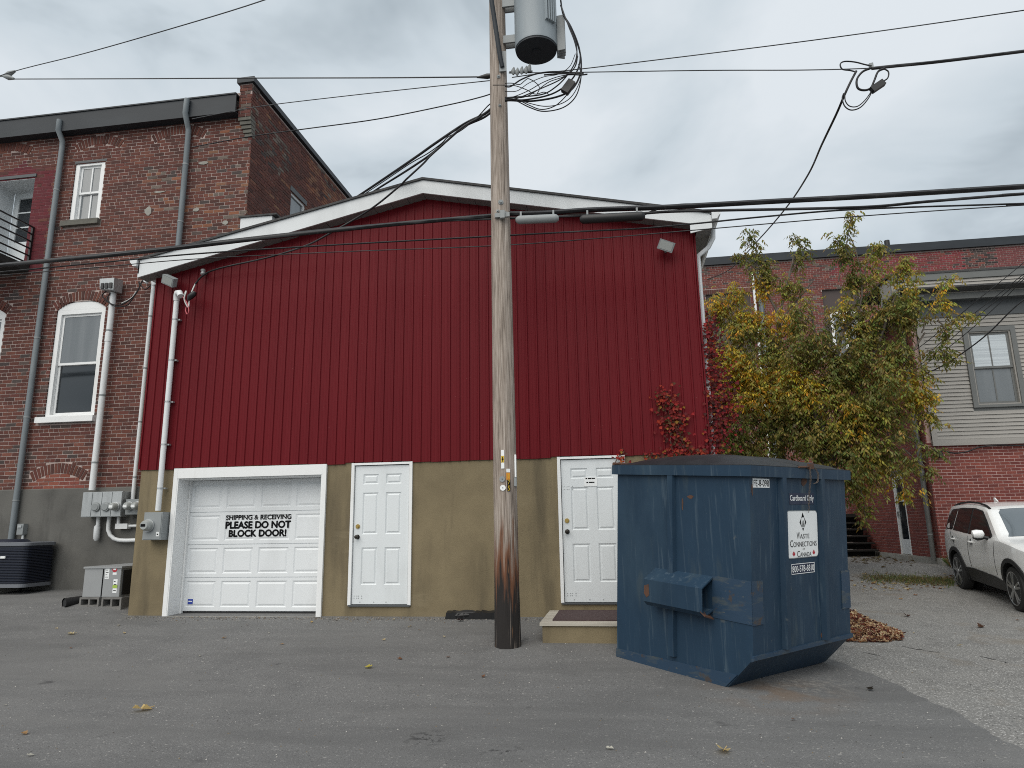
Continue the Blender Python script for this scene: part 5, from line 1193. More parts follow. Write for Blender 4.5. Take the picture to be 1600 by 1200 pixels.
# house window
fw_ = .105; b = MB(); y0 = YH-.095
b.box(wxl, wxl+fw_, y0, YH+.05, wzb, wzt); b.box(wxr-fw_, wxr, y0, YH+.05, wzb, wzt); b.box(wxl+fw_, wxr-fw_, y0, YH+.05, wzt-fw_, wzt); b.box(wxl+fw_, wxr-fw_, y0, YH+.05, wzb, wzb+.06)
HW = part('window', b, M_clapt, GH)
a0, a1, z0, z1 = wxl+fw_, wxr-fw_, wzb+.06, wzt-fw_; b = MB()
b.box(a0, a0+.03, y0+.03, YH+.03, z0, z1); b.box(a1-.03, a1, y0+.03, YH+.03, z0, z1); b.box(a0+.03, a1-.03, y0+.03, YH+.03, z1-.03, z1); b.box(a0+.03, a1-.03, y0+.03, YH+.03, z0, z0+.03); part('inner_frame', b, M_clap, HW)
a0 += .032; a1 -= .032; z0 += .032; z1 -= .032; zm = (z0+z1)/2+.02; b = MB(); f = .05
for p_, q_, yy in ((z0, zm, YH+.0), (zm-.03, z1, YH-.03)):
    b.box(a0, a0+f, yy, yy+.025, p_, q_); b.box(a1-f, a1, yy, yy+.025, p_, q_); b.box(a0+f, a1-f, yy, yy+.025, p_, p_+f); b.box(a0+f, a1-f, yy, yy+.025, q_-f, q_); b.box((a0+a1)/2-.014, (a0+a1)/2+.014, yy+.002, yy+.02, p_+f, q_-f)
part('sash', b, M_clapt, HW)
for j in range(2):
    xa, xb = (a0+f, (a0+a1)/2-.014) if j == 0 else ((a0+a1)/2+.014, a1-f)
    part('pane', MB().box(xa, xb, YH+.012, YH+.018, z0+f, zm-f), M_glassgrey, HW); part('pane', MB().box(xa, xb, YH-.02, YH-.014, zm-.03+f, z1-f), M_blind, HW)
# boxed cornice
YC = YH-.30; ZW = ZTOP; ZC = [float(at(1500, v, y=YC)[2]) for v in (467, 458, 435.5, 425.5)]; ZTOP = ZC[0]+.01
part('frieze_board', MB().box(CX-.02, HXR, YH-.07, YH-.031, ZW, ZTOP), M_darkgrey, GH); part('upper_wall', MB().box(HX+.0095, HXR, YH-.03, YH+.1, ZW+.001, ZC[3]), M_clapt, GH)
cxl = HX-.42
part('cornice_soffit', MB().box(cxl, HXR, YC+.02, YH+.12, ZTOP+.0, ZTOP+.03), M_darkgrey, GH)
part('cornice_board', MB().box(cxl, HXR, YC-.02, YC+.02, ZTOP-.01, ZC[1]), M_clapt, GH)
part('cornice_backing', MB().box(cxl+.01, HXR, YC+.012, YC+.05, ZC[1]+.001, ZC[3]-.01), M_clapt, GH)
n3 = 4; h3 = (ZC[2]-ZC[1])/n3
for k in range(n3):
    z = ZC[1]+.002+h3*k; q = MB(); q.prism([(cxl+.08, YC+.011, z+h3*1.02), (cxl+.08, YC+.006, z+h3*1.02), (cxl+.08, YC-.017, z+.004), (cxl+.08, YC+.011, z+.004)], (HXR-cxl-.08, 0, 0)); part('clapboard', q, M_clap, GH)
part('cornice_board', MB().box(cxl-.03, HXR, YC-.035, YC+.011, ZC[2], ZC[3]), M_clapt, GH)
part('cornice_end', MB().box(cxl, cxl+.078, YC-.019, YC+.011, ZC[1]+.001, ZC[2]-.001), M_clap, GH); part('cornice_end', MB().box(cxl-.001, cxl+.02, YC+.0515, YH+.4, ZTOP+.031, ZC[3]-.02), M_clap, GH)
part('roof', MB().box(cxl-.05, HXR, YC-.05, YH+2.0, ZC[3]+.001, ZC[3]+.05), M_shingle, GH)
# sloping side eave
ya, yb = float(e1[1]), 13.4; b = MB()
b.prism([(cxl+.03, ya, zeave(ya)), (cxl+.03, yb, zeave(yb)), (cxl+.03, yb, zeave(yb)+.2), (cxl+.03, ya, zeave(ya)+.2)], (.03, 0, 0)); part('side_fascia', b, M_clapt, GH)
b = MB(); b.prism([(cxl+.06, ya, zeave(ya)+.01), (cxl+.06, yb, zeave(yb)+.01), (cxl+.06, yb, zeave(yb)+.04), (cxl+.06, ya, zeave(ya)+.04)], (HX-cxl+.1, 0, 0)); part('side_soffit', b, M_darkgrey, GH)
b = MB(); b.prism([(cxl-.0, ya, zeave(ya)+.201), (cxl, yb, zeave(yb)+.201), (cxl, yb, zeave(yb)+.24), (cxl, ya, zeave(ya)+.24)], (5, 0, 0)); part('side_roof', b, M_shingle, GH)
b = MB(); b.tube([(cxl-.02, ya, zeave(ya)+.16), (cxl-.02, yb, zeave(yb)+.16)], .055, 8); part('side_gutter', b, M_clapt, GH, smooth=50)
part('sagging_cable', MB().tube(spline([tuple(at(u, v, y=YH-.1)) for u, v in ((1452, 707), (1470, 704), (1490, 708), (1510, 706), (1530, 699), (1560, 695.5), (1600, 696), (1680, 690))]), .018, 6), M_cable, GH, smooth=60)
P_ = at(1467, 706.5, y=YH-.12); q = MB(); q.tube([(P_[0], P_[1]+.1, P_[2]), (P_[0], P_[1], P_[2]), (P_[0], P_[1]-.03, P_[2]-.05), (P_[0], P_[1]-.06, P_[2]-.12)], [.05, .06, .07, .06], 10); part('wall_lamp', q, M_black, GH, smooth=40)
ysp = float(at(1440, 730, x=HX-.06)[1])
pipe_thing('downspout', [(HX-.1, ysp, zeave(ysp)-.02), (HX-.07, ysp, zeave(ysp)-.2), (HX-.07, ysp, HZ0-.05)], .055, M_clapt, 'grey downspout on the side brick wall near the clapboard corner', 'downspout', None, 4)
# drop wires to the house
G5 = 'drop wires to the side of the grey house'
for k, (pts, lb) in enumerate((([(1640, 372), (1600, 410), (1532, 465), (1490, 500), (1440, 540), (1415, 556)], 'steepest thin wire from the upper right down to the house side'),
     ([(1640, 398), (1600, 428), (1560, 460), (1500, 508), (1440, 562), (1412, 580)], 'second thin wire sloping in front of the cornice'),
     ([(1640, 401), (1600, 432), (1566, 462), (1506, 512), (1452, 560), (1412, 584)], 'third thin wire close under the second at the cornice'),
     ([(1640, 405), (1600, 436), (1572, 464), (1520, 512), (1470, 552), (1412, 592)], 'lowest of the closely spaced thin wires at the cornice'))):
    cable('drop_wire', [tuple(at(u, v, y=4.2+(YH-.3-4.2)*i/5)) for i, (u, v) in enumerate(pts)], .008, M_cable, lb, 'wire', G5)
cable('drop_wire', [tuple(at(u, v, y=4.2+(YH-.3-4.2)*i/5)) for i, (u, v) in enumerate(((1640, 440), (1588, 478), (1545, 520), (1505, 551), (1466, 575), (1430, 590)))], .014, M_cable, 'thick sagging black wire crossing the house window', 'wire', G5)

# ------------------------------------------------------------------ BACK BRICK BUILDING
YK = 17.0
KB = thing('brick_building', 'long flat roofed red brick building behind the trees', 'building', (12, YK, .3))
zk1 = float(at(1350, 399, y=YK)[2]); zk0 = .2; kx0, kx1 = 1.0, 22.0
def kwin(u0, u1, v0, v1):
    A, B = at(u0, v1, y=YK), at(u1, v0, y=YK); return float(A[0]), float(B[0]), float(A[2]), float(B[2])
W1 = kwin(1110, 1172, 456, 560); W2 = kwin(1296, 1342, 449, 560)
def kholes(za, zb):
    zm = (za+zb)/2; H = []
    if W1[2]-1 < zm < W1[3]: H.append(W1[:2])
    if W2[2]-1 < zm < W2[3]: H.append(W2[:2])
    if W1[3] <= zm < W1[3]+.19: H.append((W1[0]-.1, W1[1]+.1))
    return H
def kcol(x, z, r):
    u, v, _ = px((x, YK, z))
    if 1505 < u < 1555 and 385 < v < 430 and r.random() < .75: return brick_tint(GREYB[2:]+[(.03, .024, .024)], r)
    if 1300 < u < 1510 and v < 440 and r.random() < .55: return brick_tint([(.20, .035, .04), (.18, .03, .035)], r)
    if u > 1545 and v < 440: return brick_tint([(.16, .045, .045), (.15, .04, .042)], r)
    if r.random() < .14: return brick_tint(GREYB, r)
    return brick_tint([(.16, .045, .036), (.14, .04, .034), (.19, .055, .04), (.12, .036, .032)], r)
b = MB()
for x0, x1 in ((kx0, W1[0]), (W1[1], W2[0]), (W2[1], kx1)): b.box(x0, x1, YK+.008, YK+.3, zk0, zk1)
for W_ in (W1, W2): b.box(W_[0], W_[1], YK+.008, YK+.3, W_[3], zk1); b.box(W_[0], W_[1], YK+.008, YK+.3, zk0, W_[2]-1)
part('mortar_bed', b, M_mortar, KB)
wall_bricks(KB, lambda u, z: (u, YK, z), (0, -1, 0), kx0, 19.5, 1.4, zk1, kholes, kcol, (M_bricko, M_bricka), bl=.225, bh=.078, jt=.014, seed=41)
n = 22
for k in range(n):
    x = W1[0]-.1+(W1[1]-W1[0]+.2)*k/n; q = MB(); q.box(x+.006, x+(W1[1]-W1[0]+.2)/n-.006, YK-.008, YK+.03, W1[3]+.005, W1[3]+.185); o = part('arch_brick', q, M_bricko, KB); o.color = (*brick_tint(OLD+ORANGE, rnd), 1)
M_board = mat('faded brown boarding', (.075, .058, .055), .8)
part('boarded_window', MB().box(W1[0], W1[1], YK+.1, YK+.15, W1[2]-1, W1[3]), M_board, KB)
BW = part('window', MB().box(W2[0], W2[1], YK+.1, YK+.15, W2[2]-1, W2[3]), M_board, KB)
A, B = at(1305, 560, y=YK+.05), at(1339, 486, y=YK+.05); b = MB(); b.box(A[0], A[0]+.1, YK+.05, YK+.1, A[2], B[2]); b.box(B[0]-.1, B[0], YK+.05, YK+.1, A[2], B[2]); b.box(A[0]+.1, B[0]-.1, YK+.05, YK+.1, B[2]-.1, B[2]); b.box((A[0]+B[0])/2-.05, (A[0]+B[0])/2+.05, YK+.05, YK+.1, A[2], B[2]-.1); part('frame', b, M_white, BW)
part('pane', MB().box(A[0]+.1, B[0]-.1, YK+.085, YK+.095, A[2], B[2]-.1), M_glassgrey, BW)
part('roof_coping', MB().box(kx0, kx1, YK-.12, YK+.35, zk1+.001, zk1+.32), M_fascia, KB)
part('flat_roof', MB().box(kx0, kx1, YK+.35, YK+12, zk1-.1, zk1+.1), M_shingle, KB); part('rear_mass', MB().box(kx0, kx1, YK+.31, YK+12, .2, zk1-.11), M_parge, KB)
A = at(1390.5, 388, y=YK); part('roof_vent', MB().tube([(A[0], YK+.2, zk1+.32), (A[0], YK+.2, zk1+.62)], .1, 10), M_black, KB, smooth=40)
a, b_ = straight(1177, 428, 1183, 520, YK-.1); pipe_thing('downspout', [a, (b_[0], b_[1], 1.0)], .05, M_white, 'thin white pipe on the back brick wall between the boarded window and downspout', 'pipe')
a, b_ = straight(1185, 412, 1192, 520, YK-.12); pipe_thing('downspout', [(a[0], YK-.3, a[2]+.2), a, (b_[0], b_[1], 1.0)], .1, M_spout, 'wide grey downspout on the back brick wall behind the leaves', 'downspout')

# dark stairs by the side brick wall
sx = float(at(1362, 850, y=11.6)[0])
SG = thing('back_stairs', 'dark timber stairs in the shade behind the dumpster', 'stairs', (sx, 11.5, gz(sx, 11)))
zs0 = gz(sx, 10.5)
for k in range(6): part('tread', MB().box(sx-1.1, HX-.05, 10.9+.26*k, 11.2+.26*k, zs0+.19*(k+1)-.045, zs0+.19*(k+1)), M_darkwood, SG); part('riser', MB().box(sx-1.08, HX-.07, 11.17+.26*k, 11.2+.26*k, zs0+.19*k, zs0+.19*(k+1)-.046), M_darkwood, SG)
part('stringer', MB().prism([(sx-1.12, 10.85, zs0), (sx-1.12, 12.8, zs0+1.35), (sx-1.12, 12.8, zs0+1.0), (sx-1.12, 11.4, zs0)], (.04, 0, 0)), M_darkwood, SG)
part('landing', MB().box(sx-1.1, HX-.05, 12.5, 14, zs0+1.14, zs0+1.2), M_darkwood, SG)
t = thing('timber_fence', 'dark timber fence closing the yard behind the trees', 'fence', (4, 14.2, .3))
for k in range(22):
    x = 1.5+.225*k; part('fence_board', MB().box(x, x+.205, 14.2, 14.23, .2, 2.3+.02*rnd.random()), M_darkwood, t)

# ------------------------------------------------------------------ DUMPSTER
th_, ta_, tb_ = 0.812, 0.078, -0.009
Rz, Rx, Ry = Matrix.Rotation(th_, 4, 'Z'), Matrix.Rotation(ta_, 4, 'X'), Matrix.Rotation(tb_, 4, 'Y')
DW, DD, DH, DZL, DIN, DO = 1.846, 1.731, 2.021, .333, .299, .048
MD = Matrix.Translation((0.946, -2.755, -.29)) @ Rz @ Rx @ Ry @ Matrix.Translation((0, -DIN, 0))
DP = thing('dumpster', 'large worn blue steel dumpster with a dark lid and a white company sign', 'dumpster', M=MD)
dp = lambda n, mb_, m_, par=None, **k: part(n, mb_, m_, par or DP, local=True, **k)
b = MB(); prof = [(0, DZL), (DIN, 0), (DD, 0), (DD, DH), (0, DH)]
b.prism([(0, y, z) for y, z in prof], (DW, 0, 0)); dp('body', b, M_blue)
# rim channel
b = MB(); o_ = DO; z0, z1 = DH, DH+.105
b.box(-o_, DW+o_, -o_, .01, z0, z1); b.box(-o_, DW+o_, DD-.01, DD+o_, z0, z1); b.box(-o_, .01, .01, DD-.01, z0+.0, z1); b.box(DW-.01, DW+o_, .01, DD-.01, z0, z1); b.box(.02, DW-.02, .02, DD-.02, DH-.02, DH+.03)
dp('rim', b, M_blue)
# stiffening ribs: folded channels
def vrib_front(x, z0, z1): return MB().prism([(x-.05, -.0005, z0), (x-.030, -.05, z0), (x+.030, -.05, z0), (x+.05, -.0005, z0)], (0, 0, z1-z0))
def vrib_side(y, z0, z1, s=-1, x=0): return MB().prism([(x+s*.0005, y-.05, z0), (x+s*.044, y-.034, z0), (x+s*.044, y+.034, z0), (x+s*.0005, y+.05, z0)], (0, 0, z1-z0))
for x in (.54, 1.286): dp('rib', vrib_front(x, DZL+.03, DH), M_blue)
for y in (.935,):
    dp('rib', vrib_side(y, .17, DH), M_blue); dp('rib', vrib_side(y, .17, DH, 1, DW), M_blue)
# lower front lip and base rails
b = MB(); b.prism([(-.015, -.02, DZL+.028), (-.015, -.02, DZL-.012), (-.015, .012, DZL-.03), (-.015, .012, DZL+.028)], (DW+.03, 0, 0)); dp('lower_lip', b, M_blueworn)
for s, x in ((-1, 0), (1, DW)):
    b = MB(); b.prism([(x, .17, .155), (x, DD, .085), (x, DD, .0), (x, DIN+.02, .0)], (s*.016, 0, 0)); dp('base_rail', b, M_blueworn)
b = MB(); b.box(.05, DW-.05, DIN+.1, DIN+.2, -.03, .0); b.box(.05, DW-.05, DD-.2, DD-.1, -.05, .0); dp('skid', b, M_rust)
# fork pockets
for s, x in ((-1, 0), (1, DW)):
    b = MB(); b.box(min(x, x+s*.008), max(x, x+s*.008), -.01, .44, .637, 1.036); dp('pocket_plate', b, M_blueworn)
    b = MB(); y0, y1 = .43, 1.17
    prf = [(0.0, 1.03), (.19*s, .925), (.19*s, .70), (.14*s, .655), (0.0, .70)]
    pts0 = [(x+p+.0, y0, z) for p, z in prf]; n = len(prf); wall_ = .012
    inner = [(0.0, 1.03-.02), (.178*s, .918), (.178*s, .712), (.13*s, .672), (0.0, .715)]
    for i in range(n-1):
        a_, c_ = prf[i], prf[i+1]; ia, ic = inner[i], inner[i+1]
        b.hexa([(x+a_[0], y0, a_[1]), (x+c_[0], y0, c_[1]), (x+ic[0], y0, ic[1]), (x+ia[0], y0, ia[1]), (x+a_[0], y1, a_[1]), (x+c_[0], y1, c_[1]), (x+ic[0], y1, ic[1]), (x+ia[0], y1, ia[1])])
    dp('fork_pocket', b, M_blue)
    b = MB(); b.prism([(x+s*.192, y0+.02, .70), (x+s*.192, y0-.035, .665), (x+s*.03, y0-.02, .62), (x+s*.02, y0+.05, .655)], (0, 0, .012)); dp('pocket_flare', b, M_rust)
for (x0, x1) in ((-.008, .17), (DW-.17, DW+.008)):
    b = MB(); b.box(x0, x1, -.009, -.0005, .632, 1.036); dp('corner_plate', b, M_blueworn)
# lids
def lid(x0, x1):
    b = MB(); G = []; ny, nx = 16, 12
    for i in range(ny+1):
        y = -.045+(DD+.07)*i/ny; t_ = i/ny; row = []
        for j in range(nx+1):
            x = x0+(x1-x0)*j/nx; s_ = j/nx
            xa = min(1, max(0, (x+.04)/(DW+.08))); z = DH+.112+.115*math.sin(PI*t_)**.75*math.sin(PI*xa)**.45+.018*math.sin(PI*s_)*math.sin(PI*t_)+(.012 if j in (3, 4, 8, 9) else 0)*(0 < i < ny)
            row.append((x, y, z))
        G.append(row)
    b.grid(G); e_ = G[0]; b.grid([[(p[0], p[1], p[2]-.035) for p in e_], e_]); l_ = [r_[0] for r_ in G]; b.grid([l_, [(p[0], p[1], p[2]-.035) for p in l_]]); r2 = [r_[-1] for r_ in G]; b.grid([[(p[0], p[1], p[2]-.035) for p in r2], r2])
    return dp('lid', b, M_lid, smooth=35)
lid(-.04, DW/2-.012); lid(DW/2+.012, DW+.04)
dp('hinge_bar', MB().tube([(-.03, DD+.04, DH+.12), (DW+.03, DD+.04, DH+.12)], .02, 8), M_rust, smooth=40)
b = MB(); b.tube([(.80, -.055, DH+.115), (.95, -.06, DH+.12), (1.06, -.05, DH+.13)], .012, 6); b.box(.98, 1.06, -.075, -.045, DH+.10, DH+.15); dp('latch_bar', b, M_rust)
b = MB()
for (pts) in ([(.99, -.07, DH+.10), (.985, -.075, DH+.0), (.99, -.06, DH-.09), (.985, -.05, DH-.22), (.995, -.035, DH-.36)], [(1.08, -.07, DH+.12), (1.13, -.08, DH+.05), (1.11, -.08, DH-.03), (1.05, -.075, DH-.05)]):
    sp = spline(pts, 10)
    for i in range(0, len(sp)-2, 2):
        d = np.array(sp[i+1])-np.array(sp[i]); d /= np.linalg.norm(d); sd_ = np.array([1, 0, 0]) if (i//2) % 2 else np.array([0, 1., 0]); c_ = np.array(sp[i])
        loop = [c_+d*.02*math.cos(a)+sd_*.009*math.sin(a) for a in np.linspace(0, 2*PI, 9)]; b.tube(loop, .0022, 5)
dp('chain', b, mat('rusty chain', (.16, .13, .11), .6, metal=.5))
# stains of rust with their own shape
for (x, y, z, w_, h_, sid) in ((0, .70, 1.80, .05, .02, 1), (0, .80, 1.72, .012, .09, 1), (0, 1.13, .84, .05, .06, 1)):
    n = 9; b = MB(); poly = [(-.001, y+w_*math.cos(2*PI*k/n)*rnd.uniform(.6, 1.1), z+h_*math.sin(2*PI*k/n)*rnd.uniform(.6, 1.1)) for k in range(n)]; b.prism(poly, (-.0012, 0, 0)) if z > 1 else b.prism([(p[0]-.0, p[1], p[2]) for p in poly], (-.0012, 0, 0)); dp('rust_patch', b, M_rust)
b = MB(); b.prism([(-.191, 1.16, .86), (-.191, 1.10, .88), (-.191, 1.09, .77), (-.191, 1.13, .74), (-.191, 1.165, .78)], (-.0012, 0, 0)); dp('rust_patch', b, M_rust)
for (x, z, w_, h_) in ((.985, DH-.03, .07, .06), (.52, .40, .03, .03), (1.25, .405, .04, .035), (.04, 1.9, .012, .07)):
    n = 10; b = MB(); yy = -.0012 if z < 1.95 else -.0012; b.prism([(x+w_*math.cos(2*PI*k/n)*rnd.uniform(.6, 1.1), yy, z+h_*math.sin(2*PI*k/n)*rnd.uniform(.6, 1.1)) for k in range(n)], (0, -.0012, 0)); dp('rust_patch', b, M_rust)
# signs on the front
def sign_text(b, body, x0, x1, z0, z1, y, bold=.0): put_text(b, body, (0, y, 0), (1, 0, 0), (0, 0, 1), x0, x1, z0, z1, (0, -1, 0), bold)
b = MB().box(.05, .335, -.004, -.0008, DH-.105, DH-.018); TG = dp('number_decal', b, M_signwhite); b = MB(); sign_text(b, 'FE-8-098', .062, .323, DH-.095, DH-.03, -.004, .004); dp('decal_lettering', b, M_ink, TG)
b = MB().box(.69, 1.17, -.003, -.0008, 1.752, 1.868); CD_ = dp('contents_decal', b, M_navy); b = MB(); sign_text(b, 'Cardboard Only', .70, 1.16, 1.772, 1.848, -.003, .012); dp('decal_lettering', b, M_signwhite, CD_)
def rrect(x0, x1, z0, z1, r, y, th): 
    P = []
    for cx_, cz_, a0 in ((x1-r, z1-r, 0), (x0+r, z1-r, PI/2), (x0+r, z0+r, PI), (x1-r, z0+r, 1.5*PI)):
        for k in range(6): a = a0+PI/2*k/5; P.append((cx_+r*math.cos(a), y, cz_+r*math.sin(a)))
    return MB().prism(P, (0, -th, 0))
sx0_, sx1_, sz0_, sz1_ = .618, 1.216, 1.212, 1.69
SGN = dp('company_sign', rrect(sx0_, sx1_, sz0_, sz1_, .045, -.001, .005), M_grey)
dp('sign_face', rrect(sx0_+.008, sx1_-.008, sz0_+.008, sz1_-.008, .04, -.0062, .002), M_signwhite, SGN)
ys_ = -.0085; b = MB(); xm = .925
def poly(b, P): b.add([(x, ys_-.001, z) for x, z in P], [tuple(range(len(P)))])
# emblem: dark diamond with a pale flame inside
ez = 1.565; poly(b, [(xm, ez-.085), (xm+.018, ez-.055), (xm-.018, ez-.055)])
poly(b, [(xm, ez+.105), (xm+.03, ez+.05), (xm+.013, ez+.055), (xm-.013, ez+.055), (xm-.03, ez+.05)][::-1])
for s in (-1, 1):
    P = [(xm+s*.026, ez+.055), (xm+s*.066, ez+.005), (xm+s*.022, ez-.05), (xm+s*.03, ez-.02), (xm+s*.040, ez+.003), (xm+s*.034, ez+.022)]; poly(b, P if s < 0 else P[::-1])
    P = [(xm+s*.012, ez+.03), (xm+s*.024, ez+.0), (xm+s*.01, ez-.045), (xm+s*.002, ez-.048), (xm+s*.008, ez-.01)]; poly(b, P if s < 0 else P[::-1])
dp('emblem', b, M_ink, SGN)
b = MB(); ls = .005
def smallcaps(b, word, x0, x1, z0, hc, hs):
    n = len(word); wc = (x1-x0)/(n+.35); put_text(b, word[0], (0, ys_, 0), (1, 0, 0), (0, 0, 1), x0, x0+wc*1.2, z0, z0+hc, (0, -1, 0), .0); sign_text(b, word[1:], x0+wc*1.32, x1, z0, z0+hs, ys_)
smallcaps(b, 'WASTE', xm-.125, xm+.115, 1.405, .066, .047); dp('sign_word', b, M_inkgrey, SGN); b = MB()
smallcaps(b, 'CONNECTIONS', xm-.255, xm+.255, 1.325, .070, .050); dp('sign_word', b, M_inkgrey, SGN); b = MB()
sign_text(b, 'OF', xm-.022, xm+.022, 1.29, 1.31, ys_); dp('sign_word', b, M_inkgrey, SGN); b = MB()
smallcaps(b, 'CANADA', xm-.13, xm+.145, 1.225, .060, .043); dp('sign_word', b, M_inkgrey, SGN)

b = MB()
for lx in (xm-.19, xm+.195):
    c_ = 1.255; h = .026; half = [(0, 1.25), (.22, .8), (.55, .95), (.45, .4), (1.0, .45), (.85, .1), (1.05, -.1), (.4, -.55), (.12, -.5), (.1, -1.0)]
    P = [(lx+q*h, c_+r_*h) for q, r_ in half]+[(lx-q*h, c_+r_*h) for q, r_ in half[::-1][:-1]]; poly(b, P)
dp('maple_leaf', b, M_redprint, SGN)
b = MB().box(.69, 1.135, -.003, -.0008, 1.055, 1.158); PH = dp('phone_decal', b, M_navy)
b = MB(); b.box(.69, 1.135, -.0042, -.0031, 1.055, 1.061); b.box(.69, 1.135, -.0042, -.0031, 1.152, 1.158); b.box(.69, .696, -.0042, -.0031, 1.0615, 1.1515); b.box(1.129, 1.135, -.0042, -.0031, 1.0615, 1.1515); sign_text(b, '800-578-6810', .705, 1.12, 1.074, 1.139, -.0031, .012); dp('decal_lettering', b, M_signwhite, PH)

# ------------------------------------------------------------------ CAR
def build_car(Mw):
    CR = thing('parked_car', 'white compact SUV with black trim parked by the red brick wall', 'car', M=Mw)
    cp = lambda n, mb_, m_, par=None, **k: part(n, mb_, m_, par or CR, local=True, **k)
    ZT = [(-.965, .60), (-.955, .80), (-.935, 1.0), (-.89, 1.2), (-.79, 1.46), (-.73, 1.57), (-.55, 1.625), (-.2, 1.655), (.3, 1.68), (.9, 1.668), (1.3, 1.63), (1.48, 1.58), (1.75, 1.425), (2.02, 1.265), (2.22, 1.15), (2.38, 1.11), (2.8, 1.07), (3.25, .99), (3.47, .90), (3.56, .78), (3.61, .62)]
    zt = lambda x: lerp(ZT, x)
    def wid(x, z):
        w_ = .915-.10*((z-.80)/.55)**2 if z < 1.08 else .889-(z-1.08)/.56*.185
        if .95 < z < 1.10: w_ += .006
        if x < -.45: w_ *= 1-.17*((-.45-x)/.52)**2
        if x > 2.7: w_ *= 1-.27*((x-2.7)/.92)**2
        return w_
    xs = sorted(set([q for q, _ in ZT]+list(np.arange(-.9, 3.6, .12)))); G = []
    for x in xs:
        T = zt(x); zb = .27 if -.8 < x < 3.4 else .33; belt = min(1.08, T-.05); half = []
        for t in (0, .08, .2, .35, .5, .65, .8, .92, 1): z = zb+(belt-zb)*t; half.append((wid(x, z), z))
        top = T-.035
        for t in (.15, .35, .6, .85, 1.0):
            z = belt+(top-belt)*t
            if z > belt+1e-4: half.append((wid(x, z), z))
            else: half.append((wid(x, belt)-.004*t, belt+.001*t))
        wt = half[-1][0]
        for f_, dz in ((.965, .022), (.90, .033), (.7, .042), (.4, .052), (0, .056)): half.append((wt*f_, top+dz))
        G.append([(x, 0, zb)]+[(x, -p, z) for p, z in half])
    full = [r_+[(p[0], -p[1], p[2]) for p in r_[1:-1][::-1]]+[r_[0]] for r_ in G]
    b = MB(); n = len(full[0])-1; o = len(b.v)
    for r_ in full: b.v += [tuple(map(float, p)) for p in r_[:-1]]
    for i in range(len(full)-1):
        for j in range(n): b.face((o+i*n+j, o+i*n+(j+1) % n, o+(i+1)*n+(j+1) % n, o+(i+1)*n+j))
    b.face([o+j for j in range(n)][::-1]); b.face([o+(len(full)-1)*n+j for j in range(n)])
    me = b.mesh('body', M_carpaint)
    tmp = bpy.data.objects.new('body_source', me); COL.objects.link(tmp); cutters = []
    for x in (0, 2.69):
        for s in (-1, 1):
            c_ = MB(); c_.tube([(x, s*.62, .36), (x, s*1.2, .36)], .415, 32); co = bpy.data.objects.new('cut_source', c_.mesh('cut', M_carblack)); COL.objects.link(co); cutters.append(co)
            md = tmp.modifiers.new('well', 'BOOLEAN'); md.object = co; md.operation = 'DIFFERENCE'; md.solver = 'EXACT'
    dg = bpy.context.evaluated_depsgraph_get(); me2 = bpy.data.meshes.new_from_object(tmp.evaluated_get(dg))
    for q in [tmp]+cutters: bpy.data.objects.remove(q)
    me2.name = 'body'; smooth_by_angle(me2, 32); cp('body', me2, None)
    # wheel well liners and arch cladding
    for x in (0, 2.69):
        for s in (-1, 1):
            w0 = wid(x, .75); b = MB(); N2 = 20
            b.tube([(x, s*.66, .36), (x, s*.60, .36)], .412, 28); cp('wheel_well', b, M_carblack)
            b = MB()
            for k in range(N2):
                a0, a1 = -.12*PI+1.24*PI*k/N2, -.12*PI+1.24*PI*(k+1)/N2
                P = []
                for a in (a0, a1):
                    for r_, yy in ((.405, .80), (.405, None), (.475, None), (.475, .8)):
                        xx, zz = x+r_*math.cos(a), max(.24, .36+r_*math.sin(a)); ww = (wid(xx, max(zz, .3))+.018) if yy is None else yy; P.append((xx, s*ww, zz))
                b.hexa(P if s > 0 else P[4:]+P[:4])
            cp('arch_cladding', b, M_carblack, smooth=40)
            wl_ = MB(); yo = s*.905; yi = s*.69
            wl_.tube([(x, yi, .355), (x, yi+s*.02, .355), (x, yi+s*.05, .355), (x, yo-s*.04, .355), (x, yo-s*.012, .355), (x, yo, .355)], [.27, .325, .352, .352, .335, .27], 32); W_ = cp('wheel', wl_, M_tyre, smooth=40)
            rm = MB(); rm.tube([(x, yo-s*.03, .355), (x, yo+s*.004, .355)], [.262, .268], 32, cap=False); rm.tube([(x, yo+s*.004, .355), (x, yo-s*.004, .355)], [.268, .235], 32, cap=False)
            for k in range(5):
                for dlt in (-.16, .16):
                    a = PI/2+2*PI*k/5+dlt; d = np.array([math.cos(a), 0, math.sin(a)]); pd = np.array([-math.sin(a), 0, math.cos(a)]); c0 = np.array([x, yo-s*.002, .355])+d*.055; c1 = np.array([x, yo-s*.001, .355])+d*.245
                    rm.obox((c0+c1)/2, (c1-c0)/2, (0, .007, 0), pd*.019)
            rm.tube([(x, yo-s*.02, .355), (x, yo+s*.008, .355)], .062, 16); cp('rim', rm, M_rim, W_, smooth=40)
    # side glass, sills, handles, seams
    off = .006
    for s in (-1, 1):
        def sheet(name, P, m, th=.0, par=None, o2=off, **k):
            b = MB(); n = len(P); A = [(x, s*(wid(x, z)+o2), z) for x, z in P]; B = [(x, s*(wid(x, z)-.01), z) for x, z in P]
            b.add(A, [tuple(range(n)) if s > 0 else tuple(range(n))[::-1]])
            for i in range(n): j = (i+1) % n; b.quad(A[i], A[j], B[j], B[i])
            return cp(name, b, m, par, **k)
        sheet('window_surround', [(-.66, 1.20), (-.58, 1.43), (-.42, 1.555), (.2, 1.60), (.85, 1.605), (1.27, 1.565), (1.62, 1.37), (1.97, 1.15), (1.90, 1.10), (.8, 1.10), (-.5, 1.13)], M_carblack, o2=.003)
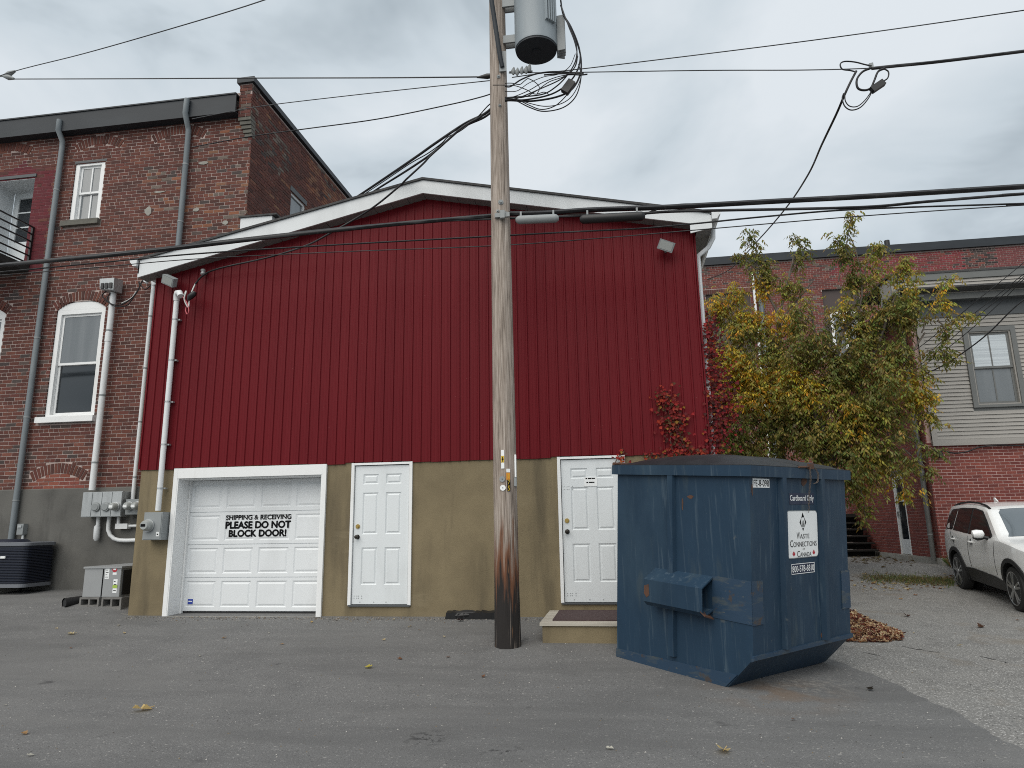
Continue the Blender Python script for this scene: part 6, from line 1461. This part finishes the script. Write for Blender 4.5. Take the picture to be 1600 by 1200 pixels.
        sheet('side_window', [(-.61, 1.20), (-.54, 1.42), (-.38, 1.53), (-.10, 1.565), (-.16, 1.16), (-.52, 1.155)], M_carglass)
        sheet('side_window', [(-.11, 1.155), (-.05, 1.56), (.2, 1.585), (.72, 1.585), (.74, 1.125)], M_carglass)
        sheet('side_window', [(.82, 1.125), (.80, 1.585), (1.24, 1.545), (1.58, 1.36), (1.88, 1.17), (1.82, 1.125)], M_carglass)
        sheet('sill_cladding', [(.40, .24), (2.29, .24), (2.29, .40), (1.9, .46), (.9, .50), (.46, .48)], M_carblack, o2=.014)
        for x in (-.02, .98):
            b = MB(); w_ = wid(x, .98); b.tube([(x-.10, s*w_, .985), (x-.08, s*(w_+.032), .985), (x+.08, s*(w_+.032), .985), (x+.10, s*w_, .985)], .015, 8); cp('door_handle', b, M_carpaint, smooth=50)
            b = MB(); b.tube([(x, s*(w_-.004), .985), (x, s*(w_+.003), .985)], .06, 12); cp('handle_recess', b, M_rim)
        for x0, x1, z0, z1 in ((.79, .79, .5, 1.09), (2.02, 2.08, .5, 1.10), (-.24, .02, 1.13, .86)):
            b = MB(); P = [(x0+(x1-x0)*t, s*(wid(x0+(x1-x0)*t, z0+(z1-z0)*t)+.001), z0+(z1-z0)*t) for t in np.linspace(0, 1, 8)]; b.tube(P, .0045, 4); cp('door_seam', b, M_carblack)
        b = MB(); P = [(-.62, 1.56), (-.45, 1.635), (-.1, 1.685), (.4, 1.71), (.9, 1.70), (1.25, 1.655), (1.42, 1.60)]; b.tube([(x, s*(wid(x, min(z, 1.6))-.055), z) for x, z in P], .02, 8); cp('roof_rail', b, M_carblack, smooth=50)
        b = MB(); b.tube([(1.80, s*.87, 1.10), (1.78, s*.95, 1.12)], [.035, .03], 8); mr = cp('wing_mirror', b, M_carblack, smooth=50)
        b = MB(); b.tube([(1.75, s*.94, 1.165), (1.76, s*.965, 1.17), (1.77, s*1.05, 1.175), (1.77, s*1.105, 1.17), (1.765, s*1.12, 1.165)], [.045, .085, .09, .075, .03], 14); 
        for i, v in enumerate(b.v): b.v[i] = (1.765+(v[0]-1.765)*.85, v[1], 1.17+(v[2]-1.17)*.88)
        cp('mirror_shell', b, M_carpaint, mr, smooth=50)
        b = MB(); b.tube([(1.75, s*.95, 1.11), (1.76, s*1.03, 1.10), (1.765, s*1.10, 1.125)], [.035, .045, .03], 10); cp('mirror_base', b, M_carblack, mr, smooth=50)
        b = MB(); b.hexa([(-.96, s*.60, .93), (-.80, s*.80, .93), (-.74, s*.835, .95), (-.90, s*.62, .95), (-.93, s*.60, 1.09), (-.80, s*.80, 1.09), (-.73, s*.83, 1.07), (-.87, s*.62, 1.07)]); cp('tail_lamp', b, M_redprint)
        b = MB(); b.hexa([(3.46, s*.42, .74), (3.20, s*.79, .78), (3.1, s*.79, .80), (3.36, s*.42, .76), (3.44, s*.42, .84), (3.16, s*.79, .90), (3.06, s*.77, .90), (3.34, s*.42, .86)]); cp('headlight', b, M_glassm)
    # windscreen
    b = MB(); G = []
    for i in range(9):
        x = 1.46+(2.23-1.46)*i/8; T = zt(x)-.035; wt = wid(x, T)*.93; G.append([(x+.004, wt*f_, T+.058-.02*abs(f_)**2-.024*abs(f_)**6+.004) for f_ in np.linspace(-1, 1, 9)])
    b.grid(G); cp('windscreen', b, mat('windscreen glass', (.10, .12, .135), .05, spec=1.0), smooth=60)
    b = MB(); G = []
    for i in range(5):
        x = -.86+(.86-.72)*i/4; T = zt(x)-.035; wt = wid(x, T)*.88; G.append([(x-.008, wt*f_, T+.055-.03*abs(f_)**2) for f_ in np.linspace(1, -1, 7)])
    b.grid(G); cp('rear_window', b, M_carglass, smooth=60)
    b = MB(); b.hexa([(-.80, -.56, 1.53), (-.60, -.60, 1.57), (-.60, .60, 1.57), (-.80, .56, 1.53), (-.80, -.56, 1.565), (-.55, -.60, 1.63), (-.55, .60, 1.63), (-.80, .56, 1.565)]); cp('roof_spoiler', b, M_carpaint, smooth=30)
    b = MB(); b.prism([(-.30, -.012, 1.69), (-.12, -.012, 1.70), (-.27, -.012, 1.775), (-.31, -.012, 1.775)], (0, .024, 0)); cp('antenna_fin', b, M_carpaint)
    b = MB(); b.box(-.99, -.86, -.66, .66, .36, .58); cp('rear_bumper', b, M_carblack); b = MB(); b.box(3.36, 3.60, -.58, .58, .36, .50); b.box(3.50, 3.62, -.42, .42, .52, .74); cp('front_grille', b, M_carblack)
    b = MB(); b.box(2.15, 3.3, -.006, -.004, 0, 0.01)
    return CR
cth, cpt = math.radians(-97.6), math.radians(-2.3)
fxv = Vector((math.cos(cth)*math.cos(cpt), math.sin(cth)*math.cos(cpt), math.sin(cpt))); lyv = Vector((-math.sin(cth), math.cos(cth), 0)); uzv = fxv.cross(lyv)
CARP = Vector((7.56, 5.25, -.10))
MC = Matrix(((fxv[0], lyv[0], uzv[0], CARP[0]), (fxv[1], lyv[1], uzv[1], CARP[1]), (fxv[2], lyv[2], uzv[2], CARP[2]), (0, 0, 0, 1)))
build_car(MC)

# ------------------------------------------------------------------ TREES
GREEN = [(.165, .172, .050), (.20, .195, .055), (.135, .150, .046), (.23, .21, .058), (.27, .225, .06)]
OLIVE = [(.30, .275, .065), (.34, .30, .068), (.25, .245, .062), (.39, .32, .068)]
GOLD = [(.58, .38, .045), (.66, .42, .045), (.50, .34, .05), (.66, .37, .045)]
def leaflet(mb, base, d, nrm, L_, W_, col):
    s = np.cross(d, nrm); s /= np.linalg.norm(s)+1e-9; nn = np.cross(s, d); mb.col = tuple(q*rnd.uniform(.75, 1.25) for q in col)
    p1 = base+d*L_*.42; p2 = base+d*L_-nn*L_*.12
    mb.add([base, p1+s*W_/2-nn*.006, p2, p1-s*W_/2-nn*.006], [(0, 1, 2, 3)])
def compound(mb, P, col, size=1.0):
    a = rnd.uniform(0, 2*PI); out_ = np.array([math.cos(a), math.sin(a), rnd.uniform(-.9, .1)]); out_ /= np.linalg.norm(out_); L0 = .16*size
    side = np.cross(out_, (0, 0, 1.)); side /= np.linalg.norm(side)+1e-9
    for t, sg in ((.35, 1), (.35, -1), (.7, 1), (.7, -1), (1, 0)):
        b = P+out_*L0*t+np.array([0, 0, -.05*t*t*size]); d = out_*(.5 if sg else 1)+side*sg*.8+np.array([0, 0, -rnd.uniform(.35, 1.0)]); d /= np.linalg.norm(d)
        leaflet(mb, b, d, np.array([rnd.uniform(-.4, .4), rnd.uniform(-.4, .4), 1.]), rnd.uniform(.075, .125)*size, rnd.uniform(.032, .05)*size, col)
def limb(mb, pts, r0, r1, n=5):
    P = spline(pts, n); P = [p+np.array([rnd.uniform(-.02, .02), rnd.uniform(-.02, .02), 0]) if 0 < i < len(P)-1 else p for i, p in enumerate(P)]
    mb.tube(P, list(np.linspace(r0, r1, len(P))), 7); return P
def tree(name, label, base, forks, blobs, tips, pal_fn, dens=1.0):
    t = thing(name, label, 'tree', base); tr = MB(); lf = MB(); ends = []
    b0 = np.array(base, float)
    for pts, r0, r1 in forks: ends.append(limb(tr, [b0]+[np.array(p) for p in pts], r0, r1))
    allp = [p for e_ in ends for p in e_[len(e_)//3:]]
    for (c, rx, rz, n) in blobs:
        c = np.array(c)
        near = min(allp, key=lambda p: np.linalg.norm(p-c)); limb(tr, [near, near*.4+c*.6+np.array([0, 0, -.1]), c], .022, .006, 3)
        lobes = [np.array([rnd.gauss(0, .55)*rx, rnd.gauss(0, .6)*rx, rnd.gauss(0, .55)*rz]) for _ in range(max(5, int(n/9)))]
        for _ in range(int(n*dens*3.6)):
            l_ = rnd.choice(lobes); P = c+l_+np.array([rnd.gauss(0, .22)*min(1, rx*1.5), rnd.gauss(0, .22)*min(1, rx*1.5), rnd.gauss(0, .18)]); compound(lf, P, rnd.choice(pal_fn(P)))
    for pts in tips:                       # leafy sprays along the leading shoots
        P = limb(tr, [np.array(p) for p in pts], .016, .004, 6)
        for i, p in enumerate(P[len(P)//4:]):
            for _ in range(3 if i % 2 else 4): compound(lf, p+np.array([rnd.gauss(0, .055), rnd.gauss(0, .055), rnd.gauss(0, .05)]), rnd.choice(pal_fn(p)))
    part('trunk', tr, M_bark, t, smooth=60); part('crown', lf, M_leaf, t, kind='stuff')
    return t
T = lambda u, v, y: tuple(at(u, v, y=y))
def pal1(P):
    u, v, _ = px(P); k = math.sin(P[0]*3.1+P[2]*2.3)+math.sin(P[1]*2.7-P[2]*3.7+1)
    if v < 420: return GREEN+OLIVE[:1]
    if 430 < v < 640 and u < 1225: return GOLD+OLIVE if k > -.5 else OLIVE+GREEN
    if v < 560: return (GOLD+OLIVE) if k > .5 else GREEN+OLIVE
    return OLIVE+GREEN if k > .2 else GREEN
def pal2(P):
    k = math.sin(P[0]*2.9+P[2]*2.1)+math.sin(P[1]*3.3-P[2]*2.9+2)
    if k > 1.15: return GOLD[:2]+OLIVE
    if k > .1: return OLIVE+GREEN[3:]
    return GREEN
yA_ = 6.6
base1 = (float(at(1225, 840, y=yA_)[0]), yA_, gz(4.2, yA_)-.05)
tree('yellowing_tree', 'slender tree with golden yellow leaves beside the red wall corner', base1,
     [([T(1222, 700, yA_), T(1216, 600, yA_), T(1218, 540, yA_), T(1217, 500, yA_)], .10, .05), ([T(1222, 700, yA_), T(1190, 600, yA_+.4), T(1160, 540, yA_+.5), T(1140, 480, yA_+.6)], .06, .02),
      ([T(1217, 560, yA_), T(1217, 500, yA_), T(1195, 450, yA_-.1), T(1178, 400, yA_-.2)], .045, .02), ([T(1217, 560, yA_), T(1218, 500, yA_), T(1228, 450, yA_), T(1240, 400, yA_)], .04, .02), ([T(1217, 560, yA_), T(1220, 505, yA_), T(1245, 470, yA_+.2), T(1270, 440, yA_+.2)], .04, .015)],
     [(T(1130, 480, yA_+.5), .30, .42, 58), (T(1160, 505, yA_+.2), .38, .4, 74), (T(1125, 545, yA_+.3), .35, .5, 85), (T(1165, 580, yA_), .45, .5, 105), (T(1195, 530, yA_), .25, .3, 40), (T(1228, 520, yA_-.2), .3, .35, 48), (T(1130, 620, yA_), .42, .5, 105), (T(1180, 650, yA_-.3), .5, .5, 120), (T(1150, 690, yA_-.3), .5, .4, 110), (T(1212, 600, yA_-.2), .35, .4, 70), (T(1240, 450, yA_), .20, .3, 34), (T(1205, 440, yA_), .16, .2, 20), (T(1190, 440, yA_), .14, .26, 24), (T(1200, 570, yA_), .3, .3, 40), (T(1150, 460, yA_+.3), .2, .2, 26), (T(1200, 705, yA_-.3), .5, .3, 80), (T(1265, 690, yA_-.2), .5, .35, 80), (T(1150, 560, yA_), .4, .4, 70), (T(1190, 610, yA_-.2), .4, .4, 80), (T(1215, 660, yA_-.2), .45, .4, 90), (T(1245, 640, yA_), .45, .4, 90), (T(1120, 660, yA_), .3, .5, 60), (T(1175, 500, yA_+.2), .3, .35, 46), (T(1112, 590, yA_+.3), .22, .5, 50), (T(1215, 555, yA_), .3, .3, 44)],
     [[T(1190, 450, yA_-.1), T(1180, 410, yA_-.2), T(1172, 380, yA_-.2), T(1165, 355, yA_-.2)], [T(1185, 425, yA_-.2), T(1160, 400, yA_-.2), T(1148, 397, yA_-.2)], [T(1178, 420, yA_-.2), T(1182, 385, yA_-.2), T(1176, 360, yA_-.2)], [T(1232, 440, yA_), T(1243, 400, yA_), T(1250, 375, yA_), T(1238, 368, yA_)], [T(1240, 420, yA_), T(1256, 398, yA_), T(1258, 370, yA_)], [T(1185, 400, yA_-.2), T(1194, 405, yA_-.2), T(1183, 425, yA_-.2)]], pal1)
yG = 5.6
base2 = (float(at(1292, 840, y=yG)[0]), yG+.3, gz(5, yG)-.05)
tree('ash_tree', 'bushy multi-stemmed green tree overhanging the lane before the grey house', base2,
     [([T(1285, 700, yG), T(1290, 600, yG), T(1310, 540, yG), T(1330, 470, yG)], .085, .03), ([T(1285, 700, yG), T(1265, 610, yG), T(1275, 540, yG+.1), T(1265, 470, yG+.1)], .06, .02), ([T(1300, 700, yG), T(1340, 620, yG-.1), T(1370, 540, yG-.2), T(1400, 460, yG-.2)], .07, .02),
      ([T(1300, 720, yG), T(1350, 650, yG-.2), T(1400, 590, yG-.3), T(1445, 520, yG-.3)], .06, .018), ([T(1300, 740, yG), T(1360, 700, yG-.3), T(1410, 680, yG-.4), T(1440, 700, yG-.4)], .045, .014), ([T(1310, 560, yG), T(1340, 490, yG), T(1345, 420, yG), T(1320, 350, yG)], .03, .01)],
     [(T(1270, 545, yG), .36, .4, 84), (T(1300, 600, yG-.2), .45, .5, 120), (T(1250, 620, yG), .45, .5, 120), (T(1340, 560, yG-.2), .38, .45, 90), (T(1330, 640, yG-.3), .5, .5, 140), (T(1270, 690, yG-.2), .5, .4, 120), (T(1385, 600, yG-.3), .42, .45, 105), (T(1380, 660, yG-.4), .48, .45, 120), (T(1325, 700, yG-.4), .5, .4, 120), (T(1370, 520, yG-.2), .3, .35, 56), (T(1405, 550, yG-.3), .3, .35, 62), (T(1395, 480, yG-.3), .3, .35, 56), (T(1345, 470, yG), .26, .3, 34), (T(1360, 430, yG), .22, .25, 30), (T(1320, 510, yG), .28, .3, 44), (T(1385, 710, yG-.5), .4, .3, 64), (T(1345, 755, yG-.4), .32, .42, 70), (T(1420, 620, yG-.4), .26, .35, 50), (T(1250, 500, yG), .22, .26, 30), (T(1330, 440, yG), .14, .2, 20), (T(1415, 430, yG-.3), .18, .22, 24), (T(1300, 550, yG), .3, .3, 50), (T(1410, 500, yG-.3), .24, .25, 36), (T(1320, 400, yG), .12, .16, 14), (T(1240, 570, yG), .3, .3, 46)],
     [[T(1310, 440, yG), T(1318, 400, yG), T(1326, 365, yG), T(1330, 340, yG), T(1334, 325, yG)], [T(1315, 420, yG), T(1308, 380, yG), T(1302, 368, yG)], [T(1350, 430, yG), T(1360, 400, yG), T(1368, 380, yG), T(1378, 388, yG)], [T(1400, 440, yG-.3), T(1412, 410, yG-.3), T(1418, 402, yG-.3)], [T(1440, 520, yG-.4), T(1455, 480, yG-.4), T(1475, 445, yG-.4), T(1488, 428, yG-.4)], [T(1460, 480, yG-.4), T(1476, 470, yG-.4), T(1485, 490, yG-.4)], [T(1465, 500, yG-.4), T(1478, 515, yG-.4), T(1480, 540, yG-.4), T(1472, 565, yG-.4)], [T(1470, 520, yG-.4), T(1505, 492, yG-.4), T(1530, 490, yG-.4)], [T(1430, 560, yG-.4), T(1462, 545, yG-.4), T(1498, 560, yG-.4)], [T(1420, 580, yG-.4), T(1440, 575, yG-.4), T(1458, 590, yG-.4)], [T(1430, 650, yG-.4), T(1452, 645, yG-.4), T(1472, 660, yG-.4)], [T(1430, 690, yG-.5), T(1455, 700, yG-.5), T(1470, 710, yG-.5)], [T(1410, 700, yG-.5), T(1440, 725, yG-.5), T(1458, 738, yG-.5)], [T(1390, 730, yG-.5), T(1410, 765, yG-.5), T(1420, 775, yG-.5)], [T(1345, 760, yG-.4), T(1350, 790, yG-.4), T(1355, 815, yG-.4)], [T(1425, 620, yG-.4), T(1448, 622, yG-.4), T(1458, 612, yG-.4)]], pal2, 1.0)

# ------------------------------------------------------------------ creeper on the red wall
VR = [(.26, .018, .022), (.20, .014, .02), (.32, .035, .024), (.13, .014, .016), (.08, .022, .015), (.06, .012, .012)]
VB = [(.32, .022, .022), (.26, .018, .02), (.38, .05, .025), (.17, .014, .016), (.09, .018, .012), (.10, .05, .02)]
def vine(name, label, spots, stems, seed, pal=VR):
    r = random.Random(seed); t = thing(name, label, 'plant', spots[0][0]); lf = MB(); st = MB()
    for (P, rx, rz, n, nrm) in spots:
        n = int(n*2.1); nrm = np.array(nrm, float); tx = np.cross((0, 0, 1.), nrm)
        for _ in range(n):
            q = np.array(P)+tx*r.gauss(0, rx)+np.array([0, 0, r.gauss(0, rz)])+nrm*abs(r.gauss(0, .04)); c = r.choice(pal) if r.random() > .05 else (.40, .16, .03); lf.col = tuple(k*r.uniform(.7, 1.2) for k in c)
            s = r.uniform(.020, .042); d = tx*r.uniform(-.7, .7)+np.array([0, 0, -1.])+nrm*r.uniform(.1, .7); d /= np.linalg.norm(d); sd = np.cross(d, nrm); sd /= np.linalg.norm(sd)+1e-9; up = np.cross(sd, d)
            lf.add([q, q+d*s*.5+sd*s*.8+up*.01, q+d*s*.9+sd*s*.4, q+d*s*1.5, q+d*s*.9-sd*s*.4, q+d*s*.5-sd*s*.8+up*.01], [(0, 1, 2, 3), (0, 3, 4, 5)])
    for pts in stems: part('stem', MB().tube(spline(pts, 4), .007, 5), M_bark, t)
    part('leaves', lf, M_leaf, t, kind='stuff')
f_ = (0, -1, 0); vy = -.05
V_ = lambda u, v: T(u, v, vy)
vine('creeper', 'bright red creeper climbing the ribbed siding behind the dumpster',
     [(V_(1037, 617), .08, .07, 26, f_), (V_(1042, 632), .10, .09, 42, f_), (V_(1050, 645), .10, .09, 40, f_), (V_(1046, 662), .07, .08, 26, f_), (V_(1056, 675), .09, .08, 30, f_), (V_(1062, 655), .06, .06, 14, f_), (V_(1068, 690), .08, .06, 16, f_), (V_(1052, 705), .13, .05, 26, f_), (V_(1082, 707), .14, .06, 34, f_), (V_(1020, 712), .10, .04, 16, f_), (V_(1100, 712), .1, .05, 20, f_), (V_(970, 714), .05, .06, 14, f_)],
     [[V_(1055, 720), V_(1048, 690), V_(1048, 660), V_(1040, 620)], [V_(1085, 712), V_(1066, 690), V_(1060, 660), V_(1070, 665)], [V_(960, 725), V_(968, 712), V_(976, 718)], [V_(1005, 722), V_(1018, 708), V_(1026, 716)]], 3, VB)
r_ = (1, 0, 0); vs = lambda u, v, y: T(u, v, y)
vine('creeper', 'dark red creeper hanging round the far corner of the red siding',
     [(T(1108, 520, .5), .10, .16, 40, f_), (T(1112, 555, .4), .10, .16, 46, f_), (T(1116, 590, .4), .12, .16, 52, f_), (T(1122, 625, .3), .13, .16, 70, f_), (T(1126, 655, .3), .13, .14, 66, f_), (T(1114, 685, .2), .10, .1, 40, f_), (T(1124, 700, .2), .1, .1, 30, f_), (T(1110, 640, .3), .06, .3, 60, f_), (T(1106, 505, .45), .06, .12, 26, f_), (T(1118, 610, .3), .12, .25, 60, f_), (T(1107, 515, .02), .05, .1, 40, f_), (T(1109, 545, .02), .06, .1, 40, f_), (T(1111, 585, .02), .06, .12, 50, f_), (T(1113, 625, .02), .07, .12, 60, f_), (T(1115, 660, .02), .07, .12, 50, f_), (T(1112, 690, .02), .08, .08, 40, f_), (T(1128, 645, .3), .13, .15, 50, f_)],
     [[T(1112, 730, .3), T(1114, 640, .3), T(1108, 510, .4)]], 4)

# ------------------------------------------------------------------ fallen leaves, grass
def ground_leaf(mb, x, y, s, col, r, lift=.012, flat=.5):
    z = asph_top(x, y)+lift; a = r.uniform(0, 2*PI); d = np.array([math.cos(a), math.sin(a), r.uniform(-.1, .3)*flat]); sd = np.array([-math.sin(a), math.cos(a), r.uniform(-.3, .3)*flat]); P = np.array([x, y, z]); mb.col = col
    k = r.uniform(.2, .5)*s*flat
    mb.add([P-d*s, P-d*s*.2+sd*s*.75+(0, 0, k), P+d*s*.15+sd*s*.42, P+d*s*.6+sd*s*.6+(0, 0, k*.7), P+d*s, P+d*s*.6-sd*s*.55+(0, 0, k*.8), P+d*s*.15-sd*s*.42, P-d*s*.2-sd*s*.75+(0, 0, k)], [(0, 1, 2), (2, 3, 4), (4, 5, 6), (6, 7, 0), (0, 2, 4, 6)])
LC = [(.50, .36, .16), (.56, .45, .26), (.24, .11, .055), (.65, .56, .38), (.40, .24, .11)]
r5 = random.Random(5)
named = [(222, 1114, .085, (.72, .54, .24), 'curled golden leaf lying alone on the left asphalt'), (1131, 1180, .07, (.75, .58, .27), 'tan leaf at the front of the asphalt below the dumpster'), (575, 1047, .05, (.50, .42, .08), 'small yellow leaf on the asphalt left of the pole'), (110, 994, .06, (.65, .54, .30), 'pale leaf on the asphalt in front of the heat pump'),
         (719, 973, .05, (.05, .03, .03), 'dark dead leaf near the foot of the stucco wall'), (1360, 1082, .045, (.03, .025, .02), 'blackened leaf beside the ragged asphalt seam'), (1533, 981, .07, (.10, .05, .03), 'brown leaf in the lane near the car wheel'), (1418, 964, .07, (.09, .04, .03), 'reddish leaf in the lane right of the leaf pile')]
for u, v, s, c, lb in named:
    P = onG(u, v); b = MB(); ground_leaf(b, P[0], P[1], s, c, r5, .02, 1.0); b.col = c; b.tube([P+np.array([0, 0, .03]), P+np.array([s*.5, s*1.3, .035])], .003, 4); single('fallen_leaf', b, M_leaf, lb, 'leaf', 'fallen leaves')
scraps = [(88, 985), (185, 980), (285, 977), (386, 980), (487, 975), (525, 972), (548, 974), (615, 971), (420, 992), (194, 992), (350, 1000), (47, 1186), (38, 1151), (8, 1106), (600, 1003), (640, 982), (655, 987), (694, 998), (440, 1010), (110, 1016), (700, 1030), (755, 1061), (625, 1033), (312, 1028), (1240, 1129), (953, 1175), (1500, 1010), (1550, 1080), (1590, 970), (1428, 990), (1470, 972)]
for u, v in scraps:
    P = onG(u, v); b = MB(); ground_leaf(b, P[0], P[1], r5.uniform(.018, .034), r5.choice(LC+[(.6, .58, .5)]), r5, .012, .9); single('fallen_leaf', b, M_leaf, 'small pale leaf scrap lying on the asphalt', 'leaf', 'leaf scraps on the asphalt')
b = MB()
for _ in range(1500):
    t_ = r5.random()**.8; u0 = 1322+t_*84; lo, hi = 952+t_*38, 1004-(.0 if t_ < .8 else 3); v0 = r5.uniform(lo, hi); P = onG(u0, v0)
    h = .10*math.sin(PI*min(1, max(0, (v0-lo)/(hi-lo+.1))))*(1-t_*.7); ground_leaf(b, P[0]+r5.gauss(0, .02), P[1], r5.uniform(.022, .05), r5.choice([(.24, .08, .05), (.36, .18, .09), (.14, .05, .035), (.60, .46, .28), (.30, .10, .065), (.08, .03, .025), (.48, .32, .18), (.66, .52, .34)]), r5, .01+h*r5.random(), 1.4)
tag(part('leaf_litter', b, M_leaf, None, kind='stuff'), 'heap of brown dry leaves beside the dumpster', 'leaves')
b = MB()
for _ in range(160):
    P = onG(r5.uniform(925, 968), 998+r5.gauss(0, 3)); ground_leaf(b, P[0], P[1], r5.uniform(.02, .035), r5.choice([(.42, .34, .14), (.30, .2, .08), (.18, .08, .04)]), r5, .012, .9)
for _ in range(260):
    P = onG(r5.uniform(1330, 1445), r5.gauss(868, 4)+r5.random()*8); ground_leaf(b, P[0], P[1], r5.uniform(.03, .06), r5.choice([(.14, .10, .05), (.10, .07, .04), (.2, .17, .08)]), r5, .012, .9)
for _ in range(120):
    P = onG(1400+r5.gauss(0, 60), 912+r5.gauss(0, 8)); ground_leaf(b, P[0], P[1], r5.uniform(.025, .045), r5.choice(LC), r5, .012, .9)
tag(part('leaf_litter', b, M_leaf, None, kind='stuff'), 'scattered dry leaves along the lane and step', 'leaves')
b = MB(); r6 = random.Random(12)
for _ in range(900):
    x = r6.uniform(-7.5, -1.0); y = -.07-abs(r6.gauss(0, .10)); q = r6.uniform(.004, .012); z = asph_top(x, y); b.col = r6.choice([(.10, .095, .085), (.20, .19, .17), (.06, .055, .05), (.30, .28, .25), (.14, .10, .06)])
    b.add([(x-q, y-q, z), (x+q, y-q*.6, z), (x, y+q, z), (x, y, z+q*1.2)], [(0, 1, 3), (1, 2, 3), (2, 0, 3)])
for _ in range(500):
    P = onG(r6.uniform(0, 1600), r6.uniform(975, 1195)); q = r6.uniform(.003, .008); x, y = P[0], P[1]; z = asph_top(x, y); b.col = r6.choice([(.30, .29, .27), (.45, .43, .40), (.06, .055, .05), (.16, .12, .07)])
    b.add([(x-q, y-q, z), (x+q, y-q*.6, z), (x, y+q, z), (x, y, z+q)], [(0, 1, 3), (1, 2, 3), (2, 0, 3)])
tag(part('grit', b, M_grassm, None, kind='stuff'), 'grit and tiny stones on the asphalt along the stucco wall', 'grit')
def grass_patch(name, label, n, sampler, hmax, pal, seed):
    r = random.Random(seed); b = MB()
    for _ in range(n):
        x, y = sampler(r); z = asph_top(x, y); h = hmax*r.uniform(.4, 1); a = r.uniform(0, 2*PI); w_ = .006; d = np.array([math.cos(a), math.sin(a), 0]); l_ = np.array([r.gauss(0, .4), r.gauss(0, .4), 0])*h
        b.col = tuple(q*r.uniform(.7, 1.3) for q in r.choice(pal)); P = np.array([x, y, z-.01]); b.add([P-d*w_, P+d*w_, P+l_*.5+(0, 0, h*.7)+d*w_*.6, P+l_+(0, 0, h)], [(0, 1, 2, 3)])
    tag(part(name, b, M_grassm, None, kind='stuff'), label, 'grass')
def s1(r):
    u = 1345+r.random()**.7*145; P = onG(u, 903+(u-1345)*.05+r.gauss(0, 3.2)); return P[0], P[1]
grass_patch('grass', 'thin strip of dry grass across the lane by the car', 2600, s1, .09, [(.10, .12, .035), (.15, .13, .05), (.08, .10, .03), (.22, .18, .08)], 1)
def s2(r): return HX+.05+r.random()*1.1, YH-.12-r.random()*.5
grass_patch('weeds', 'tufts of weeds at the foot of the house corner', 900, s2, .3, [(.13, .14, .05), (.09, .11, .03), (.24, .20, .09)], 2)
